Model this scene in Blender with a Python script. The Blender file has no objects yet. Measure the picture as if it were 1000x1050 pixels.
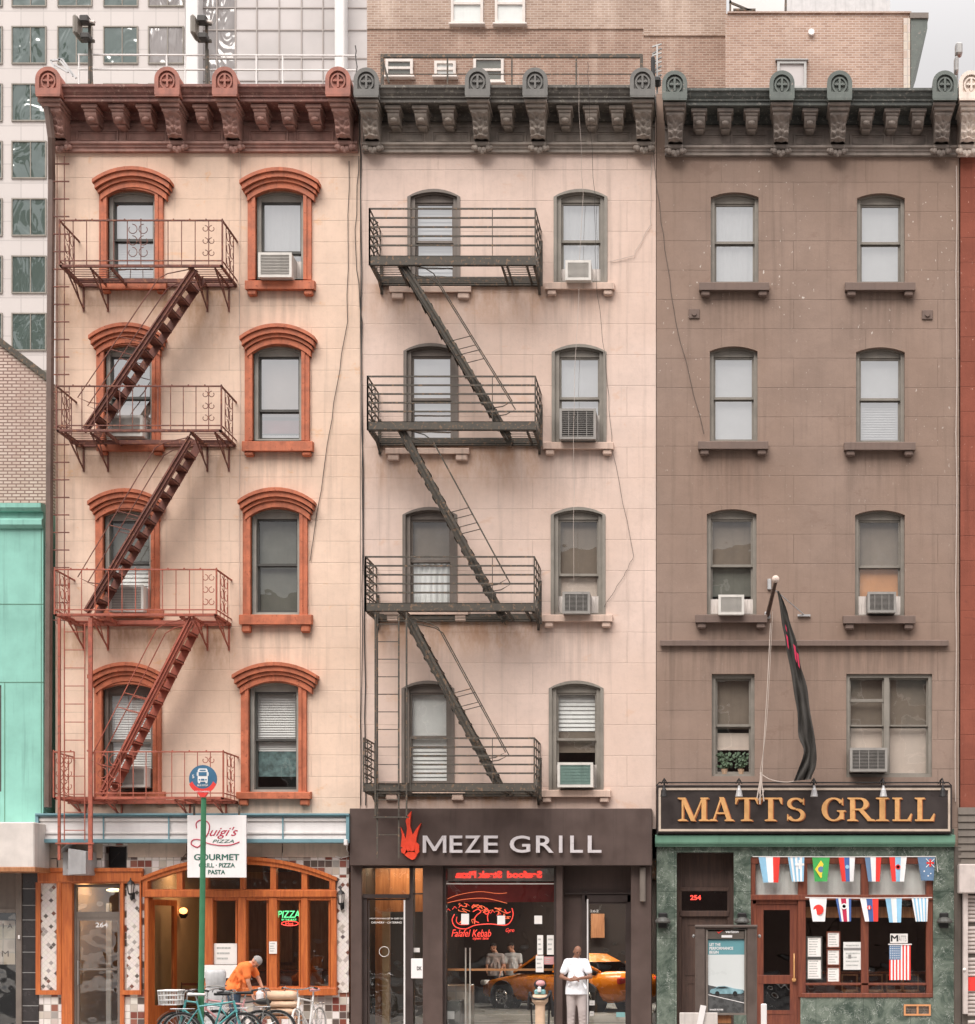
import bpy, math, random
from mathutils import Vector, Matrix, noise
from mathutils.geometry import tessellate_polygon
random.seed(7)
sc = bpy.context.scene
COL = sc.collection
PI = math.pi
# camera constants: facade plane is Y=0, camera stands at Y=-D; X()/Z() turn measured photo positions into metres on a plane Y
D, F, VX, VY, CZ = 32.0, 1632.0, 740.0, 955.0, 2.05
def X(px, Y=0.0): return (px - VX) * (D + Y) / F
def Z(py, Y=0.0): return CZ + (VY - py) * (D + Y) / F

# ------------------------------------------------------------------ materials
MATS = {}
def _nt(name):
    m = bpy.data.materials.new(name); m.use_nodes = True
    nt = m.node_tree; nt.nodes.clear()
    o = nt.nodes.new('ShaderNodeOutputMaterial'); b = nt.nodes.new('ShaderNodeBsdfPrincipled')
    nt.links.new(b.outputs[0], o.inputs[0])
    return m, nt, b, o
def nd(nt, t, **kw):
    n = nt.nodes.new(t)
    for k, v in kw.items():
        if isinstance(k, str) and hasattr(n, k): setattr(n, k, v)
    return n
def lk(nt, a, b): nt.links.new(a, b)
def rgb(c): return (c[0], c[1], c[2], 1)
def mixc(nt, fac, a, b, mode='MIX'):
    n = nd(nt, 'ShaderNodeMix', data_type='RGBA', blend_type=mode)
    for s, v in ((n.inputs[0], fac), (n.inputs[6], a), (n.inputs[7], b)):
        if hasattr(v, 'is_output'): lk(nt, v, s)
        else: s.default_value = v if not isinstance(v, tuple) else rgb(v)
    return n.outputs[2]
def mth(nt, op, a, b=None, c=None):
    n = nd(nt, 'ShaderNodeMath', operation=op)
    for i, v in enumerate((a, b, c)):
        if v is None: continue
        if hasattr(v, 'is_output'): lk(nt, v, n.inputs[i])
        else: n.inputs[i].default_value = v
    return n.outputs[0]
def mapr(nt, v, a, b, c=0.0, d=1.0, smooth=True):
    n = nd(nt, 'ShaderNodeMapRange', interpolation_type='SMOOTHSTEP' if smooth else 'LINEAR')
    lk(nt, v, n.inputs[0]); n.inputs[1].default_value = a; n.inputs[2].default_value = b
    n.inputs[3].default_value = c; n.inputs[4].default_value = d
    return n.outputs[0]
def pos(nt, obj=False):
    if obj: return nd(nt, 'ShaderNodeTexCoord').outputs['Object']
    return nd(nt, 'ShaderNodeNewGeometry').outputs['Position']
def scl(nt, v, s, rot=(0, 0, 0)):
    n = nd(nt, 'ShaderNodeMapping'); lk(nt, v, n.inputs[0]); n.inputs['Scale'].default_value = s; n.inputs['Rotation'].default_value = rot
    return n.outputs[0]
def nz(nt, v, scale, detail=4, rough=.55, dist=0):
    n = nd(nt, 'ShaderNodeTexNoise'); lk(nt, v, n.inputs['Vector']); n.inputs['Scale'].default_value = scale
    n.inputs['Detail'].default_value = detail; n.inputs['Roughness'].default_value = rough; n.inputs['Distortion'].default_value = dist
    return n.outputs['Fac']
def flat_xz(nt, v):
    s = nd(nt, 'ShaderNodeSeparateXYZ'); lk(nt, v, s.inputs[0]); c = nd(nt, 'ShaderNodeCombineXYZ')
    lk(nt, mth(nt, 'ADD', s.outputs[0], s.outputs[1]), c.inputs[0]); lk(nt, s.outputs[2], c.inputs[1])
    return c.outputs[0], s
def bump(nt, b, h, strength, dist=.01):
    n = nd(nt, 'ShaderNodeBump'); n.inputs['Strength'].default_value = strength; n.inputs['Distance'].default_value = dist
    lk(nt, h, n.inputs['Height']); lk(nt, n.outputs[0], b.inputs['Normal'])
def paint(name, col, var=.12, scale=2.5, rough=.6, metal=0.0, bmp=.25, bscale=60, streak=.15, chip=None, chipamt=.0, spec=.4, obj=False):
    """painted / plain surface with mottling, drip streaks, optional chips of another colour"""
    m, nt, b, o = _nt(name); p = pos(nt, obj)
    n1 = nz(nt, p, scale, 6, .6)
    c = mixc(nt, mapr(nt, n1, .25, .75), tuple(x*(1-var) for x in col), tuple(min(x*(1+var), .95) for x in col))
    if streak:
        n2 = nz(nt, scl(nt, p, (9, 9, .5)), 1.0, 4, .6)
        c = mixc(nt, mth(nt, 'MULTIPLY', mapr(nt, n2, .5, .8), streak), c, tuple(x*.25 for x in col))
    if chip:
        n3 = nz(nt, p, 14, 5, .7)
        c = mixc(nt, mapr(nt, n3, .62-chipamt, .66-chipamt), c, chip)
    lk(nt, c, b.inputs['Base Color'])
    lk(nt, mapr(nt, n1, .2, .8, max(rough-.12, .02), min(rough+.12, 1)), b.inputs['Roughness'])
    b.inputs['Metallic'].default_value = metal; b.inputs['Specular IOR Level'].default_value = spec
    if bmp: bump(nt, b, nz(nt, p, bscale, 3, .6), bmp, .004)
    MATS[name] = m; return m
def stucco(name, col, rowh=.42, bw=1.3, line=.55, var=.09, stains=(), rust=(.50,.27,.12), grime=.25, chip=None, patches=None, sills=()):
    """rendered facade scored into courses, with mottling, drips and stains under balconies"""
    m, nt, b, o = _nt(name); p = pos(nt); v2, s = flat_xz(nt, p)
    wob = nz(nt, p, .8, 2)
    br = nd(nt, 'ShaderNodeTexBrick'); lk(nt, v2, br.inputs['Vector']); br.offset = .5
    br.inputs['Scale'].default_value = 1; br.inputs['Mortar Size'].default_value = .009; br.inputs['Mortar Smooth'].default_value = .6
    br.inputs['Brick Width'].default_value = bw; br.inputs['Row Height'].default_value = rowh
    br.inputs['Color1'].default_value = rgb(tuple(x*1.03 for x in col)); br.inputs['Color2'].default_value = rgb(tuple(x*.965 for x in col))
    br.inputs['Mortar'].default_value = rgb(tuple(x*line for x in col))
    # the scoring is worn away in places
    c = mixc(nt, mapr(nt, nz(nt, p, 1.7, 3), .40, .66, 0, .85), br.outputs['Color'], col)
    n1 = nz(nt, p, 1.1, 7, .62)
    c = mixc(nt, mapr(nt, n1, .3, .7), c, mixc(nt, .5, c, tuple(x*(1-2.2*var) for x in col)))
    nb = nd(nt, 'ShaderNodeTexNoise'); nb.inputs['Scale'].default_value = .32; nb.inputs['Detail'].default_value = 3; lk(nt, p, nb.inputs['Vector'])
    c = mixc(nt, mapr(nt, nb.outputs['Fac'], .38, .62, 0, .8), c, mixc(nt, .5, c, tuple(x*k for x, k in zip(col, (.86, .80, .74)))))
    n4 = nz(nt, p, 9, 6, .7)
    c = mixc(nt, mth(nt, 'MULTIPLY', mapr(nt, n4, .45, .75), .22), c, tuple(x*.62 for x in col))
    st = nz(nt, scl(nt, p, (5.5, 5.5, .22)), 1, 5, .65)
    c = mixc(nt, mth(nt, 'MULTIPLY', mapr(nt, st, .5, .78), grime), c, tuple(x*.35 for x in col))
    if patches:
        pn = nz(nt, scl(nt, p, (1, 1, 1.6)), 1.3, 5, .75, .4)
        c = mixc(nt, mapr(nt, pn, .60, .68, 0, .55), c, patches)
    for (x0, x1, z0, z1, k) in stains:
        fx = mth(nt, 'MULTIPLY', mapr(nt, s.outputs[0], x0-.35, x0+.35), mapr(nt, s.outputs[0], x1+.35, x1-.35))
        fz = mth(nt, 'MULTIPLY', mapr(nt, s.outputs[2], z0, z1-.05), mapr(nt, s.outputs[2], z1+.05, z1))
        f = mth(nt, 'MULTIPLY', fx, fz)
        f = mth(nt, 'MULTIPLY', f, mapr(nt, nz(nt, scl(nt, p, (2.6, 2.6, .9)), 1.2, 6, .7), .32, .66))
        c = mixc(nt, mth(nt, 'MULTIPLY', f, k), c, rust)
    for (x0, x1, z1) in sills:      # soot washed down from under a sill
        fx = mth(nt, 'MULTIPLY', mapr(nt, s.outputs[0], x0-.05, x0+.12), mapr(nt, s.outputs[0], x1+.05, x1-.12))
        fz = mth(nt, 'MULTIPLY', mapr(nt, s.outputs[2], z1-1.5, z1), mapr(nt, s.outputs[2], z1+.12, z1))
        f = mth(nt, 'MULTIPLY', mth(nt, 'MULTIPLY', fx, fz), mapr(nt, nz(nt, scl(nt, p, (7, 7, .5)), 1.1, 4, .6), .38, .66))
        c = mixc(nt, mth(nt, 'MULTIPLY', f, .38), c, tuple(x*.42 for x in col))
    if chip:
        f = mapr(nt, nz(nt, scl(nt, p, (15, 15, 8)), 1, 3, .6), .66, .69)
        g = mth(nt, 'MULTIPLY', mapr(nt, nz(nt, p, .55, 2), .42, .55), mapr(nt, s.outputs[2], 9.0, 15.5, .12, 1.0))
        c = mixc(nt, mth(nt, 'MULTIPLY', mth(nt, 'MULTIPLY', f, g), .8), c, chip)
    lk(nt, c, b.inputs['Base Color']); b.inputs['Roughness'].default_value = .82; b.inputs['Specular IOR Level'].default_value = .25
    h = mth(nt, 'SUBTRACT', mth(nt, 'MULTIPLY', nz(nt, p, 28, 5, .65), .5), mth(nt, 'MULTIPLY', br.outputs['Fac'], 1.0))
    h = mth(nt, 'ADD', h, mth(nt, 'MULTIPLY', nz(nt, p, 2.2, 3), 1.2))
    bump(nt, b, h, .55, .012)
    MATS[name] = m; return m
def brick(name, c1, c2, mortar, bw=.21, rh=.07, ms=.012, var=.3, rough=.9):
    m, nt, b, o = _nt(name); p = pos(nt); v2, s = flat_xz(nt, p)
    br = nd(nt, 'ShaderNodeTexBrick'); lk(nt, v2, br.inputs['Vector'])
    br.inputs['Scale'].default_value = 1; br.inputs['Mortar Size'].default_value = ms; br.inputs['Mortar Smooth'].default_value = .2
    br.inputs['Brick Width'].default_value = bw; br.inputs['Row Height'].default_value = rh
    br.inputs['Color1'].default_value = rgb(c1); br.inputs['Color2'].default_value = rgb(c2); br.inputs['Mortar'].default_value = rgb(mortar)
    n1 = nz(nt, p, .35, 6, .65)
    c = mixc(nt, mth(nt, 'MULTIPLY', mapr(nt, n1, .3, .7), var), br.outputs['Color'], tuple(x*.6 for x in c2))
    n2 = nz(nt, scl(nt, p, (1.2, 1.2, .16)), 1, 5, .6)
    c = mixc(nt, mth(nt, 'MULTIPLY', mapr(nt, n2, .52, .8), var), c, tuple(min(x*1.5, .8) for x in mortar))
    lk(nt, c, b.inputs['Base Color']); b.inputs['Roughness'].default_value = rough
    bump(nt, b, mth(nt, 'SUBTRACT', 1.0, br.outputs['Fac']), .5, .006)
    MATS[name] = m; return m
def mosaic(name, tile, diag, base, cols, thr, grout=(.42,.37,.33)):
    """small glazed tiles: each cell of the grid draws its own colour"""
    m, nt, b, o = _nt(name); p = pos(nt); v2, s = flat_xz(nt, p)
    v = scl(nt, v2, (1/tile, 1/tile, 1), (0, 0, PI/4 if diag else 0))
    s2 = nd(nt, 'ShaderNodeSeparateXYZ'); lk(nt, v, s2.inputs[0])
    fl = nd(nt, 'ShaderNodeVectorMath', operation='FLOOR'); lk(nt, v, fl.inputs[0])
    wn = nd(nt, 'ShaderNodeTexWhiteNoise', noise_dimensions='2D'); lk(nt, fl.outputs[0], wn.inputs['Vector'])
    ra = nd(nt, 'ShaderNodeValToRGB'); ra.color_ramp.interpolation = 'CONSTANT'; lk(nt, wn.outputs['Value'], ra.inputs[0])
    e = ra.color_ramp.elements; e[0].position = 0; e[0].color = rgb(base); e[1].position = thr; e[1].color = rgb(cols[0])
    for i, c in enumerate(cols[1:]):
        q = e.new(thr + (1-thr)*(i+1)/len(cols)); q.color = rgb(c)
    c = mixc(nt, .07, ra.outputs[0], wn.outputs['Color'], 'SOFT_LIGHT')
    ex = mth(nt, 'PINGPONG', s2.outputs[0], .5); ey = mth(nt, 'PINGPONG', s2.outputs[1], .5)
    g = mapr(nt, mth(nt, 'MINIMUM', ex, ey), .03, .075)
    c = mixc(nt, g, grout, c)
    c = mixc(nt, mapr(nt, nz(nt, p, 2.5, 6, .7), .5, .8, 0, .35), c, (.28,.2,.15))
    lk(nt, c, b.inputs['Base Color']); b.inputs['Roughness'].default_value = .28
    bump(nt, b, g, .5, .004)
    MATS[name] = m; return m
def marble(name, c1, c2, vein, rough=.22, sc_=2.2):
    m, nt, b, o = _nt(name); p = pos(nt)
    n1 = nz(nt, p, sc_, 8, .7, 1.4)
    c = mixc(nt, mapr(nt, n1, .3, .68), c1, c2)
    w = nd(nt, 'ShaderNodeTexVoronoi', feature='DISTANCE_TO_EDGE'); w.inputs['Scale'].default_value = 5.5
    wv = nd(nt, 'ShaderNodeVectorMath', operation='ADD'); lk(nt, p, wv.inputs[0])
    nn = nd(nt, 'ShaderNodeTexNoise'); nn.inputs['Scale'].default_value = 3.5; nn.inputs['Detail'].default_value = 5; lk(nt, p, nn.inputs['Vector'])
    lk(nt, nn.outputs['Color'], wv.inputs[1]); lk(nt, wv.outputs[0], w.inputs['Vector'])
    f = mth(nt, 'MULTIPLY', mapr(nt, w.outputs['Distance'], .03, .0), mapr(nt, nz(nt, p, 4.0, 4), .42, .58))
    c = mixc(nt, mth(nt, 'MULTIPLY', f, .75), c, vein)
    v2, s = flat_xz(nt, p)
    br = nd(nt, 'ShaderNodeTexBrick'); lk(nt, v2, br.inputs['Vector']); br.offset = 0
    br.inputs['Scale'].default_value = 1; br.inputs['Mortar Size'].default_value = .006; br.inputs['Brick Width'].default_value = .95; br.inputs['Row Height'].default_value = .95
    c = mixc(nt, mth(nt, 'MULTIPLY', br.outputs['Fac'], .6), c, (.02,.03,.025))
    lk(nt, c, b.inputs['Base Color']); b.inputs['Roughness'].default_value = rough
    MATS[name] = m; return m
def wood(name, c1, c2, rough=.35, vert=True, spec=.5):
    m, nt, b, o = _nt(name); p = pos(nt)
    n1 = nz(nt, scl(nt, p, (22, 22, 1.6) if vert else (1.6, 22, 22)), 1, 5, .6, .6)
    c = mixc(nt, mapr(nt, n1, .3, .7), c1, c2)
    c = mixc(nt, mapr(nt, nz(nt, p, 6, 5, .7), .55, .75, 0, .4), c, tuple(x*.45 for x in c1))
    lk(nt, c, b.inputs['Base Color']); b.inputs['Roughness'].default_value = rough; b.inputs['Specular IOR Level'].default_value = spec
    bump(nt, b, n1, .2, .003); MATS[name] = m; return m
def glass(name, tint=(.85,.88,.86), refl=.12, rough=.015, wave=.05, wscale=1.5):
    m = bpy.data.materials.new(name); m.use_nodes = True; nt = m.node_tree; nt.nodes.clear()
    o = nd(nt, 'ShaderNodeOutputMaterial'); t = nd(nt, 'ShaderNodeBsdfTransparent'); g = nd(nt, 'ShaderNodeBsdfGlossy'); mx = nd(nt, 'ShaderNodeMixShader')
    t.inputs[0].default_value = rgb(tint); g.inputs['Color'].default_value = (.95, .95, .95, 1); g.inputs['Roughness'].default_value = rough
    p = pos(nt)
    bp = nd(nt, 'ShaderNodeBump'); bp.inputs['Strength'].default_value = wave; bp.inputs['Distance'].default_value = .2
    lk(nt, nz(nt, p, wscale, 2), bp.inputs['Height']); lk(nt, bp.outputs[0], g.inputs['Normal'])
    lw = nd(nt, 'ShaderNodeLayerWeight'); lw.inputs['Blend'].default_value = .5
    fr = mth(nt, 'MULTIPLY_ADD', mth(nt, 'POWER', lw.outputs['Facing'], 5.0), .9, .05)
    dirt = mapr(nt, nz(nt, p, 3, 5, .7), .5, .8, 0, .05)
    lk(nt, mth(nt, 'ADD', mth(nt, 'ADD', fr, refl), dirt), mx.inputs[0]); lk(nt, t.outputs[0], mx.inputs[1]); lk(nt, g.outputs[0], mx.inputs[2])
    lk(nt, mx.outputs[0], o.inputs[0]); MATS[name] = m; return m
def emis(name, col, st):
    m, nt, b, o = _nt(name); b.inputs['Base Color'].default_value = rgb(col); b.inputs['Emission Color'].default_value = rgb(col)
    b.inputs['Emission Strength'].default_value = st; MATS[name] = m; return m

# ------------------------------------------------------------------ mesh builder
class MB:
    def __init__(s): s.v = []; s.f = []; s.mi = []; s.m = 0
    def add(s, vs, fs):
        o = len(s.v); s.v += [tuple(v) for v in vs]
        for f in fs: s.f.append([i+o for i in f]); s.mi.append(s.m)
        return s
    def box(s, x0, x1, y0, y1, z0, z1):
        if x0 > x1: x0, x1 = x1, x0
        if y0 > y1: y0, y1 = y1, y0
        if z0 > z1: z0, z1 = z1, z0
        return s.add([(x0,y0,z0),(x1,y0,z0),(x1,y1,z0),(x0,y1,z0),(x0,y0,z1),(x1,y0,z1),(x1,y1,z1),(x0,y1,z1)],
                     [(0,3,2,1),(4,5,6,7),(0,1,5,4),(1,2,6,5),(2,3,7,6),(3,0,4,7)])
    def bbox(s, x0, x1, y0, y1, z0, z1, r=.01):
        """box with chamfered edges"""
        if x0 > x1: x0, x1 = x1, x0
        if y0 > y1: y0, y1 = y1, y0
        if z0 > z1: z0, z1 = z1, z0
        r = min(r, (x1-x0)*.45, (y1-y0)*.45, (z1-z0)*.45)
        pts = []; idx = {}
        for i, (X0, X1) in enumerate(((x0, x1),)):
            pass
        c = [(x0, x1), (y0, y1), (z0, z1)]
        for a in (0, 1):
            for b in (0, 1):
                for d in (0, 1):
                    corner = [c[0][a], c[1][b], c[2][d]]; sg = [1 if q == 0 else -1 for q in (a, b, d)]
                    for ax in range(3):
                        q = list(corner)
                        for k in range(3):
                            if k != ax: q[k] += sg[k]*r
                        idx[(a, b, d, ax)] = len(pts); pts.append(tuple(q))
        fs = []
        for ax in range(3):
            o1, o2 = [k for k in range(3) if k != ax]
            for side in (0, 1):
                q = []
                for (u, w) in ((0,0),(1,0),(1,1),(0,1)):
                    key = [0,0,0]; key[ax] = side; key[o1] = u; key[o2] = w; q.append(idx[(*key, ax)])
                flip = (side == 0) ^ (ax == 1)
                fs.append(q[::-1] if flip else q)
        for ax in range(3):
            o1, o2 = [k for k in range(3) if k != ax]
            for u in (0, 1):
                for w in (0, 1):
                    ks = []
                    for t in (0, 1):
                        key = [0,0,0]; key[ax] = t; key[o1] = u; key[o2] = w; ks.append(tuple(key))
                    fs.append([idx[(*ks[0], o1)], idx[(*ks[0], o2)], idx[(*ks[1], o2)], idx[(*ks[1], o1)]])
        for a in (0, 1):
            for b in (0, 1):
                for d in (0, 1): fs.append([idx[(a,b,d,0)], idx[(a,b,d,1)], idx[(a,b,d,2)]])
        return s.add(pts, fs)
    def bar(s, p, q, w, h=None, up=(0, 0, 1)):
        h = h or w; p, q = Vector(p), Vector(q); d = (q-p).normalized(); u = Vector(up)
        if abs(d.dot(u)) > .97: u = Vector((0, 1, 0))
        r = d.cross(u).normalized(); u = r.cross(d)
        vs = [c + r*a*w/2 + u*b*h/2 for c in (p, q) for a, b in ((-1,-1),(1,-1),(1,1),(-1,1))]
        return s.add(vs, [(0,1,2,3),(7,6,5,4),(0,4,5,1),(1,5,6,2),(2,6,7,3),(3,7,4,0)])
    def tube(s, path, r, n=6, r2=None, cap=True, closed=False):
        path = [Vector(p) for p in path]; m = len(path); vs = []; prev = None
        for i, p in enumerate(path):
            a = path[(i-1) % m] if closed or i else path[0]; b = path[(i+1) % m] if closed or i < m-1 else path[-1]
            d = (b-a).normalized() if (b-a).length > 1e-9 else Vector((0, 0, 1))
            if prev is None:
                u = Vector((0, 0, 1)) if abs(d.z) < .9 else Vector((1, 0, 0))
                prev = (u - d*u.dot(d)).normalized()
            else: prev = (prev - d*prev.dot(d)).normalized()
            w = d.cross(prev); rr = r if r2 is None else r + (r2-r)*i/max(m-1, 1)
            vs += [p + (prev*math.cos(2*PI*k/n) + w*math.sin(2*PI*k/n))*rr for k in range(n)]
        fs = []
        for i in range(m if closed else m-1):
            j = (i+1) % m
            fs += [(i*n+k, i*n+(k+1) % n, j*n+(k+1) % n, j*n+k) for k in range(n)]
        if cap and not closed: fs += [tuple(range(n))[::-1], tuple(range((m-1)*n, m*n))]
        return s.add(vs, fs)
    def prism(s, poly, y0, y1):
        """polygon in (x,z) extruded along Y"""
        n = len(poly); vs = [(x, y0, z) for x, z in poly] + [(x, y1, z) for x, z in poly]
        tr = tessellate_polygon([[Vector((x, z, 0)) for x, z in poly]])
        fs = [tuple(t) for t in tr] + [tuple(i+n for i in t[::-1]) for t in tr] + [(i, (i+1) % n, (i+1) % n+n, i+n) for i in range(n)]
        return s.add(vs, fs)
    def extx(s, prof, x0, x1):
        """closed profile in (y,z) extruded along X"""
        n = len(prof); vs = [(x0, y, z) for y, z in prof] + [(x1, y, z) for y, z in prof]
        tr = tessellate_polygon([[Vector((y, z, 0)) for y, z in prof]])
        fs = [tuple(t) for t in tr] + [tuple(i+n for i in t[::-1]) for t in tr] + [(i, (i+1) % n, (i+1) % n+n, i+n) for i in range(n)]
        return s.add(vs, fs)
    def ring(s, outer, inner, y0, y1):
        """frame between two outlines with equal vertex count, depth y0..y1"""
        n = len(outer)
        vs = [(x, y0, z) for x, z in outer] + [(x, y0, z) for x, z in inner] + [(x, y1, z) for x, z in outer] + [(x, y1, z) for x, z in inner]
        fs = []
        for i in range(n):
            j = (i+1) % n
            fs += [(i, j, n+j, n+i), (2*n+j, 2*n+i, 3*n+i, 3*n+j), (i, 2*n+i, 2*n+j, j), (n+i, n+j, 3*n+j, 3*n+i)]
        return s.add(vs, fs)
    def rframe(s, x0, x1, z0, z1, w, y0, y1, wt=None, wb=None):
        wt = w if wt is None else wt; wb = w if wb is None else wb
        s.ring([(x0,z0),(x1,z0),(x1,z1),(x0,z1)], [(x0+w,z0+wb),(x1-w,z0+wb),(x1-w,z1-wt),(x0+w,z1-wt)], y0, y1); return s
    def quad(s, x0, x1, z0, z1, y):
        return s.add([(x0,y,z0),(x1,y,z0),(x1,y,z1),(x0,y,z1)], [(0,1,2,3)])
    def sph(s, c, r, n=10, m=8, sc3=(1, 1, 1)):
        vs = [(c[0], c[1], c[2]+r*sc3[2])]
        for i in range(1, m):
            a = PI*i/m
            vs += [(c[0]+r*sc3[0]*math.sin(a)*math.cos(2*PI*k/n), c[1]+r*sc3[1]*math.sin(a)*math.sin(2*PI*k/n), c[2]+r*sc3[2]*math.cos(a)) for k in range(n)]
        vs.append((c[0], c[1], c[2]-r*sc3[2])); L = len(vs)-1
        fs = [(0, 1+k, 1+(k+1) % n) for k in range(n)]
        for i in range(m-2): fs += [(1+i*n+k, 1+(i+1)*n+k, 1+(i+1)*n+(k+1) % n, 1+i*n+(k+1) % n) for k in range(n)]
        fs += [(L, 1+(m-2)*n+(k+1) % n, 1+(m-2)*n+k) for k in range(n)]
        return s.add(vs, fs)
    def cyl(s, p, q, r, n=16, r2=None): return s.tube([p, q], r, n, r2)
    def lathe(s, c, prof, n=16):
        """profile of (radius, z) round the vertical through c"""
        vs = [(c[0]+r*math.cos(2*PI*k/n), c[1]+r*math.sin(2*PI*k/n), c[2]+z) for r, z in prof for k in range(n)]
        fs = [(i*n+k, i*n+(k+1) % n, (i+1)*n+(k+1) % n, (i+1)*n+k) for i in range(len(prof)-1) for k in range(n)]
        fs += [tuple(range(n))[::-1], tuple(range((len(prof)-1)*n, len(prof)*n))]
        return s.add(vs, fs)
    def cap3(s, p, q, r0, r1, n=12):
        """tapered capsule"""
        p, q = Vector(p), Vector(q); d = q-p
        s.sph(p, r0, n, 8); s.sph(q, r1, n, 8)
        return s.tube([p, q], r0, n, r1) if d.length > 1e-6 else s
    def xf(s, M):
        s.v = [tuple(M @ Vector(v)) for v in s.v]; return s
    def build(s, name, mat, parent=None, smooth=False, remesh=None, sm=6, bevel=0):
        off = wloc(parent) if parent else Vector((0, 0, 0))
        me = bpy.data.meshes.new(name)
        me.from_pydata([tuple(Vector(v)-off) for v in s.v], [], s.f); me.update()
        mats = mat if isinstance(mat, (list, tuple)) else [mat]
        for m in mats: me.materials.append(MATS[m] if isinstance(m, str) else m)
        if len(mats) > 1: me.polygons.foreach_set('material_index', s.mi)
        if smooth: me.polygons.foreach_set('use_smooth', [True]*len(me.polygons))
        import bmesh
        
        if len(s.f) > 1: bm = bmesh.new(); bm.from_mesh(me); bmesh.ops.recalc_face_normals(bm, faces=bm.faces); bm.to_mesh(me); bm.free()
        o = bpy.data.objects.new(name, me); COL.objects.link(o)
        if parent: o.parent = parent
        if remesh:
            r = o.modifiers.new('fuse', 'REMESH'); r.mode = 'VOXEL'; r.voxel_size = remesh; r.use_smooth_shade = True
            k = o.modifiers.new('soften', 'SMOOTH'); k.factor = .5; k.iterations = sm
        if bevel:
            k = o.modifiers.new('edge', 'BEVEL'); k.width = bevel; k.segments = 2; k.limit_method = 'ANGLE'
        return o
def wloc(o):
    v = Vector((0, 0, 0))
    while o: v += Vector(o.location); o = o.parent
    return v
def thing(name, label, cat, loc=(0, 0, 0), group=None):
    o = bpy.data.objects.new(name, None); COL.objects.link(o); o.location = loc; o.empty_display_size = .2
    return tag(o, label, cat, group)
def tag(o, label=None, cat=None, group=None, kind=None):
    if label: o['label'] = label
    if cat: o['category'] = cat
    if group: o['group'] = group
    if kind: o['kind'] = kind
    return o
def dup(root, loc, label, rotz=None):
    """copy of a thing with copies of its parts and their sub-parts"""
    r = root.copy(); COL.objects.link(r); r.location = loc; r['label'] = label
    if rotz is not None: r.rotation_euler = (0, 0, rotz)
    for ch in list(root.children):
        c = ch.copy(); COL.objects.link(c); c.parent = r
        for g in list(ch.children):
            d = g.copy(); COL.objects.link(d); d.parent = c
    return r
def arch(x0, x1, z0, zs, rise, n=10):
    """outline of an opening with a segmental head: springs at zs, crown at zs+rise"""
    pts = [(x0, z0), (x1, z0)]
    if rise <= 0: return pts + [(x1, zs), (x0, zs)]
    h = (x1-x0)/2; R = (h*h+rise*rise)/(2*rise); cx = (x0+x1)/2; cz = zs+rise-R; a0 = math.asin(h/R)
    for i in range(n+1):
        a = a0 - 2*a0*i/n; pts.append((cx+R*math.sin(a), cz+R*math.cos(a)))
    return pts
def sheet(mb, outer, holes, y, reveal=0):
    """vertical wall sheet with real openings and reveals"""
    polys = [outer] + holes; flat = [q for p in polys for q in p]
    tr = tessellate_polygon([[Vector((a, b, 0)) for a, b in p] for p in polys])
    mb.add([(a, y, b) for a, b in flat], [tuple(t) for t in tr])
    if reveal:
        for h in holes:
            n = len(h); mb.add([(a, y, b) for a, b in h] + [(a, y+reveal, b) for a, b in h], [(i, (i+1) % n, (i+1) % n+n, i+n) for i in range(n)])
def text(mb, body, x0, x1, z0, z1, y, depth=.01, bold=0., shear=0., mirror=False, keep=False):
    """lettering fitted to a box, facing the street (-Y)"""
    cu = bpy.data.curves.new('t', 'FONT'); cu.body = body; cu.size = 1; cu.offset = bold; cu.shear = shear; cu.extrude = .01; cu.resolution_u = 4
    ob = bpy.data.objects.new('t', cu); me = bpy.data.meshes.new_from_object(ob)
    xs = [v.co.x for v in me.vertices]; ys = [v.co.y for v in me.vertices]
    a, b, c, d = min(xs), max(xs), min(ys), max(ys); kx = (x1-x0)/(b-a); kz = (z1-z0)/(d-c)
    if keep: kx = min(kx, kz)
    vs = []
    for v in me.vertices:
        u = (v.co.x-a)*kx; u = (x1-x0)-u if mirror else u
        vs.append((x0+u, y-depth if v.co.z > 0 else y, z0+(v.co.y-c)*kz))
    mb.add(vs, [tuple(p.vertices) for p in me.polygons])
    bpy.data.objects.remove(ob); bpy.data.curves.remove(cu); bpy.data.meshes.remove(me)
# ------------------------------------------------------------------ the palette
def PX(x0, x1, zt, zb, k): return (X(x0), X(x1), Z(zb), Z(zt), k)
stucco('cream', (.80,.60,.475), rowh=.43, bw=3.3, line=.76, grime=.34, var=.12, patches=(.72,.43,.24), sills=[(X(a),X(b),Z(c)) for a,b,c in ((251,322,300),(248,320,465),(245,319,646),(242,318,824))],
       stains=[PX(60,240,292,360,.55), PX(60,240,455,520,.6), PX(60,240,645,700,.65), PX(80,240,819,836,.9), PX(160,235,300,420,.35), PX(160,235,640,760,.3)], rust=(.36,.17,.065))
stucco('blush', (.715,.553,.476), rowh=.62, bw=3.8, line=.78, grime=.36, var=.12, patches=(.63,.42,.31), sills=[(X(558),X(630),Z(c)) for c in (300,466,642)],
       stains=[PX(378,558,292,352,.6), PX(378,558,458,520,.65), PX(378,558,636,690,.75), PX(378,560,812,832,.9), PX(556,632,298,330,.3), PX(556,632,640,670,.3)], rust=(.40,.2,.095))
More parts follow.
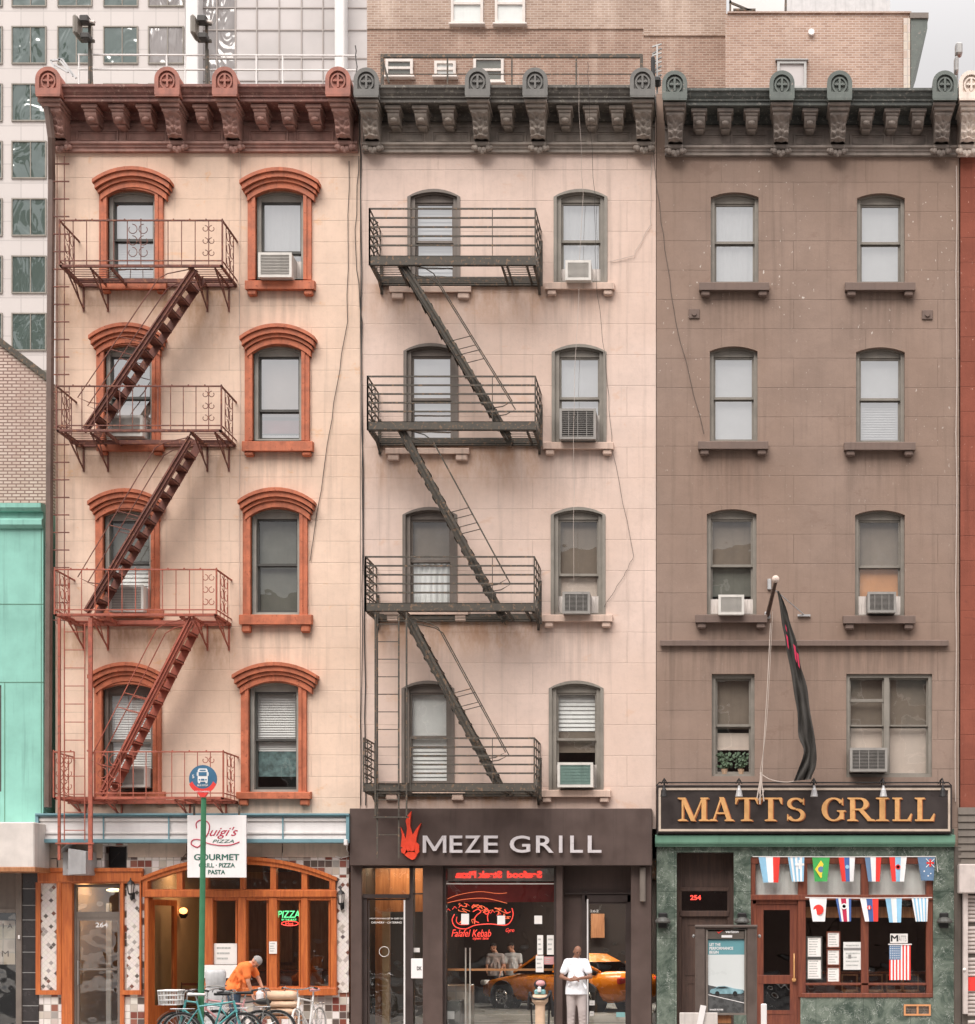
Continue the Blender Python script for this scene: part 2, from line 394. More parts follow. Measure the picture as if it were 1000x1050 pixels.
stucco('brown', (.305,.218,.175), rowh=.59, bw=2.9, line=.62, grime=.4, var=.16, chip=(.66,.6,.55), patches=(.225,.15,.118), sills=[(X(a),X(b),Z(c)) for a,b,c in ((717,788,302),(867,939,302),(715,786,467),(866,938,467),(714,785,646),(866,938,646),(677,973,663))], stains=[PX(715,790,470,540,.3), PX(860,945,640,700,.3)], rust=(.2,.115,.08))
stucco('redwall', (.285,.085,.055), rowh=.5, bw=30, var=.25, grime=.5, chip=(.6,.35,.28), patches=(.16,.05,.035))
stucco('side_stucco', (.42,.34,.28), rowh=9, bw=30, grime=.3)
paint('orange_trim', (.47,.14,.07), .24, 5, .6, streak=.5, bmp=.6, bscale=30, chip=(.30,.08,.04), chipamt=.025)
paint('redbrown', (.215,.098,.08), .3, 3, .65, streak=.5, bmp=.6, bscale=30, chip=(.34,.2,.16), chipamt=.04)
paint('cap_red', (.34,.135,.1), .28, 4, .65, streak=.3, bmp=.4, bscale=40)
paint('graygreen', (.12,.108,.095), .3, 3, .7, streak=.5, bmp=.6, bscale=30, chip=(.26,.235,.2), chipamt=.05)
paint('cap_gray', (.16,.152,.142), .2, 4, .7, streak=.3, bmp=.4, bscale=40)
paint('green_dark', (.085,.09,.082), .3, 3, .65, streak=.5, bmp=.6, bscale=30, chip=(.2,.19,.17), chipamt=.05)
paint('cap_green', (.12,.135,.122), .2, 4, .65, streak=.3, bmp=.4, bscale=40, chip=(.3,.25,.22))
paint('cream_cap', (.74,.63,.55), .14, 4, .7, streak=.3, bmp=.4, bscale=40, chip=(.4,.2,.14))
paint('iron_rust', (.165,.065,.05), .3, 5, .7, streak=.2, bmp=.4, chip=(.30,.13,.075), chipamt=.06)
paint('iron_red', (.36,.10,.065), .2, 5, .6, streak=.2, bmp=.4, chip=(.22,.08,.05), chipamt=.05)
paint('iron_gray', (.075,.064,.052), .25, 5, .7, streak=.2, bmp=.4, chip=(.19,.12,.075), chipamt=.06)
paint('iron_pale', (.34,.27,.21), .2, 5, .7, streak=.2)
paint('frame_light', (.33,.31,.275), .15, 3, .55, streak=.2)
paint('frame_gray', (.235,.21,.18), .15, 3, .55, streak=.2)
paint('frame_dark', (.075,.072,.066), .15, 3, .5, streak=.2)
paint('frame_brown', (.17,.14,.12), .15, 3, .55, streak=.2)
paint('sill_blush', (.60,.44,.36), .12, 3, .75, streak=.4)
paint('sill_brown', (.165,.115,.095), .12, 3, .75, streak=.35)
paint('white_ac', (.62,.585,.54), .07, 4, .5, streak=.2, obj=True)
paint('ac_gray', (.28,.26,.24), .1, 5, .55, obj=True)
paint('ac_dark', (.05,.045,.042), .1, 5, .6, obj=True)
paint('ac_green', (.25,.36,.32), .1, 5, .6, obj=True)
paint('pipe_brown', (.15,.10,.082), .2, 3, .6, streak=.3)
paint('cable', (.05,.042,.038), .1, 3, .6, streak=0, bmp=0)
paint('cable_pale', (.5,.42,.37), .1, 3, .6, streak=0, bmp=0)
paint('white_paint', (.74,.70,.68), .06, 3, .5, streak=.12)
paint('off_white', (.62,.56,.52), .1, 3, .6, streak=.25)
paint('sign_white', (.78,.745,.735), .04, 3, .45, streak=.08)
paint('teal_wall', (.26,.54,.455), .16, .9, .5, streak=.4, bmp=.3, bscale=12)
paint('teal_trim', (.22,.42,.42), .1, 2, .5, streak=.2)
paint('bluegray', (.15,.27,.31), .12, 2, .5, streak=.25)
paint('green_band', (.13,.26,.185), .12, 2, .5, streak=.25)
paint('meze_brown', (.082,.054,.046), .16, 2, .5, streak=.3, bmp=.15)
paint('meze_dark', (.045,.031,.028), .15, 2, .45, streak=.15)
paint('matts_black', (.035,.026,.024), .25, 2, .45, streak=.2)
paint('sign_trim', (.52,.42,.34), .12, 4, .5, streak=.2)
paint('gold', (.62,.33,.13), .12, 8, .4, streak=.1, bmp=.1)
paint('gold_edge', (.42,.14,.055), .1, 8, .5, streak=0)
paint('steel_letter', (.66,.61,.62), .06, 8, .35, streak=.05, metal=.2)
paint('flame_red', (.85,.075,.035), .12, 9, .4, streak=0)
paint('black', (.018,.016,.016), .2, 4, .5, streak=0)
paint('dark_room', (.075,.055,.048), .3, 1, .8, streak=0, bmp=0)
paint('room_tan', (.42,.27,.15), .15, 1, .8, streak=0, bmp=0)
paint('room_floor', (.10,.07,.05), .2, 1, .5, streak=0, bmp=0)
paint('roof', (.12,.11,.10), .2, 1, .9, streak=0)
paint('metal_gray', (.33,.32,.31), .1, 4, .45, metal=.5)
paint('galv', (.45,.44,.44), .12, 4, .5, metal=.3, streak=.3)
paint('green_pole', (.05,.19,.095), .12, 5, .45, streak=.15)
paint('bus_blue', (.055,.15,.25), .06, 5, .4, streak=0)
paint('sign_red', (.72,.06,.05), .06, 5, .4, streak=0)
paint('ink_green', (.03,.12,.09), .06, 5, .5, streak=0)
paint('ink_red', (.45,.02,.06), .06, 5, .5, streak=0)
paint('ink_black', (.02,.02,.02), .06, 5, .5, streak=0)
paint('paper', (.74,.70,.67), .05, 3, .8, streak=0, bmp=0)
paint('paper_gray', (.42,.42,.40), .3, 30, .8, streak=0, bmp=0)
paint('curtain', (.88,.86,.85), .05, 3, .8, streak=.1, bmp=0)
paint('blind_white', (.86,.83,.81), .05, 3, .7, streak=.05, bmp=0)
paint('shade_taupe', (.22,.17,.135), .12, 3, .8, streak=.15, bmp=0)
paint('shade_gray', (.15,.145,.125), .15, 3, .8, streak=.15, bmp=0)
paint('shade_pink', (.66,.53,.46), .06, 3, .8, streak=.1, bmp=0)
paint('shade_orange', (.55,.25,.11), .1, 3, .8, streak=.1, bmp=0)
paint('shade_teal', (.13,.2,.2), .5, 9, .8, streak=.3, bmp=0)
paint('shade_red', (.32,.05,.05), .2, 3, .8, streak=.1, bmp=0)
paint('leaf', (.06,.10,.05), .3, 20, .6, streak=0)
paint('pot', (.45,.3,.2), .1, 5, .7, streak=0)
paint('asphalt', (.052,.05,.05), .2, .8, .85, streak=0, bmp=.6, bscale=90)
paint('concrete', (.40,.375,.35), .15, .7, .85, streak=0, bmp=.4, bscale=50)
paint('kerb', (.26,.25,.23), .15, 1, .8, streak=0)
paint('road_white', (.7,.69,.66), .1, 6, .7, streak=0, chip=(.2,.2,.2))
paint('tower_white', (.5,.46,.44), .05, .3, .5, streak=.06, bmp=0)
paint('tower_fin', (.64,.62,.61), .03, .3, .4, streak=0, bmp=0)
paint('tower_joint', (.33,.29,.27), .05, .3, .5, streak=0, bmp=0)
paint('skin_brown', (.235,.112,.072), .1, 20, .55, streak=0, bmp=.1, obj=True)
paint('skin_pale', (.52,.25,.16), .1, 20, .55, streak=0, bmp=.1, obj=True)
paint('shirt_white', (.82,.82,.85), .1, 6, .85, streak=0, bmp=.3, bscale=30)
paint('pants_gray', (.42,.36,.345), .1, 6, .9, streak=0, bmp=.3, bscale=30)
paint('shirt_orange', (.80,.19,.045), .1, 6, .85, streak=0, bmp=.3, bscale=30)
paint('denim', (.045,.07,.105), .3, 12, .9, streak=0, bmp=.3, bscale=50)
paint('hair_gray', (.28,.26,.25), .2, 20, .8, streak=0)
paint('hair_dark', (.03,.022,.02), .2, 20, .8, streak=0)
paint('shoe', (.05,.045,.04), .2, 20, .6, streak=0)
paint('taxi_orange', (.85,.24,.012), .04, 2, .25, streak=.0, bmp=0, spec=.6)
paint('tyre', (.025,.024,.024), .2, 9, .85, streak=0, obj=True)
paint('chrome', (.6,.6,.6), .05, 9, .25, metal=.9, streak=0, obj=True)
paint('bike_teal', (.10,.33,.33), .08, 9, .35, streak=0, obj=True)
paint('bike_pink', (.55,.27,.27), .08, 9, .4, streak=0, obj=True)
paint('bike_white', (.66,.64,.62), .08, 9, .4, streak=0, obj=True)
paint('wicker', (.48,.40,.32), .2, 30, .8, streak=0, obj=True)
paint('sack_tan', (.62,.43,.30), .12, 6, .8, streak=0, bmp=.6, bscale=12)
paint('tarp_gray', (.50,.49,.49), .12, 6, .6, streak=.3, bmp=.8, bscale=10)
paint('kiosk', (.105,.078,.066), .15, 4, .5, streak=.3)
paint('ad_sky', (.62,.64,.63), .05, 1, .3, streak=0, bmp=0)
paint('ad_teal', (.13,.30,.33), .08, 1, .3, streak=0, bmp=0)
paint('ad_road', (.085,.085,.085), .35, 9, .3, streak=0, bmp=0)
paint('ad_car', (.22,.36,.40), .3, 9, .25, streak=0, bmp=0)
paint('slab_black', (.035,.03,.03), .3, 3, .22, streak=.2)
paint('shutter', (.52,.45,.42), .12, 4, .5, streak=.3)
paint('siding', (.15,.125,.105), .15, 2, .7, streak=.3)
paint('siding_dk', (.09,.072,.06), .15, 2, .7, streak=.3)
for nm, c in (('f_red',(.70,.045,.035)),('f_white',(.80,.78,.78)),('f_blue',(.06,.12,.32)),('f_sky',(.27,.50,.68)),('f_green',(.06,.36,.09)),('f_yellow',(.85,.60,.06)),('f_navy',(.12,.2,.32)),('f_crimson',(.5,.03,.08))):
    paint(nm, c, .06, 6, .85, streak=0, bmp=.2)
emis('neon_red', (1.0,.07,.05), 1.3); emis('neon_green', (.15,.95,.35), .8); emis('lamp_warm', (1.0,.35,.1), 5.0); emis('lamp_soft', (1.0,.8,.5), 2.0); emis('neon_white', (1,.9,.85), 1.2)
brick('brick_back', (.42,.30,.235), (.30,.20,.15), (.52,.43,.37), .24, .08, .012, .4)
brick('brick_back_low', (.37,.235,.175), (.25,.15,.11), (.45,.36,.30), .24, .08, .012, .5)
brick('brick_pink', (.48,.325,.25), (.34,.21,.155), (.56,.46,.40), .22, .075, .012, .5)
brick('brick_gable', (.66,.52,.46), (.56,.41,.35), (.22,.13,.11), .20, .075, .016, .4)
brick('opposite_brick', (.11,.055,.042), (.08,.042,.034), (.12,.09,.08), .3, .1, .02, .3)
mosaic('mosaic_diamond', .074, True, (.68,.61,.57), [(.16,.07,.05),(.30,.27,.25),(.40,.36,.33),(.10,.085,.08)], .80, (.56,.5,.46))
mosaic('mosaic_square', .145, False, (.70,.63,.59), [(.19,.05,.035),(.50,.43,.38),(.26,.10,.07),(.10,.075,.065),(.30,.27,.25)], .38)
mosaic('tile_pale', .27, False, (.56,.47,.40), [(.50,.40,.33),(.45,.36,.30)], .5)
marble('marble_green', (.040,.060,.047), (.165,.195,.16), (.5,.52,.48))
wood('wood_orange', (.54,.155,.042), (.36,.085,.025))
wood('wood_red', (.20,.058,.03), (.12,.032,.02), .4)
wood('wood_tan', (.45,.21,.10), (.30,.12,.05))
wood('wood_board', (.42,.24,.12), (.32,.17,.08), .6, False)
wood('wood_brown', (.09,.05,.036), (.055,.03,.024), .5)
glass('glass', (.93,.95,.94), refl=.05, wave=.02); glass('glass_hi', (.93,.95,.95), refl=.5, wave=.02); glass('glass_shop', (.88,.90,.88), refl=.07, wave=.10); glass('glass_dark', (.55,.56,.56), refl=.07)
glass('car_glass', (.1,.1,.1), refl=.1)
def tower_glass():
    m, nt, b, o = _nt('tower_glass'); b.inputs['Base Color'].default_value = (.07,.10,.09,1); b.inputs['Roughness'].default_value = .03
    b.inputs['IOR'].default_value = 2.3
    p = pos(nt); bump(nt, b, nz(nt, scl(nt, p, (1,1,.6)), .55, 2, .5, 1.5), 1.0, .12); MATS['tower_glass'] = m
tower_glass()
def curtain_glass():
    m, nt, b, o = _nt('curtain_glass'); p = pos(nt)
    lk(nt, mixc(nt, mapr(nt, nz(nt, p, .25, 4), .35, .7), (.55,.51,.50), (.46,.43,.42)), b.inputs['Base Color']); b.inputs['Roughness'].default_value = .08
    bump(nt, b, nz(nt, p, .5, 2, .5), .5, .06); MATS['curtain_glass'] = m
curtain_glass()
def tower_glass_pale():
    m, nt, b, o = _nt('tower_glass_pale'); b.inputs['Base Color'].default_value = (.26,.24,.235,1); b.inputs['Roughness'].default_value = .06; b.inputs['IOR'].default_value = 1.8
    p = pos(nt); bump(nt, b, nz(nt, scl(nt, p, (1,1,.35)), .9, 2, .5, 1.5), 1.0, .3); MATS['tower_glass_pale'] = m
tower_glass_pale()

paint('beige', (.58,.455,.37), .12, 3, .75, streak=.4)
emis('fill_glow', (1.0,.72,.44), 17.0)
emis('fill_bright', (1.0,.93,.84), 60.0)
paint('flag_cloth', (.05,.045,.04), .2, 8, .8, streak=.0, bmp=.4)
emis('scribble_glow', (1.0,.2,.08), .9)

paint('frieze_red', (.36,.205,.17), .28, 4, .7, streak=.35, bmp=.4, bscale=40)
paint('frieze_gray', (.29,.245,.21), .28, 4, .7, streak=.35, bmp=.4, bscale=40)
paint('frieze_green', (.25,.208,.182), .28, 4, .7, streak=.35, bmp=.4, bscale=40)
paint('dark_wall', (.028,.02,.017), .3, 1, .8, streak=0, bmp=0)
CLOUD0, CLOUD1, SUN_E = 8.3, 40.0, 2.75
# ------------------------------------------------------------------ windows
def shade(mb_kind, x0, x1, z0, z1, y, parent):
    """blind, curtain or shade hanging behind the panes"""
    mb = MB(); kind = mb_kind; mat = {'slat':'blind_white','slat2':'blind_white','curtain':'curtain','white':'blind_white','taupe':'shade_taupe','gray':'shade_gray','pink':'shade_pink','orange':'shade_orange','teal':'shade_teal','red':'shade_red','lace':'curtain'}[kind]
    if kind in ('slat', 'slat2'):
        st = .05 if kind == 'slat' else .085; z = z1
        while z > z0+.01:
            b = max(z-st*.93, z0); mb.add([(x0,y+.012,z),(x1,y+.012,z),(x1,y-.012,b),(x0,y-.012,b)], [(0,1,2,3)]); z -= st
        mb.quad(x0, x1, z0, z1, y+.03)
        nm = 'blind'
    elif kind in ('curtain', 'lace'):
        n = 40; vs = []; ph = random.random()*6
        for i in range(n+1):
            u = x0+(x1-x0)*i/n; d = ((.02 if kind == 'lace' else .007)*math.sin(i*1.1+ph)+.008*math.sin(i*.37+ph))
            vs += [(u, y+d, z0+(.02*math.sin(i*.5) if kind == 'lace' else 0)), (u, y+d, z1)]
        mb.add(vs, [(2*i, 2*i+2, 2*i+3, 2*i+1) for i in range(n)]); nm = 'curtain'
    else:
        mb.quad(x0, x1, z0, z1, y); mb.box(x0, x1, y-.012, y+.004, z0, z0+.022); nm = 'roller_shade'
    return mb.build(nm, mat, parent, smooth=(nm == 'curtain'))
def window(bld, px0, px1, pt, pb, rise=5, frame='frame_gray', shades=(), meet=.5, gl='glass', recess=.06, fw=.06, sub=True, open_=0):
    x0, x1, zt, zb = X(px0), X(px1), Z(pt), Z(pb); rs = rise*D/F; zs = zt-rs
    o1 = arch(x0, x1, zb, zs, rs); i1 = arch(x0+fw, x1-fw, zb+fw*.7, zs, max(rs-fw*.3, .001) if rise else 0) if rise else [(x0+fw, zb+fw*.7), (x1-fw, zb+fw*.7), (x1-fw, zs-fw), (x0+fw, zs-fw)]
    mb = MB(); mb.ring(o1, i1, recess, recess+.16)
    zr = zs-.02 if rise else zs-fw             # top of the sash area
    if rise:                                   # solid head panel under the arch
        hd = [(x1-fw, zr-.05), (x1-fw, zs)] + [p for p in i1[2:]] + [(x0+fw, zs), (x0+fw, zr-.05)]
        hd = [hd[0]]+hd[2:-2]+[hd[-1]]
        mb.prism(hd, recess+.05, recess+.15); zr -= .05
    w = mb.build('window', frame, bld)
    a, b = x0+fw, x1-fw; lo = zb+fw*.7; mz = zr-(zr-lo)*meet; y = recess+.075
    for k, (za, zc, yy) in enumerate(((mz, zr, y), (lo, mz+.03, y+.045))):
        s = MB(); s.rframe(a, b, za, zc, .038, yy, yy+.04, wb=.05 if k == 0 else .06)
        s.build('sash', 'frame_dark' if frame == 'frame_light' else frame, w)
        g = MB(); g.quad(a+.036, b-.036, za+.04, zc-.036, yy+.02); g.build('pane', gl, w)
    for (f0, f1, kd) in shades:
        shade(kd, a+.005, b-.005, zr-(zr-lo)*f1, zr-(zr-lo)*f0, y+.115, w)
    return w, (x0, x1, zb, zs, rs)
def sill(w, px0, px1, pt, pb, pbr, mat, proj=.14, bw=8, lintel=False):
    m = MB(); x0, x1, zt, zb = X(px0, -proj), X(px1, -proj), Z(pt, -proj), Z(pb, -proj)
    m.extx([(-proj, zb), (-proj, zt-.015), (-proj+.02, zt), (.06, zt+.02), (.06, zb+.03), (-proj+.05, zb+.0)], x0, x1)
    for xx in (x0+.04, x1-.04-bw*D/F):
        m.bbox(xx, xx+bw*D/F, -proj*.8, .0, Z(pbr, -proj*.8), zb+.003, .02)
    return m.build('sill', mat, w)
def surround_b1(w, box, hood, side=8):
    """orange eared surround with a stepped segmental hood"""
    x0, x1, zb, zs, rs = box; sw = side*D/F; hy = -.2
    m = MB(); o = arch(x0-sw, x1+sw, zb-.02, zs+.03, rs+.08); i = arch(x0, x1, zb-.02, zs, rs)
    m.ring(o, i, -.07, .06)
    m.ring(arch(x0-sw*.45, x1+sw*.45, zb-.02, zs+.02, rs+.03), arch(x0-.003, x1+.003, zb-.02, zs, rs+.003), -.09, -.069)
    m.build('surround', 'orange_trim', w)
    h = MB(); ex = (X(hood[1],hy)-X(hood[0],hy))/2; cx = (X(hood[1],hy)+X(hood[0],hy))/2
    zt = Z(hood[2],hy); zl = Z(hood[3],hy); R = rs+.05
    steps = [(1.0, 0, -.24, .07), (.955, .07, -.20, .10), (.90, .17, -.15, .07), (.85, .24, -.11, .12)]
    hh = zt-zl
    for (k, dz, y, th) in steps:
        e = ex*k; top = zt-dz; n = 12; rise = hh*.55
        rr = (e*e+rise*rise)/(2*rise); a0 = math.asin(min(1, e/rr))
        up = [(cx+rr*math.sin(a0-2*a0*j/n), top-rr+rr*math.cos(a0-2*a0*j/n)) for j in range(n+1)]
        dn = [(px, pz-th) for px, pz in up]
        poly = up + dn[::-1]; nn = len(poly)
        vs = [(a, y, b) for a, b in poly] + [(a, .0, b) for a, b in poly]
        fs = []
        for j in range(n): fs += [(j, j+1, nn-2-j, nn-1-j), (nn+j+1, nn+j, 2*nn-1-j, 2*nn-2-j)]
        fs += [(j, (j+1) % nn, (j+1) % nn+nn, j+nn) for j in range(nn)]
        h.add(vs, fs)
    h.build('hood', 'orange_trim', w)
# ------------------------------------------------------------------ air conditioners
def make_ac(name, label, px0, px1, pt, pb, style='light', fins=True, win=None, group='air conditioners in the windows', rows=13):
    y0 = -.30; x0, x1, z1, z0 = X(px0, y0), X(px1, y0), Z(pt, y0), Z(pb, y0)
    cx = (x0+x1)/2; t = thing(name, label, 'air conditioner', (cx, 0, z0), group)
    body = {'light':'white_ac','gray':'ac_gray','white':'white_ac','green':'white_ac'}[style]
    m = MB(); e = .05
    m.bbox(x0, x1, y0+.02, .22, z0, z1, .015); m.rframe(x0-.004, x1+.004, z0-.004, z1+.004, e, y0-.005, y0+.024)
    m.build('casing', body, t)
    g = MB(); g.quad(x0+e, x1-e, z0+e, z1-e, y0+.017)
    g.build('coil', {'light':'ac_gray','gray':'ac_dark','white':'ac_gray','green':'ac_green'}[style], t)
    l = MB()
    for i in range(rows):
        z = z0+e+(z1-z0-2*e)*(i+.5)/rows; l.box(x0+e, x1-e, y0+.002, y0+.014, z-.006, z+.002)
    for i in (range(1, 4) if style == 'gray' else ()):
        xx = x0+(x1-x0)*i/4; l.box(xx-.006, xx+.006, y0-.002, y0+.0015, z0+e, z1-e)
    l.build('grille', body if style != 'green' else 'ac_green', t)
    if fins and win:
        wx0, wx1 = X(win[0])+.06, X(win[1])-.06
        for a, b in ((wx0, x0), (x1, wx1)):
            if b-a > .03:
                s = MB()
                n = max(2, int((b-a)/.03)); vs = []
                for k in range(n+1): vs += [(a+(b-a)*k/n, .11+(.012 if k % 2 else 0), z0+.02), (a+(b-a)*k/n, .11+(.012 if k % 2 else 0), z1)]
                s.add(vs, [(2*k, 2*k+2, 2*k+3, 2*k+1) for k in range(n)])
                s.build('side_panel', 'off_white', t)
    return t
# ------------------------------------------------------------------ cornice
def corbel_head(par, cx, dy, base, cap):
    w = MB(); yf = -.74
    # cap: round-topped block with a raised rim, sunken disc and a carved flower
    hw = .235; zb = Z(98+dy, yf); zt = Z(70+dy, yf); zc = zt-hw
    out = [(cx-hw, zb), (cx+hw, zb)] + [(cx+hw*math.cos(a), zc+hw*math.sin(a)) for a in [PI*i/14 for i in range(15)]]
    w.prism(out, yf, -.46)
    r1 = [(cx+(hw+.012)*math.cos(2*PI*i/24), zc+(hw+.012)*math.sin(2*PI*i/24)) for i in range(24)]
    k = hw*.72; r2 = [(cx+k*math.cos(2*PI*i/24), zc+k*math.sin(2*PI*i/24)) for i in range(24)]
    up = [(cx-hw-.01, zb)]+[(cx+(hw+.012)*math.cos(PI-PI*i/12), zc+(hw+.012)*math.sin(PI-PI*i/12)) for i in range(13)]+[(cx+hw+.01, zb)]
    inn = [(cx-k, zb+.13)]+[(cx+k*math.cos(PI-PI*i/12), zc+k*math.sin(PI-PI*i/12)) for i in range(13)]+[(cx+k, zb+.13)]
    w.ring(up, inn, yf-.05, yf+.001)
    w.box(cx-hw, cx+hw, yf-.048, yf, zb-.03, zb+.1)
    r3 = [(cx+k*.86*math.cos(2*PI*i/24), zc-.03+k*.95*math.sin(2*PI*i/24)) for i in range(24)]
    r4 = [(cx+k*.68*math.cos(2*PI*i/24), zc-.03+k*.78*math.sin(2*PI*i/24)) for i in range(24)]
    w.ring(r3, r4, yf-.03, yf+.001)
    w.box(cx-.02, cx+.02, yf-.04, yf, zc-.15, zc+.10); w.box(cx-.10, cx+.10, yf-.038, yf, zc-.035, zc+.0)
    for a, b in ((0,.05),(-.06,-.02),(.06,-.02),(0,-.10)): w.sph((cx+a, yf-.01, zc+b), .034, 8, 6)
    h = w.build('corbel_cap', cap, par)
    m = MB(); z1 = zb-.03; m.bbox(cx-.22, cx+.22, -.72, -.1, z1-.06, z1, .012); m.bbox(cx-.19, cx+.19, -.66, -.1, z1-.13, z1-.058, .012); m.bbox(cx-.17, cx+.17, -.60, -.1, z1-.2, z1-.128, .012)
    zt2 = z1-.2; zb2 = Z(143+dy, -.25); hw = .155; nu, nv = 10, 26; vs = []
    for j in range(nv+1):
        t = j/nv; z = zt2+(zb2-zt2)*t; yb = -.56+.30*t**1.25+.05*math.sin(2*PI*t*.9)
        for i in range(nu+1):
            u = i/nu*2-1
            r = .028*math.cos(u*PI*1.5)*math.cos(t*20+abs(u)*3.4)+.035*(1-u*u)+.012*noise.noise(Vector((u*3+cx, t*14, 1)))
            if t > .86: r += .05*math.sin((t-.86)/.14*PI)*(1-.6*u*u)
            vs.append((cx+u*hw*(1-.10*t), yb-r, z))
    m.add(vs, [(j*(nu+1)+i, j*(nu+1)+i+1, (j+1)*(nu+1)+i+1, (j+1)*(nu+1)+i) for j in range(nv) for i in range(nu)])
    for sg in (0, nu):
        vs = []
        for j in range(nv+1):
            t = j/nv; z = zt2+(zb2-zt2)*t; yb = -.56+.30*t**1.25+.05*math.sin(2*PI*t*.9); xx = cx+(sg/nu*2-1)*hw*(1-.10*t)
            vs += [(xx, yb-.004, z), (xx, 0, z)]
        m.add(vs, [(2*j, 2*j+2, 2*j+3, 2*j+1) for j in range(nv)])
    m.sph((cx, -.27, zb2+.07), .10, 12, 8, (1.15, .9, .45))
    m.bbox(cx-.15, cx+.15, -.24, .0, zb2-.09, zb2, .02)
    for a in (-.12, -.04, .04, .12): m.sph((cx+a, -.2, zb2-.13-.03*(abs(a) < .1)), .055, 8, 6, (1, 1, 1.1))
    for a in (-.17, .17): m.sph((cx+a, -.16, zb2-.1), .05, 8, 6)
    m.sph((cx, -.19, zb2-.20), .045, 8, 6)
    m.build('corbel', base, par, smooth=False)
def modillion(par, cx, dy, base):
    m = MB(); zt = Z(103+dy, -.6)-.01
    m.bbox(cx-.16, cx+.16, -.50, -.03, zt-.07, zt, .01); m.bbox(cx-.13, cx+.13, -.46, -.03, zt-.12, zt-.068, .01)
    prof = []
    for i in range(10):
        t = i/9; prof.append((-.43+.12*t**1.1-.03*math.sin(PI*t), zt-.12-.16*t))
    m.extx(prof+[(-.03, zt-.28), (-.03, zt-.12)], cx-.115, cx+.115)
    m.sph((cx, -.36, zt-.24), .075, 10, 6, (1.1, .9, .7)); m.bbox(cx-.09, cx+.09, -.26, -.02, zt-.33, zt-.275, .02)
    m.build('modillion', base, par)
def cornice(bld, px0, px1, caps, mods, dy, base, cap, name='cornice', endl=0, endr=0):
    m = MB(); xa, xb = X(px0, -.5), X(px1, -.5)
    zt = Z(87+dy, -.66); zf = Z(103+dy, -.60); h = zt-zf
    # crown moulding: projecting cyma, fascia, soffit
    m.extx([(-.70, zt), (-.70, zt-.05), (-.665, zt-.07), (-.64, zt-.13), (-.60, zt-.17), (-.60, zt-.20), (-.57, zt-.205), (-.57, zf), (.02, zf), (.02, zt+.03), (-.3, zt+.03)], xa, xb)
    # bed mould under the soffit, frieze field, lower architrave
    m.extx([(-.16, zf), (-.12, zf-.08), (-.07, zf-.12), (0.02, zf-.12), (.02, zf)], xa+.02, xb-.02)
    z1 = Z(129+dy); z2 = Z(148+dy); z3 = Z(157+dy)
    m2 = MB(); m2.extx([(-.06, z1+.02), (-.06, z1-.02), (-.035, z1-.04), (-.035, z2), (.02, z2), (.02, zf-.12), (-.03, zf-.12), (-.03, z1+.05)], xa+.02, xb-.02)
    m2.extx([(-.10, z2+.02), (-.15, z2-.01), (-.15, z2-.05), (-.11, z2-.07), (-.11, z2-.10), (-.08, z2-.12), (-.08, z3), (.02, z3), (.02, z2+.02)], xa+.02, xb-.02)
    fr = {'redbrown':'frieze_red','graygreen':'frieze_gray','green_dark':'frieze_green','cream_cap':'cream_cap'}[base]
    c = m.build(name, base, bld)
    m2.build('frieze', fr, c); base = fr
    cx = [X(p, -.74) for p in caps]
    for q in cx: corbel_head(c, q, dy, base, cap)
    for q in mods: modillion(c, X(q, -.45), dy, base)
    # sunk panels between the corbels
    zp0, zp1 = Z(146+dy, -.05), Z(133+dy, -.05)
    for i in range(len(cx)-1):
        a, b = cx[i]+.20, cx[i+1]-.20; n = 1 if b-a < 1.3 else 2
        for k in range(n):
            u0 = a+(b-a)*k/n+.06; u1 = a+(b-a)*(k+1)/n-.06
            p = MB(); p.rframe(u0, u1, zp0, zp1, .03, -.06, -.034); p.rframe(u0+.06, u1-.06, zp0+.05, zp1-.05, .015, -.05, -.034); p.build('frieze_panel', base, c)
    return c
# ------------------------------------------------------------------ building shells
def shell(root, px0, px1, ptop, pbot, mat, holes, depth=13.0, side=None, floors=()):
    x0, x1 = X(px0)+.006, X(px1)-.006; zt, zb = Z(ptop), Z(pbot)
    m = MB(); sheet(m, [(x0, zb), (x1, zb), (x1, zt), (x0, zt)], holes, 0.0, .26)
    w = m.build('wall', mat, root)
    s = MB(); s.add([(x0,0,0),(x0,depth,0),(x0,depth,zt),(x0,0,zt)], [(0,1,2,3)]); s.add([(x1,0,0),(x1,depth,0),(x1,depth,zt),(x1,0,zt)], [(0,1,2,3)])
    s.add([(x0,depth,0),(x1,depth,0),(x1,depth,zt),(x0,depth,zt)], [(0,1,2,3)]); s.build('side_wall', side or 'side_stucco', root)
    r = MB(); r.box(x0+.01, x1-.01, 0.03, depth, zt-.22, zt-.1); r.build('roof', 'roof', root)
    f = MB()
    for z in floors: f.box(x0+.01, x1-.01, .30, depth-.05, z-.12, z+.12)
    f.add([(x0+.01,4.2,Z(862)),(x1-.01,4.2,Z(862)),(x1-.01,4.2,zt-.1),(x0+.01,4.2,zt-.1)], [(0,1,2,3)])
    f.build('floor_slab', 'dark_room', root)
    return w
def hole(px0, px1, pt, pb, rise=5): rs = rise*D/F; return arch(X(px0), X(px1), Z(pb), Z(pt)-rs, rs)
FL = [Z(322), Z(488), Z(662), Z(850)]

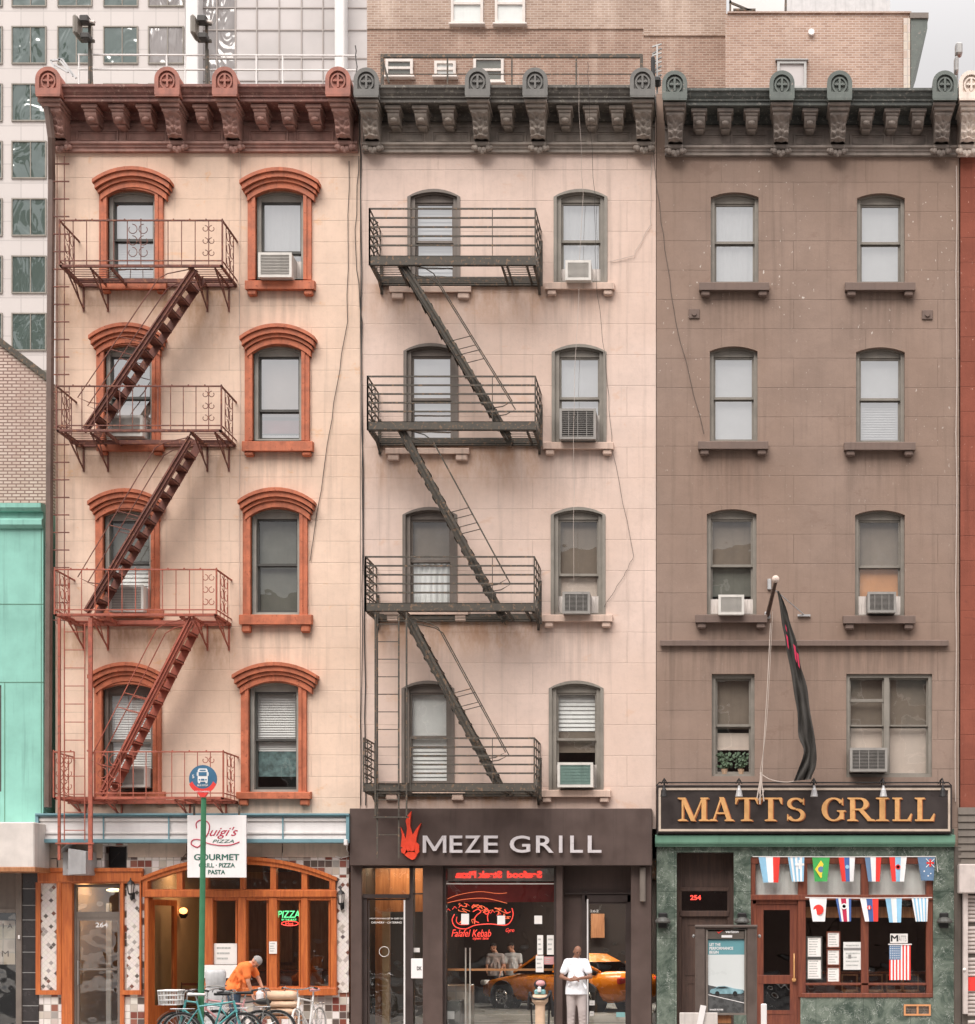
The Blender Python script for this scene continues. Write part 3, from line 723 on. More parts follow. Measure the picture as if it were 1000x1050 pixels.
# ---- the cream building ----
B1 = thing('apartment_building', 'cream rendered five storey building with orange window surrounds, pizzeria at street level', 'building', (X(208), 0, 0))
W1 = [(111,160,196,287), (263,312,196,287), (108,157,355,453), (260,310,355,452), (107,156,524,624), (258,308,522,630), (106,158,702,812), (256,307,700,812)]
HD = [(95,175,171,195), (246,327,172,196), (91,168,331,355), (246,323,332,356), (90,167,501,525), (244,322,500,524), (90,168,679,703), (238,325,679,703)]
SH = [[(0,.48,'white'),(.48,1,'slat')], [(0,1,'curtain')], [(0,.55,'gray'),(.55,1,'pink')], [(0,.7,'pink'),(.74,.9,'red'),(.92,1,'white')],  # right window, second row: pink and red shades imitate reflected sky and buildings
      [(0,.45,'gray'),(.45,1,'slat2')], [(0,1,'gray')], [(0,1,'slat')], [(0,.6,'slat'),(.6,.86,'teal')]]
shell(B1, 56.5, 369.5, 90, 850, 'cream', [hole(a, b, c, d) for a, b, c, d in W1], floors=FL)
SB = {1:(251,322,287,296,302), 3:(248,320,452,462,467), 5:(245,319,630,640,648), 7:(242,318,812,819,826)}
for i, (a, b, c, d) in enumerate(W1):
    w, bx = window(B1, a, b, c, d, frame='frame_light' if i != 6 else 'frame_brown', shades=SH[i], meet=.5 if i not in (1,3) else .66, gl='glass' if i > 3 else 'glass_hi', fw=.075)
    surround_b1(w, bx, HD[i])
    if i in SB: sill(w, *SB[i], 'orange_trim', .16, bw=9)
    else: sill(w, a-9, b+10, d, d+9, d+13, 'orange_trim', .12)
cornice(B1, 40, 363, (50,172,231,347), (92,120,148,206,266,294,322), 0, 'redbrown', 'cap_red')
# ---- the blush building ----
B2 = thing('apartment_building', 'pale pink rendered five storey building with grey iron fire escape, between cream and brown ones', 'building', (X(520), 0, 0))
W2 = [(421,469,197,291), (571,620,197,290), (417,467,355,457), (569,619,356,454), (416,466,523,622), (568,618,523,631), (415,463,701,806), (566,616,701,811)]
SH2 = [[(0,1,'slat2')], [(0,1,'curtain')], [(0,.62,'white'),(.62,1,'pink')], [(0,1,'white')], [(0,.48,'taupe'),(.48,1,'lace')], [(0,.6,'taupe'),(.6,1,'pink')], [(0,.6,'white'),(.6,1,'slat2')], [(0,.4,'slat2'),(.4,.62,'taupe')]]
shell(B2, 369.5, 673, 92, 850, 'blush', [hole(a, b, c, d) for a, b, c, d in W2], floors=FL)
for i, (a, b, c, d) in enumerate(W2):
    w, bx = window(B2, a, b, c, d, frame='frame_brown' if i in (0,2,4,6) else 'frame_gray', shades=SH2[i], fw=.085, gl='glass' if i > 3 else 'glass_hi', recess=.04, meet=.5 if i != 5 else .6)
    m = MB(); x0, x1, zb, zs, rs = bx
    m.ring(arch(x0-.06, x1+.06, zb-.02, zs, rs+.06), arch(x0+.002, x1-.002, zb-.02, zs, rs-.002), -.022, .04); m.build('surround', 'frame_brown' if i % 2 == 0 else 'frame_gray', w)
    if i % 2: sill(w, a-12, b+10, d-1, d+6, d+12, 'sill_blush', .14, bw=9)
    else: sill(w, a-22, b+14, d+2, d+8, d+15, 'sill_blush', .1, bw=12)
cornice(B2, 366, 672, (376,490,549,659), (403,431,459,519,579,606,633), 1, 'graygreen', 'cap_gray')
# ---- the brown building ----
B3 = thing('apartment_building', 'dark brown rendered five storey building with plain arched windows, green marble bar below', 'building', (X(828), 0, 0))
W3 = [(729,778,197,290,5), (879,928,198,290,5), (728,777,355,453,5), (878,928,356,454,5), (725,776,522,631,5), (877,928,523,632,5), (730,774,691,796,0)]
SH3 = [[(0,1,'curtain')], [(0,1,'white')], [(0,1,'white')], [(0,.5,'white'),(.5,1,'slat')], [(0,.5,'taupe'),(.5,.8,'gray')], [(0,.5,'taupe'),(.5,1,'orange')], [(0,.52,'taupe'),(.56,.74,'pink')]]
dbl = (868, 956, 691, 797)
shell(B3, 673, 984, 96, 850, 'brown', [hole(*q) for q in W3] + [hole(*dbl, 0)], floors=FL)
for i, (a, b, c, d, r) in enumerate(W3):
    w, bx = window(B3, a, b, c, d, r, frame='frame_gray', shades=SH3[i], fw=.075, gl='glass' if i > 3 else 'glass_hi', recess=.09)
    if i < 6: sill(w, a-12, b+11, d-1, d+7, d+13, 'sill_brown', .17, bw=9)
w = MB(); x0, x1, z1, z0 = X(868), X(956), Z(691), Z(797); xm = X(909.5)
w.rframe(x0, x1, z0, z1, .07, .05, .2); w.box(xm-.05, xm+.05, .04, .2, z0+.07, z1-.07); w = w.build('window', 'frame_gray', B3)
for (a, b) in ((x0+.07, xm-.05), (xm+.05, x1-.07)):
    mz = (z0+z1)/2
    for k, (za, zc, yy) in enumerate(((mz, z1-.07, .12), (z0+.07, mz+.03, .16))):
        s = MB(); s.rframe(a, b, za, zc, .03, yy, yy+.035); s.build('sash', 'frame_gray', w)
        g = MB(); g.quad(a+.03, b-.03, za+.03, zc-.03, yy+.02); g.build('pane', 'glass', w)
    shade('taupe', a, b, mz, z1-.08, .26, w); shade('pink', a, b, z0+.08, mz-.02, .27, w)
m = MB(); m.box(x0+.08, xm-.05, .105, .135, Z(719), Z(716)); m.build('glazing_bar', 'frame_gray', w)
for (a, b, c, d) in ((677,973,656,662),):
    m = MB(); m.extx([(-.10, Z(d,-.1)), (-.10, Z(c,-.1)-.02), (-.06, Z(c,-.1)), (.0, Z(c,-.1)+.015), (0, Z(d,-.1)+.02)], X(a,-.1), X(b,-.1)); m.build('band_course', 'sill_brown', B3)
for (px, py) in ((712,322), (951,323)):
    m = MB(); m.bbox(X(px)-.11, X(px)+.11, -.03, 0, Z(py)-.1, Z(py)+.1, .03); m.cyl((X(px), -.06, Z(py)), (X(px), -.02, Z(py)), .05, 10); m.build('anchor_plate', 'sill_brown', B3)
cornice(B3, 680, 986, (692,802,861,969), (717,744,771,831,889,915,942), 4, 'green_dark', 'cap_green')
# ---- air conditioners ----
acs = [
 ('white boxy unit under white curtain, top floor of the cream building', 265,299,259,284, 'light', (263,312)),
 ('grey-white unit behind the second balcony railing of the cream building', 112,146,426,447, 'light', (108,157)),
 ('white unit behind the third balcony railing of the cream building', 112,147,600,627, 'light', (107,156)),
 ('grey unit behind the lowest balcony railing of the cream building', 116,150,786,807, 'light', (106,158)),
 ('small square unit under curtains, top floor of the pale pink building', 580,606,267,287, 'light', (571,620)),
 ('large pale unit with dark grille, biggest on the pale pink building', 574,611,419,450, 'gray', (569,619)),
 ('small unit with white rim below a taupe shade, third floor of the pale pink building', 577,605,607,629, 'gray', (568,618)),
 ('white unit with green-grey grille, lowest on the pale pink building', 572,608,782,807, 'green', (566,616)),
 ('pale unit under a dark pane with a paper in it, left on the brown building', 737,763,610,630, 'light', (725,776)),
 ('unit with dark barred grille under an orange shade on the brown building', 890,919,607,628, 'gray', (877,928)),
 ('wide louvred unit in the double window above the gold lettered sign', 872,910,767,791, 'gray', None)]
for lb, a, b, c, d, st, wn in acs:
    t = make_ac('air_conditioner', lb, a, b, c, d, st, win=wn)
    if st == 'gray': pass
def pbox(m, px0, px1, pt, pb, y0, y1, r=0.0):
    a = (X(px0, y0), X(px1, y0), y0, y1, Z(pb, y0), Z(pt, y0))
    return m.bbox(*a, r) if r else m.box(*a)
def scroll(m, o, ax, w, h, r=.008):
    """wrought iron panel of C-scrolls: o lower corner, ax unit direction, w wide, h high"""
    o = Vector(o); ax = Vector(ax)
    for k in range(3):
        for sg in (-1, 1):
            c = o+ax*(w/2+sg*w*.25)+Vector((0, 0, h*(k+.5)/3)); rr = min(w*.24, h/6.6); p = []
            for i in range(11):
                a = 2*PI*i/10*.86+(PI/2); q = rr*(1-.055*i*.6)
                p.append(c+ax*(math.cos(a)*q*sg)+Vector((0, 0, math.sin(a)*q)))
            m.tube(p, r, 4)
def stair(root, p, q, ya, yb, mat, n, hand, side):
    """flight between two points (x,z): two stringers, open treads, rod handrails"""
    s = MB(); (xa, za), (xb, zb) = p, q
    for y in (ya, yb):
        s.bar((xa, y, za), (xb, y, zb), .022, .15); s.bar((xa, y-.02 if y == ya else y+.02, za+.066), (xb, y-.02 if y == ya else y+.02, zb+.066), .05, .012); s.bar((xa, y-.02 if y == ya else y+.02, za-.066), (xb, y-.02 if y == ya else y+.02, zb-.066), .05, .012)
    st = s.build('stair', mat, root)
    for i in range(1, n):
        t = i/n; x = xa+(xb-xa)*t; z = za+(zb-za)*t; dx = .10
        m = MB(); m.box(x-dx, x+dx, ya+.015, yb-.015, z-.006, z+.012); m.box(x-dx, x-dx+.012, ya+.015, yb-.015, z-.035, z+.012); m.box(x+dx-.012, x+dx, ya+.015, yb-.015, z-.035, z+.012)
        m.build('step', mat, st)
    d = Vector((xb-xa, 0, zb-za)); off = side*hand
    for y in (ya-.01, yb):
        h = MB(); P = lambda t: Vector((xa+(xb-xa)*t+off, y, za+(zb-za)*t))
        h.tube([P(.0)-Vector((off*.9, 0, 0)), P(.03)-Vector((off*.2, 0, 0)), P(.06), P(.80), P(.83)-Vector((off*.5, 0, 0)), P(.84)-Vector((off, 0, 0))], .011, 6)
        for t in (.42, .50): h.tube([P(t), P(t)-Vector((off*.97, 0, .25*abs(off)))], .009, 5)
        h.build('handrail', mat, st)
def fe_cream():
    t = thing('fire_escape', 'rust red iron fire escape with upright railing bars and scrollwork on the cream building', 'fire escape', (X(150), 0, Z(820)))
    yf = -.95
    lv = [(226, 272, 61, 228, 52, 35), (396, 441, 58, 227, 50, 32), (584, 630, 56, 222, 50, 38), (771, 818, 55, 229, 40, 40)]
    for k, (ry, dy, xl, xr, gl, gr) in enumerate(lv):
        mat = 'iron_rust' if k < 2 else 'iron_red'
        a, b = X(xl, yf), X(xr, yf); z = Z(dy, yf); zr = Z(ry, yf); g1 = X(xl+gl, yf); g2 = X(xr-gr, yf)
        m = MB()
        m.bbox(a, b, yf, yf+.05, z-.03, z+.02, .005); m.bbox(a, a+.05, yf, 0, z-.03, z+.015, .005); m.bbox(b-.05, b, yf, 0, z-.03, z+.015, .005)
        m.bbox(a, b, -.30, -.25, z-.07, z+.012, .005); m.bbox(a, b, -.05, .0, z-.05, z+.012, .005)
        for y in [yf+.09+.105*i for i in range(9)]:
            if y < -.32: m.box(a+.05, g1, y, y+.022, z-.004, z+.004); m.box(g2, b-.05, y, y+.022, z-.004, z+.004)
            else: m.box(a+.05, b-.05, y, y+.022, z-.004, z+.004)
        for x in (g1, g2): m.box(x-.02, x+.02, yf+.05, -.05, z-.06, z+.0)
        pf = m.build('platform', mat, t)
        for x in ((X(86), X(111), X(213), X(235)) if k < 3 else (X(88), X(125), X(195), X(232))):
            dz = .48 if k < 3 else .30
            m = MB(); m.bar((x, yf+.06, z-.04), (x, 0, z-.04), .03, .04); m.bar((x, yf+.12, z-.06), (x, -.03, z-dz), .022, .03); m.bar((x, -.015, z), (x, -.015, z-dz-.06), .03, .03); m.bar((x, yf*.5, z-.05), (x, -.2, z-dz*.85), .018)
            m.build('bracket', mat, pf)
        r = MB(); xs = a if k < 3 else X(97, yf)
        r.bar((xs, yf, zr), (b, yf, zr), .035, .022); r.bar((xs, yf, z+.09), (b, yf, z+.09), .02)
        n = max(2, int((b-xs)/.245))
        for i in range(n+1):
            x = xs+(b-xs)*i/n; r.bar((x, yf, z), (x, yf, zr), .014 if 0 < i < n else .028)
        for x in (a, b):
            r.bar((x, yf, zr), (x, 0, zr), .035, .022); r.bar((x, yf, z+.09), (x, 0, z+.09), .02)
            for i in range(4): y = yf+(0-yf)*i/4; r.bar((x, y, z), (x, y, zr), .014)
            scroll(r, (x, -.72, z+.1), (0, 1, 0), .5, zr-z-.14)
        if k == 3:
            r.bar((a, yf, zr), (a+.4, yf, zr), .035, .022); r.bar((a+.4, yf, z), (a+.4, yf, zr), .02); r.bar((a, yf, z), (a, yf, zr), .028)
            scroll(r, (a+.02, yf, z+.1), (1, 0, 0), .36, zr-z-.14); scroll(r, (xs+.02, yf, z+.1), (1, 0, 0), .5, zr-z-.14)
        if k == 0: scroll(r, (X(130, yf), yf, z+.14), (1, 0, 0), .44, zr-z-.2)
        scroll(r, (X(207, yf), yf, z+.12), (1, 0, 0), .26, zr-z-.16)
        for x in [a+(b-a)*i/10 for i in range(11)]: r.sph((x, yf, zr+.02), .018, 6, 4)
        r.build('railing', mat, t)
    for k, (p, q, n) in enumerate((((200,276),(88,441),12), ((196,449),(89,628),13), ((197,634),(104,816),13))):
        stair(t, (X(p[0], -.85), Z(p[1], -.85)), (X(q[0], -.85), Z(q[1], -.85)), -.86, -.38, 'iron_rust' if k < 2 else 'iron_red', n, .58, -1)
    y = -.99
    m = MB()
    for px in (66, 87): m.tube([(X(px, y), y, Z(640, y)), (X(px, y), y, Z(862, y))], .012, 6)
    for i in range(12): z = Z(648+i*18.5, y); m.tube([(X(66, y), y, z), (X(87, y), y, z)], .009, 5)
    m.build('drop_ladder', 'iron_red', t)
    for px, w in ((61, .045), (93, .075)):
        m = MB(); m.bar((X(px, y), y-.01, Z(634, y)), (X(px, y), y-.01, Z(882, y)), w, .05); m.build('guide_rail', 'iron_red', t)
    m = MB(); m.bar((X(58, y), y-.04, Z(865, y)), (X(97, y), y-.04, Z(865, y)), .03); m.build('tie_bar', 'iron_red', t)
    return t
fe_cream()
def fe_blush():
    t = thing('fire_escape', 'dark grey iron fire escape with horizontal rails on the pale pink building', 'fire escape', (X(465), 0, Z(812)))
    yf = -1.0; mat = 'iron_gray'
    lv = [(214, 262, 272, 379, 549), (386, 432, 441, 377, 549), (571, 618, 627, 375, 548), (757, 803, 812, 373, 548)]
    for k, (ry, d0, d1, xl, xr) in enumerate(lv):
        a, b = X(xl, yf), X(xr, yf); z1, z0 = Z(d0, yf), Z(d1, yf); zr = Z(ry, yf); m = MB()
        m.bbox(a, b, yf, yf+.012, z0, z1, .002); m.box(a, b, yf, yf+.06, z0, z0+.012); m.box(a, b, yf, yf+.06, z1-.012, z1)
        m.box(a, b, -.07, -.055, z0-.01, z1-.03); m.box(a, b, -.055, -.0, z0-.01, z0+.005)
        m.box(a, a+.014, yf+.013, -.0, z0, z1-.02); m.box(b-.014, b, yf+.013, 0, z0, z1-.02)
        g1, g2 = X(413, yf), X(514, yf)
        for x in (g1, g1-.1, g2, g2+.1, b-.18): m.box(x-.012, x+.012, yf+.02, -.06, z0-.004, z0+.08)
        for i in range(9):
            y = yf+.08+.105*i
            if y < -.34: m.box(a+.02, g1, y, y+.02, z0+.03, z0+.038); m.box(g2, b-.02, y, y+.02, z0+.03, z0+.038)
            else: m.box(a+.02, b-.02, y, y+.02, z0+.03, z0+.038)
        pf = m.build('platform', mat, t)
        for x in (a+.03, b-.03):
            m = MB(); m.bar((x, yf+.06, z0-.01), (x, -.02, z0-.01), .04, .03); m.bar((x, -.03, z1+.35 if x > 0 or True else z0), (x, -.03, z0-.18), .05, .04); m.bar((x, yf*.35, z0), (x, -.03, z0-.16), .03)
            m.build('bracket', mat, pf)
        r = MB(); xs = a if k < 3 else X(421, yf); n = 5
        for i in range(n):
            z = zr-(zr-z1-.02)*i/n
            r.bar((xs, yf, z), (b, yf, z), .018, .032); r.bar((b, yf, z), (b, 0, z), .018, .032); r.bar((a, yf, z), (a, 0, z), .018, .032)
        for x in (xs, b, a): r.bar((x, yf, z0), (x, yf, zr+.01), .028)
        for x in (a, b):
            for y in (-.66, -.33, -.03): r.bar((x, y, z0+.02), (x, y, zr), .018)
        for px in (505, ): r.bar((X(px, yf), yf, z0), (X(px, yf), yf, zr), .014)
        # flat side stay on the right and folded scroll stay on the left
        r.bar((b+.02, yf*.25, zr-.35), (b-.0, yf+.06, z0), .05, .012); r.bar((b+.03, -.25, zr-.3), (b+.03, -.25, z0-.1), .06, .03)
        for i in range(5):
            z = z1+(zr-z1)*i/5; r.tube([(a+.02, yf+.3, z), (a+.09, yf+.33, z+.06), (a+.02, yf+.36, z+.12), (a-.05, yf+.33, z+.15)], .016, 5)
        r.build('railing', mat, t)
    for (p, q, n) in (((412,270),(521,447),13), ((411,440),(515,632),14), ((418,634),(511,806),13)):
        stair(t, (X(p[0], -.9), Z(p[1], -.9)), (X(q[0], -.9), Z(q[1], -.9)), -.9, -.42, mat, n, .50, 1)
    y = -1.03; m = MB()
    for px in (387, 409): m.bar((X(px, y), y, Z(630, y)), (X(px, y), y, Z(880, y)), .03, .018)
    for i in range(13):
        z = Z(640+i*18, y); m.bar((X(387, y), y, z), (X(409, y), y, z), .016)
    m.build('drop_ladder', 'iron_gray', t); y = -1.06
    for px in (385, 417):
        m = MB(); m.bar((X(px, y), y, Z(628, y)), (X(px, y), y, Z(838, y)), .03, .03); m.build('guide_rail', 'iron_gray', t)
    m = MB(); m.bar((X(383, y), y, Z(838, y)), (X(419, y), y, Z(838, y)), .03); m.bar((X(383, y), y, Z(810, y)), (X(419, y), y, Z(810, y)), .02); m.build('tie_bar', 'iron_gray', t)
fe_blush()
# cast-iron downpipe and cable runs on the fronts
def cable(label, pts, r, mat, name='wall_cable', cat='cable', y=-.03, clips=0, group='cables hanging down the fronts'):
    m = MB(); P = [(X(p[0], y), p[2] if len(p) > 2 else y, Z(p[1], y)) for p in pts]
    # gentle sag between points
    Q = []
    for i in range(len(P)-1):
        a, b = Vector(P[i]), Vector(P[i+1])
        for k in range(6): Q.append(a.lerp(b, k/6)+Vector((.012*math.sin(k*2.1+i), 0, 0)) if r < .02 else a.lerp(b, k/6))
    Q.append(P[-1]); m.tube(Q, r, 6)
    for i in range(clips):
        q = Vector(P[0]).lerp(Vector(P[-1]), (i+.5)/clips); m.box(q.x-r*2.2, q.x+r*2.2, q.y-r*1.15, .0, q.z-.02, q.z+.02)
    return tag(m.build(name, mat), label, cat, group)
cable('thick brown downpipe down the left edge of the cream building', [(57,110,-.62),(60,150,-.5),(53,185,-.16),(52,300,-.16),(50,640,-.16),(49,828,-.16)], .075, 'pipe_brown', 'downpipe', 'downpipe', -.16, 0, None)
w = thing('wall_ladder', 'narrow rung ladder fixed beside the brown downpipe on the cream building', 'ladder', (X(62), 0, Z(640)))
m = MB(); y = -.2
for px in (58.5, 66): m.tube([(X(px, y), y, Z(160, y)), (X(px, y), y, Z(640, y))], .009, 5)
m.build('stile', 'iron_rust', w); m = MB()
for i in range(27): z = Z(168+i*18, y); m.box(X(55, y), X(71, y), y-.012, y+.012, z-.01, z+.01)
m.build('rung', 'iron_rust', w)['kind'] = 'stuff'
cable('thin black cable in the seam between the cream and pale pink buildings', [(370,60,-.5),(373,95,-.6),(370,160),(371,400),(374,640),(375,826)], .012, 'cable')
cable('second black cable left of the seam, bowing out near the middle', [(368,160),(364,250),(371,330),(372,560),(370,826)], .008, 'cable')
cable('loose cable slanting across the cream wall right of the windows', [(358,165),(356,330),(340,430),(318,575)], .007, 'cable')
cable('straight grey cable running down between the cream building windows', [(246,110,-.75),(246,160),(246,640)], .005, 'cable_pale')
cable('pale cord dropping from the roof over the right windows of the pink building', [(606,85,-.8),(607,120,-.8),(610,200,-.1),(612,290,-.2),(622,380),(628,460),(650,570),(640,590),(620,622)], .004, 'cable')
cable('thin cord dropping by the sill ends of the pink building', [(596,90,-.8),(598,200,-.1),(590,420,-.35),(590,600,-.35)], .004, 'cable_pale')
cable('dark cable hanging along the right edge of the pale pink wall', [(672,100,-.3),(671,170),(680,240),(693,330),(722,445)], .005, 'cable')
cable('faint cable curving over the pink wall beside its right edge', [(668,160),(667,230),(650,262),(626,268)], .006, 'cable_pale')
cable('pale straight cable in the seam between the brown and red fronts', [(981,170),(981,500),(980,822)], .012, 'cable_pale')
# ------------------------------------------------------------------ roman letters cut from strokes (unit height 1)
class Pen:
    def __init__(s, m, x, z, w, h, y, dep): s.m, s.x, s.z, s.w, s.h, s.y, s.d, s.k = m, x, z, w, h, y, dep, 0
    def poly(s, pts):
        s.k += 1; s.m.prism([(s.x+a*s.w, s.z+b*s.h) for a, b in pts], s.y-s.d-.0006*s.k, s.y)
    def stem(s, x, a, b, t): s.poly([(x-t/2, a), (x+t/2, a), (x+t/2, b), (x-t/2, b)])
    def serif(s, x, b, w, up=1): s.poly([(x-w/2, b), (x+w/2, b), (x+w/2, b+.05*up), (x+w/5, b+.085*up), (x-w/5, b+.085*up), (x-w/2, b+.05*up)][::up])
    def diag(s, x0, z0, x1, z1, t): s.poly([(x0-t/2, z0), (x0+t/2, z0), (x1+t/2, z1), (x1-t/2, z1)])
    def arc(s, cx, cz, rx, rz, a0, a1, tmin, tmax, n=18):
        for i in range(n):
            q = []
            for j in (i, i+1):
                a = math.radians(a0+(a1-a0)*j/n); t = tmin+(tmax-tmin)*abs(math.cos(a))**1.3; q.append((a, t))
            (a, t), (b, u) = q; e = .004
            P = lambda a, t, k: (cx+(rx+k*t/2)*math.cos(a), cz+(rz+k*t*.42)*math.sin(a))
            s.m.add([(s.x+x*s.w, yy, s.z+z*s.h) for yy in (s.y-s.d-.0003, s.y) for x, z in (P(a, t, 1), P(b, u, 1), P(b, u, -1), P(a, t, -1))], [(0,1,2,3),(0,4,5,1),(2,6,7,3)]+([(3,7,4,0)] if i == 0 else [])+([(1,5,6,2)] if i == n-1 else []))
def roman(m, ch, x0, x1, z0, z1, y, dep):
    p = Pen(m, x0, z0, x1-x0, z1-z0, y, dep); T, t = .20, .07
    if ch == 'M':
        p.stem(.16, .0, 1, .06); p.stem(.84, 0, 1, .15); p.diag(.5, .0, .17, 1, .15); p.diag(.49, .0, .80, 1, .055)
        for x, w in ((.16,.3),(.84,.32)): p.serif(x, 0, w)
        p.serif(.13, 1, .25, -1); p.serif(.86, 1, .26, -1)
    if ch == 'A':
        p.diag(.16, 0, .49, 1, .07); p.diag(.82, 0, .50, 1.02, .19); p.poly([(.27,.30),(.72,.30),(.70,.37),(.29,.37)]); p.serif(.15, 0, .32); p.serif(.82, 0, .38)
    if ch == 'T':
        p.stem(.5, 0, 1, T); p.poly([(.02,.93),(.98,.93),(.98,1),(.02,1)]); p.poly([(.02,1),(.02,.72),(.06,.72),(.16,.94)][::-1]); p.poly([(.98,1),(.98,.72),(.94,.72),(.84,.94)]); p.serif(.5, 0, .48)
    if ch == 'S':
        p.arc(.5, .745, .34, .215, 20, 270, .08, .2); p.arc(.5, .265, .36, .235, -160, 90, .08, .22); p.poly([(.86,.70),(.92,.70),(.92,1.0),(.86,.93)]); p.poly([(.06,.30),(.12,.30),(.12,.08),(.06,.0)])
    if ch == 'G':
        p.arc(.5, .5, .41, .47, 38, 322, .07, .22); p.stem(.84, .08, .42, .17); p.serif(.82, .46, .36, -1); p.poly([(.84,.68),(.89,.68),(.89,1.0),(.84,.92)])
    if ch == 'R':
        p.stem(.2, 0, 1, T*.85); p.serif(.2, 0, .38); p.serif(.16, 1, .28, -1); p.poly([(.2,.93),(.45,.93),(.45,1),(.2,1)]); p.poly([(.2,.46),(.48,.46),(.48,.53),(.2,.53)]); p.arc(.45, .73, .24, .235, -90, 90, .07, .18); p.diag(.85, 0, .50, .48, .19); p.serif(.87, 0, .28)
    if ch == 'I': p.stem(.5, 0, 1, .42); p.serif(.5, 0, .95); p.serif(.5, 1, .95, -1)
    if ch == 'L': p.stem(.28, 0, 1, .21); p.serif(.28, 1, .46, -1); p.poly([(.06,0),(.92,0),(.92,.07),(.06,.07)]); p.poly([(.92,.0),(.98,.32),(.93,.32),(.76,.06)])
def stroke(m, pts, r, n=6): m.tube(pts, r, n)
def spline(pts, n=8):
    out = []
    for i in range(len(pts)-1):
        p0 = pts[max(i-1, 0)]; p1 = pts[i]; p2 = pts[i+1]; p3 = pts[min(i+2, len(pts)-1)]
        for k in range(n):
            t = k/n; out.append(tuple(.5*((2*b)+(-a+c)*t+(2*a-5*b+4*c-d)*t*t+(-a+3*b-3*c+d)*t**3) for a, b, c, d in zip(p0, p1, p2, p3)))
    out.append(pts[-1]); return out
def room(par, px0, px1, pt, depth, wallmat, back=None, floor='room_floor', y0=.3, z0=.02):
    """shop interior: side walls, back wall, ceiling, floor"""
    x0, x1, zt = X(px0), X(px1), Z(pt); m = MB()
    m.add([(x0,y0,z0),(x0,depth,z0),(x0,depth,zt),(x0,y0,zt)], [(0,1,2,3)]); m.build('shop_wall', wallmat, par); m = MB(); m.add([(x1,y0,z0),(x1,depth,z0),(x1,depth,zt),(x1,y0,zt)], [(0,1,2,3)]); m.build('shop_wall', wallmat, par)
    m = MB(); m.add([(x0,depth,z0),(x1,depth,z0),(x1,depth,zt),(x0,depth,zt)], [(0,1,2,3)]); m.build('shop_wall', back or wallmat, par)
    m = MB(); m.box(x0, x1, y0, depth, zt-.02, zt); m.build('shop_ceiling', 'dark_room', par)
    m = MB(); m.box(x0, x1, y0, depth, z0-.015, z0); m.build('shop_floor', floor, par)
def lantern(label, px, py, mat='black', yo=-.02):
    x, z = X(px), Z(py); t = thing('wall_lantern', label, 'lantern', (x, 0, z), 'wall lanterns beside the pizzeria')
    m = MB(); m.bbox(x-.04, x+.04, -.04, 0, z-.22, z-.08, .01); m.tube(spline([(x,-.03,z-.2),(x,-.12,z-.24),(x,-.18,z-.16),(x,-.16,z-.12)]), .01, 6); m.build('arm', mat, t)
    m = MB(); m.lathe((x,-.16,z), [(.03,-.14),(.05,-.12),(.052,-.1)], 6); m.lathe((x,-.16,z), [(.085,.08),(.07,.11),(.03,.15),(.012,.17),(.016,.19),(.004,.21)], 6)
    for k in range(6):
        a = 2*PI*k/6; m.tube([(x+.05*math.cos(a), -.16+.05*math.sin(a), z-.11), (x+.08*math.cos(a), -.16+.08*math.sin(a), z+.09)], .006, 4)
    m.build('cage', mat, t); m = MB(); m.lathe((x,-.16,z), [(.04,-.1),(.066,.08)], 6); m.build('shade', 'off_white', t)
# ======================= pizzeria front =======================
m = MB()
A = arch(X(148), X(345), Z(1064), Z(901), 20*D/F, 16)
big = [(X(148), Z(1064)), (X(206), Z(1064)), (X(206), Z(1020)), (X(345), Z(1020))] + A[2:]
sheet(m, [(X(40), Z(1064)), (X(358), Z(1064)), (X(358), Z(850)), (X(40), Z(850))], [[(X(64),Z(1064)),(X(128),Z(1064)),(X(128),Z(893)),(X(64),Z(893))], [(X(107),Z(892)),(X(130),Z(892)),(X(130),Z(868)),(X(107),Z(868))], big], .0, .25)
m.build('tiled_wall', 'mosaic_square', B1)
m = MB()
for a, b in ((42,76),(77,105),(131,191),(192,289),(290,357)):
    pbox(m, a, b, 864, 879 if a > 100 else 880, -.02, -.003, .004)
for a, b in ((42,58),(60,88)): pbox(m, a, b, 881, 892, -.018, -.003, .004)
m.build('wall_panel', 'beige', B1)
m = MB(); m.box(X(108), X(129), .2, .24, Z(892), Z(868)); m.box(X(128),X(129.5),.02,.2,Z(892),Z(868)); m.bar((X(112), .1, Z(885)), (X(122), .02, Z(874)), .02); m.build('vent_opening', 'black', B1)
m = MB(); pbox(m, 38, 146, 892, 905, -.09, .1, .02); pbox(m, 38, 146, 890, 894, -.12, .0, .01); m.build('lintel', 'wood_orange', B1)
for a, b in ((38, 64), (126, 146)):
    m = MB(); m.rframe(X(a), X(b), Z(1020), Z(905), (.09 if a == 38 else .035), -.07, .0, .02, .09); m.build('pilaster_frame', 'wood_orange', B1)
    m = MB(); pbox(m, a+4, b-2, 905, 1016, -.03, -.004); m.build('mosaic_panel', 'mosaic_diamond', B1)
m = MB(); pbox(m, 345.5, 357.5, 900, 1018, -.03, -.004); m.build('mosaic_panel', 'mosaic_diamond', B1)
d = MB(); d.ring([(X(64),Z(1066)),(X(128),Z(1066)),(X(128),Z(905)),(X(64),Z(905))], [(X(75),Z(1066)),(X(124),Z(1066)),(X(124),Z(906)),(X(75),Z(906))], -.05, .16); d = d.build('door_frame', 'wood_orange', B1)
m = MB(); m.rframe(X(74), X(124), Z(1062), Z(907), .06, .05, .14, .05, 0); pbox(m, 75, 123, 935, 941, .06, .13); m.build('door_jamb', 'frame_brown', d)
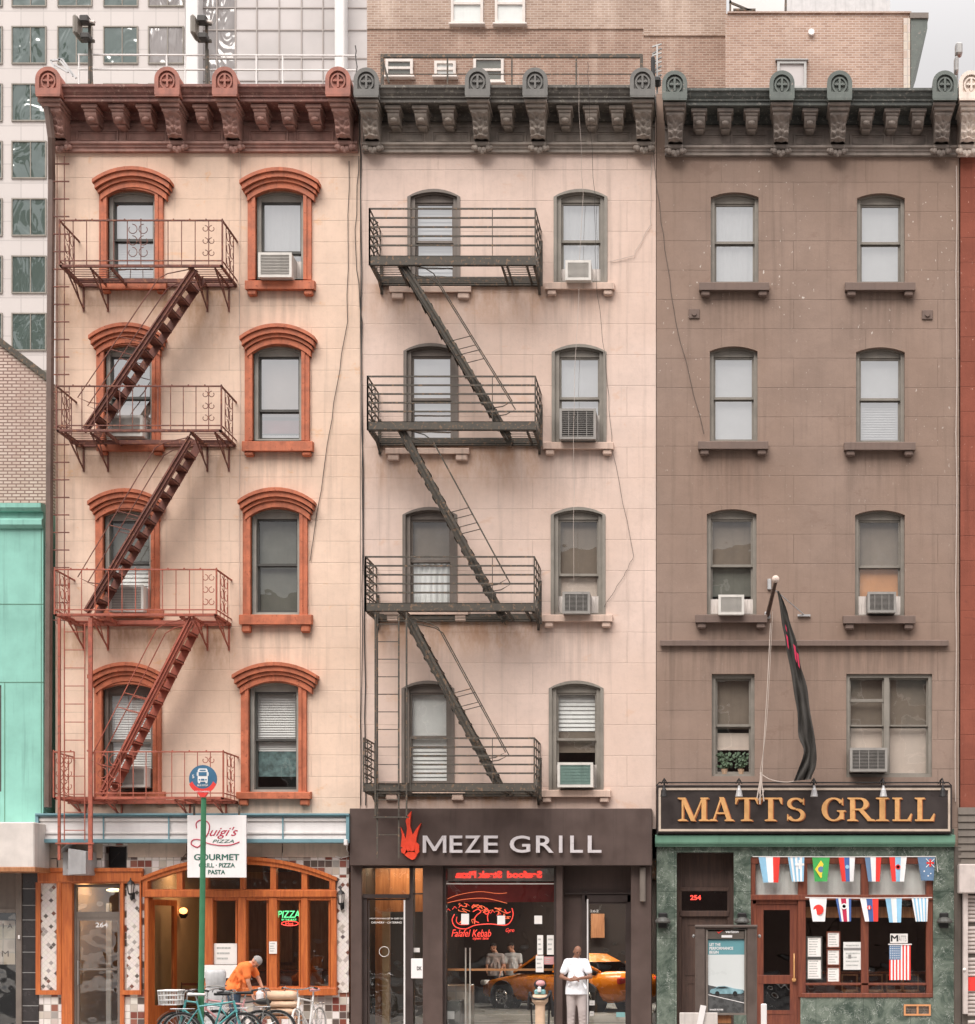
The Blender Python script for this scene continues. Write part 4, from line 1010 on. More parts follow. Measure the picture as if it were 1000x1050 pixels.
m = MB(); pbox(m, 76, 122, 909, 935, .1, .105); m.build('transom_pane', 'glass_shop', d)
l = MB(); l.rframe(X(77), X(122), Z(1060), Z(941), .055, .07, .11, .06, .16); pbox(l, 79, 120, 993, 995, .075, .09); l = l.build('door', 'frame_brown', B1)
m = MB(); m.quad(X(78), X(121), Z(1058), Z(942), .10); m.build('pane', 'glass_shop', l)
m = MB(); text(m, '264', X(96), X(109), Z(951), Z(946), .095, .003, .02); m.build('door_number', 'white_paint', l)
m = MB(); m.tube([(X(80), .0, Z(1010)), (X(80), .0, Z(985))], .012, 6); m.box(X(80)-.01,X(80)+.01,.0,.08,Z(1009),Z(1008)); m.box(X(80)-.01,X(80)+.01,.0,.08,Z(987),Z(986)); m.build('handle', 'metal_gray', l)
hall = MB(); hall.add([(X(64),.3,0),(X(64),3,0),(X(64),3,Z(900)),(X(64),.3,Z(900))], [(0,1,2,3)]); hall.add([(X(140),.3,0),(X(140),3,0),(X(140),3,Z(900)),(X(140),.3,Z(900))], [(0,1,2,3)]); hall.quad(X(62), X(142), 0, Z(900), 3.0)
hall.build('hallway', 'room_tan', B1)
m = MB(); m.box(X(102), X(124), 1.4, 1.45, 0.03, Z(915)); m.build('hallway_door', 'wood_brown', B1)
m = MB(); m.box(X(85), X(90), 1.2, 1.25, 0.03, Z(925)); m.build('hallway_post', 'curtain', B1)
m = MB(); m.sph((X(117, 1.2), 1.2, Z(913, 1.2)), .16, 12, 6, (1, 1, .25)); m.build('ceiling_emitter', 'lamp_soft', B1)
# arched timber shopfront
sf = MB(); o = arch(X(148), X(345), Z(920), Z(901), 20*D/F, 20); i = arch(X(153), X(339), Z(912), Z(904), 17.5*D/F, 20)
sf.ring(o, i, -.10, .18); oa = arch(X(146), X(347), Z(905), Z(900), 21.5*D/F, 20)[2:]; ia = [(a, b-.07) for a, b in oa]
for k in range(20): sf.prism([oa[k], oa[k+1], ia[k+1], ia[k]], -.135, -.05)
pbox(sf, 148, 345, 913, 920, -.13, .15, .012)
for a, b in ((181,187),(206,213),(246,250.5),(277,283),(309,315)): pbox(sf, a, b, 884 if 190 < a < 300 else 889, 913, -.07, .1, .006)
pbox(sf, 148, 152, 920, 1064, -.10, .18, .01); pbox(sf, 205, 218, 920, 1022, -.11, .18, .01)
for a, b in ((243.5,252),(275.5,284),(308.5,315.5),(339,345)): pbox(sf, a, b, 920, 1014, -.10, .14, .01)
pbox(sf, 212, 345, 1013, 1021, -.14, .14, .012); pbox(sf, 217, 340, 920, 923, -.08, .1)
sf = sf.build('shopfront', 'wood_orange', B1)
for a, b, t_, bt in ((218,243.5,922,1013),(252,275.5,922,1013),(284,308.5,922,1013),(315.5,339,922,1013),(153,181,893,913),(187,206,888,913),(213,246,884,913),(250.5,277,884,913),(283,309,887,913),(315,339,893,913)):
    m = MB(); m.rframe(X(a), X(b), Z(bt), Z(t_), .035, -.02, .04); m.build('sash', 'wood_orange', sf) if t_ == 922 else None
    m = MB(); m.quad(X(a)+.01, X(b)-.01, Z(bt), Z(t_), .012); m.build('pane', 'glass_shop', sf)
dl = MB(); c = (X(152), -.02); ang = math.radians(80)
dl.rframe(0, 1.0, .03, Z(922), .12, -.03, .03, .12, .5); dl.box(.12, .88, -.015, .015, .5, .55)
dl.xf(Matrix.Translation((c[0], .12, 0)) @ Matrix.Rotation(ang, 4, 'Z')); dl = dl.build('open_door', 'wood_orange', B1)
m = MB(); m.quad(.12, .88, .55, Z(922)-.12, 0); m.xf(Matrix.Translation((c[0], .12, 0)) @ Matrix.Rotation(ang, 4, 'Z')); m.build('pane', 'glass_shop', dl)
room(B1, 146.5, 357, 880, 7, 'room_tan', 'wood_tan')
m = MB(); m.box(X(150, 2.5), X(176, 2.5), 2.5, 2.56, Z(995, 2.5), Z(905, 2.5)); m.build('wall_panel', 'room_tan', B1)
m = MB(); m.box(X(150, 2.4), X(176, 2.4), 2.4, 2.45, .03, Z(995, 2.4)); m.build('wall_panel', 'wood_brown', B1)
m = MB(); m.box(X(225, 5), X(330, 5), 5, 5.6, .03, 1.1); m.bbox(X(222, 5), X(333, 5), 4.95, 5.65, 1.1, 1.16, .02); m.build('counter', 'wood_red', B1)
m = MB(); m.box(X(255, 6.8), X(300, 6.8), 6.8, 6.85, 1.3, 2.7); m.build('wall_panel', 'wood_tan', B1)
t = thing('wall_sconce', 'small glowing orange lamp inside the open pizzeria doorway', 'lamp', (X(188, 2), 2, Z(934, 2)))
m = MB(); m.sph((X(188, 2), 2, Z(934, 2)), .085, 12, 8, (1,1,.8)); m.build('bulb', 'lamp_warm', t); m = MB(); m.lathe((X(188,2), 2, Z(934,2)), [(.05,-.16),(.09,-.10),(.1,-.07)], 12); m.build('bracket', 'black', t)
# restaurant chairs and a table inside
def chair(label, x, y, rz):
    t = thing('restaurant_chair', label, 'chair', (x, y, .02), 'chairs inside the pizzeria'); t.rotation_euler = (0, 0, rz)
    q = MB(); q.bbox(-.2, .2, -.2, .2, .43, .47, .01); o = q.build('seat', 'wood_brown'); o.parent = t
    q = MB()
    for z in (.62, .74, .86): q.box(-.18, .18, .17, .19, z, z+.05)
    o = q.build('backrest', 'wood_red'); o.parent = t
    for a in (-.18, .18):
        for b in (-.18, .18): q = MB(); q.bar((a, b, 0), (a, b, .93 if b > 0 else .43), .035); o = q.build('leg', 'wood_brown'); o.parent = t
chair('dark chair just inside the open pizzeria doorway', X(196, 2.2), 2.2, .5)
chair('dark chair behind the third window pane of the pizzeria', X(296, 1.4), 1.4, 2.4)
chair('dark chair behind the rightmost window pane of the pizzeria', X(328, 1.5), 1.5, .9)
t = thing('restaurant_table', 'wooden table behind the pizzeria windows', 'table', (X(312, 1.5), 1.5, .02))
m = MB(); m.bbox(X(300,1.5), X(324,1.5), 1.1, 1.8, .74, .78, .01); m.build('tabletop', 'wood_tan', t); m = MB(); m.lathe((X(312,1.5), 1.45, .02), [(.25,0),(.22,.03),(.04,.05),(.04,.7),(.15,.72)], 12); m.build('leg', 'black', t)
# light box sign without lettering
t = thing('sign_box', 'empty white light box with blue-grey edge above the pizzeria', 'sign', (X(197), 0, Z(863)))
m = MB(); y = -.34; m.rframe(X(36,y), X(358,y), Z(864,y), Z(834,y), .06, y, -.02, .06, .07); pbox(m, 36, 358, 834, 836, y-.03, y, .005); m.build('casing', 'bluegray', t)
m = MB(); pbox(m, 39, 355, 837, 861, y+.08, y+.1); m.build('face', 'sign_white', t)
m = MB()
for z0, z1 in ((839,842),(853,855),(858,861)): pbox(m, 39, 355, z0, z1, y+.045, y+.075, .004)
m.build('rail', 'white_paint', t)
for px in (106, 173, 290): m = MB(); pbox(m, px-.7, px+.7, 837, 861, y+.03, y+.044); m.build('divider', 'bluegray', t)
# hanging banner sign
t = thing('shop_sign', 'white board lettered GOURMET GRILL PIZZA PASTA with red script above', 'sign', (X(222, -.6), -.6, Z(900, -.6)))
y = -.62; m = MB(); pbox(m, 192, 252.5, 836, 900, y, y+.04, .006); m.build('board', 'sign_white', t)
m = MB(); pbox(m, 198, 200, 826, 836, y+.01, y+.03); pbox(m, 244, 246, 826, 836, y+.01, y+.03); m.bar((X(199,y), y+.02, Z(838,y)), (X(199), 0, Z(838)), .03); m.bar((X(245,y), y+.02, Z(838,y)), (X(245), 0, Z(838)), .03); m.bar((X(196,y), y+.02, Z(868,y)), (X(186), 0, Z(882)), .02); m.build('bracket', 'iron_gray', t)
yy = y-.002
m = MB(); text(m, 'GOURMET', X(199,y), X(245,y), Z(882,y), Z(876,y), yy, .004, 0); text(m, 'GOURMET', X(199,y)+.009, X(245,y)+.009, Z(882,y), Z(876,y)+.004, yy-.0012, .004, 0); text(m, 'GRILL · PIZZA', X(204,y), X(241,y), Z(889.5,y), Z(885,y), yy, .004, .02); text(m, 'PASTA', X(213.5,y), X(231,y), Z(896.5,y), Z(892,y), yy, .004, .02); m.build('lettering', 'ink_green', t)
m = MB(); text(m, "uigi's", X(215,y), X(244,y), Z(860,y), Z(848,y), yy, .004, .0, .5)
P = lambda a, b: (X(180+a*90/727, y), yy-.003, Z(780+b*130/1050, y))
stroke(m, spline([P(175,560),P(172,520),P(200,495),P(245,495),P(280,530),P(275,590),P(240,650),P(190,715),P(140,700),P(130,680),P(150,655),P(200,655),P(270,685),P(370,702),P(460,698),P(530,673)], 5), .011, 5); m.build('script', 'ink_red', t)
m = MB(); text(m, 'PIZZA', X(218,y), X(240,y), Z(864.3,y), Z(861,y), yy, .003, .0, .3); m.build('lettering', 'ink_green', t)
# neon in the window
t = thing('neon_sign', 'green PIZZA neon with red oval in the pizzeria window', 'neon sign', (X(296), .05, Z(950)))
m = MB(); text(m, 'PIZZA', X(285), X(307.5), Z(941), Z(934), .0, .01, .0, .15); m.build('green_letters', 'neon_green', t)
m = MB(); text(m, 'BY THE SLICE', X(289), X(304), Z(944), Z(942.2), -.0, .006); m.build('green_letters', 'neon_green', t)
m = MB(); m.tube([(X(297.5)+.17*math.cos(a), -.01, Z(947)+.045*math.sin(a)) for a in [2*PI*i/24 for i in range(24)]], .008, 5, closed=True); text(m, 'Hot', X(293), X(301), Z(948.6), Z(945.6), .0, .01); m.build('red_oval', 'neon_red', t)
def notice(label, px0, px1, pt, pb, y, mat='paper', lines=0, ink='paper_gray', name='window_notice', frame=None, grp=None):
    t = thing(name, label, 'notice', (X((px0+px1)/2, y), y, Z(pb, y)), grp)
    m = MB(); pbox(m, px0, px1, pt, pb, y, y+.006); m.build('sheet', mat, t)
    if lines:
        m = MB(); h = (pb-pt)/(lines+1)
        for k in range(lines):
            w_ = (px1-px0)*(.55+.3*random.random()); pbox(m, px0+(px1-px0)*.12, px0+(px1-px0)*.12+w_*.85, pt+h*(k+.7), pt+h*(k+.7)+h*.35, y-.002, y-.0005)
        m.build('print', ink, t)
    if frame: m = MB(); m.rframe(X(px0-.8,y), X(px1+.8,y), Z(pb+.8,y), Z(pt-.8,y), .025, y-.012, y+.004); m.build('frame', frame, t)
    return t
notice('white street map poster in the first window pane of the pizzeria', 219.5, 243, 967.5, 989, -.035, 'paper', 3)
notice('white notice taped on the post between the pizzeria windows', 276, 284, 965.5, 978, -.12, 'paper', 4)
notice('wide white paper board low in the first pizzeria window', 207, 243, 989.6, 1003, -.155, 'paper', 0)
lantern('black lantern on the mosaic left of the arched shopfront', 137, 911); lantern('black lantern on the mosaic right of the arched shopfront', 351.5, 921)
# tin exhaust hood
t = thing('vent_hood', 'dented grey metal exhaust box with tilted lid above the narrow door', 'vent', (X(75), 0, Z(897)))
m = MB(); y = -.55
x0, x1, x2, z0, z1 = X(58,y), X(70,y), X(88,y), Z(897,y), Z(873,y)
m.add([(x1,y,z0),(x2,y,z0+.02),(x2,y,z1),(x1,y,z1+.06),(x1,0,z0),(x2,0,z0),(x2,0,z1),(x1,0,z1+.06)], [(0,1,2,3),(1,5,6,2),(0,4,5,1),(3,2,6,7),(0,3,7,4)])
m.add([(x0,y+.3,z0),(x1,y,z0),(x1,y,z0+.12),(x0,y+.3,z0+.1)], [(0,1,2,3)]); m.box(x0, x0+.13, y+.3, 0, z0, z1); m.build('casing', 'galv', t)
m = MB(); m.add([(x0-.06,y+.1,z1-.05),(x1+.02,y-.08,z1+.16),(x1+.02,-.02,z1+.2),(x0-.06,-.02,z1)], [(0,1,2,3)]); m.build('lid', 'galv', t)
m = MB(); m.box(x0+.14, x1-.02, y+.25, -.1, z0+.02, z1-.02); m.build('duct', 'black', t)
m = MB(); m.bbox(X(357.5), X(361), -.42, -.3, Z(868), Z(862), .01); tag(m.build('junction_box', 'white_paint'), 'small white junction box at the corner between the pizzeria and dark grill signs', 'junction box')
cable('white wire looping from the junction box to the tiles', [(359,868,-.36),(358,878,-.05),(350,880,-.03),(344,878,-.03)], .008, 'white_paint', y=-.03, group=None)
# ======================= dark grill front =======================
m = MB()
for a, b in ((359.5,371),(433.5,454),(570.5,577),(647,668)): m = MB(); pbox(m, a, b, 886, 1066, -.05, .3, .01); m.build('pillar', 'meze_brown', B2)
m = MB(); pbox(m, 371, 434, 886, 890, .02, .26); pbox(m, 371, 421, 917, 921, .02, .26); pbox(m, 420, 423.5, 886, 1066, .02, .26); pbox(m, 371, 376.5, 921, 1066, .05, .26); pbox(m, 416, 420, 921, 1066, .05, .26); pbox(m, 423, 434, 915.8, 917, .04, .26); m = m.build('door_frame', 'meze_dark', B2)
for a, b, c, d_ in ((371,420,890,917),(423.5,433.5,890,916),(423.5,433.5,917,1064)):
    g = MB(); g.quad(X(a), X(b), Z(d_), Z(c), .12); g.build('pane', 'glass_shop', m)
l = MB(); l.rframe(X(376.5), X(416), Z(1062), Z(921.5), .03, .08, .12); l = l.build('door', 'meze_dark', B2); g = MB(); g.quad(X(376.5), X(415), Z(1060), Z(923), .1); g.build('pane', 'glass_shop', l)
g = MB(); pbox(g, 414, 415.6, 923, 1060, .05, .09); g.build('edge_strip', 'white_paint', l)
g = MB(); text(g, 'MEDITERRANEAN', X(378), X(396), Z(942.6), Z(941.2), .095, .002); text(g, 'EAT IN · CARRY OUT', X(396.6), X(413), Z(942.8), Z(941), .095, .002, .01); text(g, 'DELIVERY · CATERING', X(380), X(411), Z(947), Z(945), .095, .002, .01); g.build('lettering', 'paper', l)
g = MB(); g.tube([(X(393)+.1*math.cos(a), .092, Z(976)+.1*math.sin(a)) for a in [2*PI*k/20 for k in range(20)]], .006, 4, closed=True); g.build('door_emblem', 'paper', l)
t = thing('intercom', 'white intercom panel on the dark post beside the glass door', 'intercom', (X(428), -.05, Z(1004)))
m = MB(); pbox(m, 421.5, 435, 983, 1003.5, -.04, .0, .01); m.build('panel', 'sign_white', t); m = MB(); text(m, 'DK', X(428), X(433), Z(995), Z(991), -.041, .003, .03); m.build('marking', 'ink_black', t)
notice('small white label above the intercom beside the glass door', 422.5, 430.5, 972, 976.5, .1)
# show window
w = MB(); w.rframe(X(454), X(571), Z(1064), Z(886), .06, .04, .22, .08, .05); w = w.build('show_window', 'meze_dark', B2); g = MB(); g.quad(X(455), X(570), Z(1062), Z(888), .12); g.build('pane', 'glass_shop', w)
m = MB(); pbox(m, 456, 569, 905.8, 906.8, .06, .1); m.build('glazing_bar', 'off_white', w)
# recessed entrance
m = MB(); pbox(m, 577, 600, 886, 1066, .35, .4); pbox(m, 600, 647, 886, 920, .35, .4); m.build('entrance_panel', 'meze_brown', B2)
m = MB(); pbox(m, 597, 602, 914, 1066, .28, .36); pbox(m, 643.5, 648, 914, 1066, .28, .36); pbox(m, 600, 647, 918, 925, .28, .36); pbox(m, 578, 648, 915.5, 917, .26, .34); m.build('entrance_frame', 'meze_dark', B2)
l = MB(); l.rframe(X(602,.3), X(643.5,.3), Z(1064,.3), Z(925,.3), .04, .3, .345, .04, .1); l = l.build('door', 'meze_dark', B2); g = MB(); g.quad(X(603,.3), X(643,.3), Z(1062,.3), Z(926,.3), .325); g.build('pane', 'glass_shop', l)
g = MB(); g.tube([(X(602.7,.15), .15, Z(922,.15)), (X(602.7,.15), .15, Z(1062,.15))], .016, 8); g.build('pull_bar', 'white_paint', l)
g = MB(); text(g, '262', X(605,.3), X(614,.3), Z(935.5,.3), Z(933,.3), .3, .002, .01); g.build('door_number', 'paper', l)
notice('turquoise sticker low on the right glass door', 632, 641, 1038, 1043, .29, 'teal_trim'); notice('white stickers low beside the pull bar of the glass door', 604.5, 610, 1026, 1031, .29, 'paper', 2)
notice('small white sticker lowest beside the pull bar of the glass door', 605, 609, 1037, 1042, .29, 'paper', 1)
m = MB(); pbox(m, 656, 662, 889, 925, -.16, -.05, .02); tag(m.build('downlight', 'frame_brown'), 'slim brown box light on the right pillar of the dark grill front', 'wall light')
t = thing('shop_sign', 'dark brown fascia lettered MEZE GRILL with a red flame', 'sign', (X(513), 0, Z(888)))
y = -.28; m = MB(); pbox(m, 358.5, 668.5, 829, 887.5, y, .0, .01); m.build('fascia', 'meze_brown', t)
spans = [('M',434,458),('E',461.5,474.5),('Z',477,493),('E',496.5,511),('G',523,544),('R',550,568),('I',573.5,577),('L',585,598),('L',603,617)]
for ch, a, b in spans:
    m = MB(); yy = y-.05
    k = 1 if ch != 'I' else 0
    if ch == 'M': m.prism([(X(a,yy)+(X(b,yy)-X(a,yy))*u, Z(874.5,yy)+(Z(857,yy)-Z(874.5,yy))*v) for u, v in [(0,0),(.0,1),(.17,1),(.5,.32),(.83,1),(1,1),(1,0),(.86,0),(.86,.76),(.56,.1),(.44,.1),(.14,.76),(.14,0)]], yy-.045, yy)
    else: text(m, ch, X(a,yy), X(b,yy), Z(874.5,yy), Z(857,yy), yy, .045, .012)
    m.build('letter', 'steel_letter', t)
P = lambda a, b: (X(400+a*.24, y-.08), Z(825+b*.24, y-.08))
def flame(pts, k): m = MB(); m.prism([P(*q) for q in pts], y-.06-.006*k, y-.0); m.build('flame', 'flame_red', t)
flame([(45,180),(50,130),(44,95),(58,125),(66,150),(72,100),(66,70),(75,45),(90,28),(86,60),(84,90),(92,118),(96,130),(110,105),(132,78),(120,110),(112,140),(110,160),(122,170),(124,185),(88,200)], 0)
flame([(46,190),(62,178),(70,192),(60,212),(48,205)], 1); flame([(64,176),(84,180),(86,196),(74,200)], 2); flame([(88,178),(104,176),(104,196),(92,200)], 1)
flame([(106,178),(122,182),(124,200),(114,214),(106,200)], 2); flame([(60,214),(76,202),(92,202),(108,204),(114,216),(104,232),(92,236),(74,226)], 0)
# interior and what stands in it
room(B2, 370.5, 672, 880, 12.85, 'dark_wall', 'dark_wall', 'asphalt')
m = MB(); pbox(m, 373, 400, 885, 1064, 1.3, 1.35); m.build('hall_panel', 'wood_tan', B2); m = MB(); pbox(m, 400, 452, 885, 935, 1.2, 1.25); m.build('hall_panel', 'wood_tan', B2)
m = MB(); pbox(m, 392, 399, 935, 1060, .9, 1.0); m.build('hall_post', 'room_tan', B2)
t = thing('mirror_banner', 'grey strip with glowing mirrored letters imitating a sign reflected in the grill window', 'sign', (X(513,.5), .5, Z(903)))  # added glowing strip imitates the reflection of a sign across the street
m = MB(); pbox(m, 455, 569, 890, 903.5, .5, .55, .01); m.build('board', 'galv', t); m = MB(); text(m, 'Steak Pizza', X(467,.5), X(515,.5), Z(900.5,.5), Z(893,.5), .5, .012, .05, 0, True); text(m, 'Seafood', X(520,.5), X(556,.5), Z(900.5,.5), Z(893,.5), .5, .012, .05, 0, True); m.build('lettering', 'neon_red', t)
m = MB(); pbox(m, 455, 569, 905, 925, .7, .8); m.build('soffit_panel', 'shade_red', B2)
t = thing('neon_sign', 'tangled red neon scripts and curls high in the dark grill window', 'neon sign', (X(490,.3), .3, Z(972)))
y = .25; P = lambda a, b: (X(450+a/8, y), y, Z(885+b/8, y))
m = MB()
stroke(m, spline([P(130,420),P(110,470),P(140,525),P(220,540),P(300,510),P(420,500),P(540,510),P(590,480),P(610,420),P(600,370)]), .010, 5)
stroke(m, spline([P(150,440),P(145,480),P(175,505),P(240,505)]), .008, 5)
stroke(m, spline([P(280,400),P(320,380),P(345,400),P(310,430),P(290,470),P(330,490)]), .010, 5)
stroke(m, spline([P(375,400),P(390,370),P(410,400),P(400,440),P(405,480)]), .010, 5); stroke(m, spline([P(370,400),P(390,420),P(420,400)]), .009, 5)
stroke(m, spline([P(540,380),P(560,410),P(590,400)]), .009, 5)
for k in range(9): stroke(m, [P(60+k*52, 400-40*math.sin(k*.5)), P(80+k*52, 375-40*math.sin(k*.5)), P(95+k*52, 392-40*math.sin(k*.5))], .006, 4)
m.build('tube', 'neon_red', t); m = MB(); rr = random.Random(4)
for k in range(11):
    a0, b0 = 60+rr.random()*520, 330+rr.random()*160
    stroke(m, spline([P(a0+rr.random()*60-30+j*9, b0+rr.random()*46-23) for j in range(6)], 4), .0055, 4)
stroke(m, spline([P(60,300),P(160,262),P(330,235),P(480,250),P(560,245)]), .006, 4); stroke(m, spline([P(60,330),P(200,300),P(380,290),P(560,330)]), .006, 4)
m.build('tube', 'scribble_glow', t)  # extra glowing scribbles, added to look like reflections among the neon
m = MB(); text(m, 'Falafel Kebab', *[P(105,0)[0], P(430,0)[0]], P(0,605)[2], P(0,545)[2], y, .012, .0, .3); text(m, 'Gyro', P(550,0)[0], P(620,0)[0], P(0,575)[2], P(0,535)[2], y, .012, .0, .3); text(m, 'open late', P(280,0)[0], P(410,0)[0], P(0,635)[2], P(0,605)[2], y, .012, .0, .3); m.build('script', 'neon_red', t)
for lb, a, b, c, d_ in (('white square notice left of centre, high in the grill window', 510,518,939,948),('white square notice at the right, high in the grill window',548,556,939,947.5),('white mug shaped sticker among the neon of the grill window',473,481,937,948),
    ('tall white menu strip right of centre in the grill window',551,557,959,979),('tall white menu strip at the right edge of the grill window',561,568,959,979),('white-blue menu sheet below the tall strip in the grill window',549.5,557.5,980,997),('red bordered label below the right menu strip in the grill window',558,568,981,989)):
    notice(lb, a, b, c, d_, .09, 'paper' if 'red' not in lb else 'bike_pink', 3 if 'menu' in lb else 0, grp=None)
t = thing('window_shelf', 'long pale orange shelf rail across the lower grill window', 'shelf', (X(513,.5), .5, Z(995)))
m = MB(); pbox(m, 456, 569, 993.5, 995.5, .5, .7); m.build('board', 'shade_orange', t)
for px in (477.5, 482): m = MB(); pbox(m, px-.6, px+.6, 972, 1064, .48, .52); m.build('post', 'off_white', t)
t = thing('counter_box', 'dark cabinet with small grey panel in the lower left of the grill window', 'cabinet', (X(463,.3), .3, 0)); m = MB(); pbox(m, 455.5, 472, 1026, 1066, .3, .8, .01); m.build('body', 'frame_dark', t); m = MB(); pbox(m, 458, 466, 1037, 1045, .28, .3); m.build('label_plate', 'galv', t)
m = MB(); m.bbox(X(456,.9), X(482,.9), .9, 1.5, .02, Z(1010,.9), .02); tag(m.build('serving_counter', 'tile_pale'), 'pale tiled serving counter behind the dark cabinet in the grill window', 'counter')
# the street mirrored in the glass is modelled as its mirror space behind the panes
def taxi(x0, y, rz):
    t = thing('taxi', 'orange taxi set behind the grill glass to stand in for its reflection', 'taxi', (x0, y, .02))
    M = Matrix.Translation((x0, y, .02)) @ Matrix.Rotation(rz, 4, 'Z')
    def B(m, n, mt, p=t, **k): m.xf(M); return m.build(n, mt, p, **k)
    # side profile, nose at -x: stations (x, z bottom, z belt, half width)
    st = [(-2.42,.42,.62,.62),(-2.35,.28,.72,.78),(-2.05,.22,.80,.86),(-1.5,.2,.88,.90),(-.95,.2,.96,.92),(0,.2,.98,.92),(.9,.2,1.0,.92),(1.5,.2,1.02,.91),(2.05,.24,1.03,.88),(2.35,.32,.98,.82),(2.45,.45,.80,.74)]
    m = MB(); vs = []; n = 12
    for (sx, b, z, w) in st:
        for k in range(n):
            a = 2*PI*k/n+PI/n; c, s_ = math.cos(a), math.sin(a)
            yy = w*math.copysign(abs(c)**.45, c); zz = (b+z)/2+(z-b)/2*math.copysign(abs(s_)**.55, s_); vs.append((sx, yy, zz))
    m.add(vs, [(i*n+k, i*n+(k+1) % n, (i+1)*n+(k+1) % n, (i+1)*n+k) for i in range(len(st)-1) for k in range(n)]+[tuple(range(n)), tuple(range((len(st)-1)*n, len(st)*n))[::-1]])
    body = B(m, 'body', 'taxi_orange', smooth=True)
    m = MB(); g = [(-1.15,.93,.80,.86),(-.45,1.38,.66,.80),(.0,1.45,.64,.78),(.75,1.43,.64,.78),(1.25,1.22,.68,.80),(1.7,1.0,.80,.84)]; vs = []
    for sx, z, w, wb in g: vs += [(sx, -wb, .93), (sx, -w, z), (sx, w, z), (sx, wb, .93)]
    m.add(vs, [(4*i+k, 4*i+k+1, 4*i+k+5, 4*i+k+4) for i in range(len(g)-1) for k in range(3)]); B(m, 'window', 'car_glass')
    m = MB(); m.add([(-.5,-.67,1.39),(0,-.65,1.465),(.75,-.65,1.445),(1.2,-.69,1.25),(1.2,.69,1.25),(.75,.65,1.445),(0,.65,1.465),(-.5,.67,1.39)], [(0,1,6,7),(1,2,5,6),(2,3,4,5)])
    for sx, sz, ex, ez in ((-1.15,.95,-.45,1.4),(.25,.98,.25,1.45),(1.25,1.24,1.72,1.0)):
        for sg in (-1, 1): m.bar((sx, sg*.84, sz), (ex, sg*.70, ez), .06, .05)
    B(m, 'roof', 'taxi_orange')
    m = MB(); m.bbox(-.35,.25,-.12,.12,1.47,1.62,.03); B(m, 'roof_sign', 'sign_white')
    for sg in (-1, 1):
        m = MB(); m.bbox(-2.42,-2.2,sg*.72-.12,sg*.72+.12,.6,.74,.04); B(m, 'headlight', 'sign_white')
        m = MB(); m.bbox(2.34,2.46,sg*.7-.12,sg*.7+.12,.72,.88,.03); B(m, 'tail_light', 'f_red')
        for wx in (-1.5, 1.45):
            m = MB(); m.cyl((wx, sg*.94, .33), (wx, sg*.6, .33), .42, 24); B(m, 'wheel_arch', 'black')
            m = MB(); m.tube([(wx+.26*math.cos(a), sg*.87, .33+.26*math.sin(a)) for a in [2*PI*k/24 for k in range(24)]], .075, 8, closed=True); m.cyl((wx, sg*.8, .33), (wx, sg*.85, .33), .25, 20); wv = B(m, 'wheel', 'tyre')
            m = MB(); m.tube([(wx+.19*math.cos(a), sg*.95, .33+.19*math.sin(a)) for a in [2*PI*k/24 for k in range(24)]], .022, 6, closed=True)
            for k in range(7): a = 2*PI*k/7; m.bar((wx, sg*.955, .33), (wx+.19*math.cos(a), sg*.95, .33+.19*math.sin(a)), .05, .02, up=(0,1,0))
            m.cyl((wx, sg*.93, .33), (wx, sg*.97, .33), .055, 10); B(m, 'rim', 'chrome', wv)
    return t
taxi(X(628, 9.4)-1.14, 9.4, math.radians(-37))
m = MB(); m.box(X(300,2), X(672,9), 2.2, 12.8, .021, .03); tag(m.build('mirrored_road', 'kerb'), kind='structure')
for k, yy in enumerate((2.6, 3.6, 6.4)): m = MB(); m.box(X(455,yy), X(671,yy)-.2, yy, yy+.07, .031, .035); m.build('lane_marking', 'off_white')['kind'] = 'structure'
m = MB(); pbox(m, 606, 620, 937, 962, 12.6, 12.65, .01); m.build('inner_door', 'wood_tan', B2)
# ======================= green marble bar front =======================
m = MB()
hd = [(X(694),Z(1066)),(X(752.5),Z(1066)),(X(752.5),Z(874)),(X(694),Z(874))]
hw = [(X(770),Z(1066)),(X(821),Z(1066)),(X(821),Z(1023)),(X(957),Z(1023)),(X(957),Z(879)),(X(770),Z(879))]
sheet(m, [(X(673.5),Z(1066)),(X(978.5),Z(1066)),(X(978.5),Z(850)),(X(673.5),Z(850))], [hd, hw], 0, .3); m.build('marble_wall', 'marble_green', B3)
m = MB(); m.box(X(978.6), X(984), .0, .2, 0, Z(850)); m.build('wall', 'brown', B3)
m = MB(); y = -.1; m.extx([(-.12, Z(866,y)), (-.14, Z(864,y)), (-.14, Z(857,y)), (-.1, Z(856,y)), (0, Z(856,y)), (0, Z(866,y))], X(672,y), X(979.5,y)); m.extx([(-.09, Z(868,y)), (-.09, Z(866.2,y)), (0, Z(866.2,y)), (0, Z(868,y))], X(672,y), X(979,y)); m.build('band', 'green_band', B3)
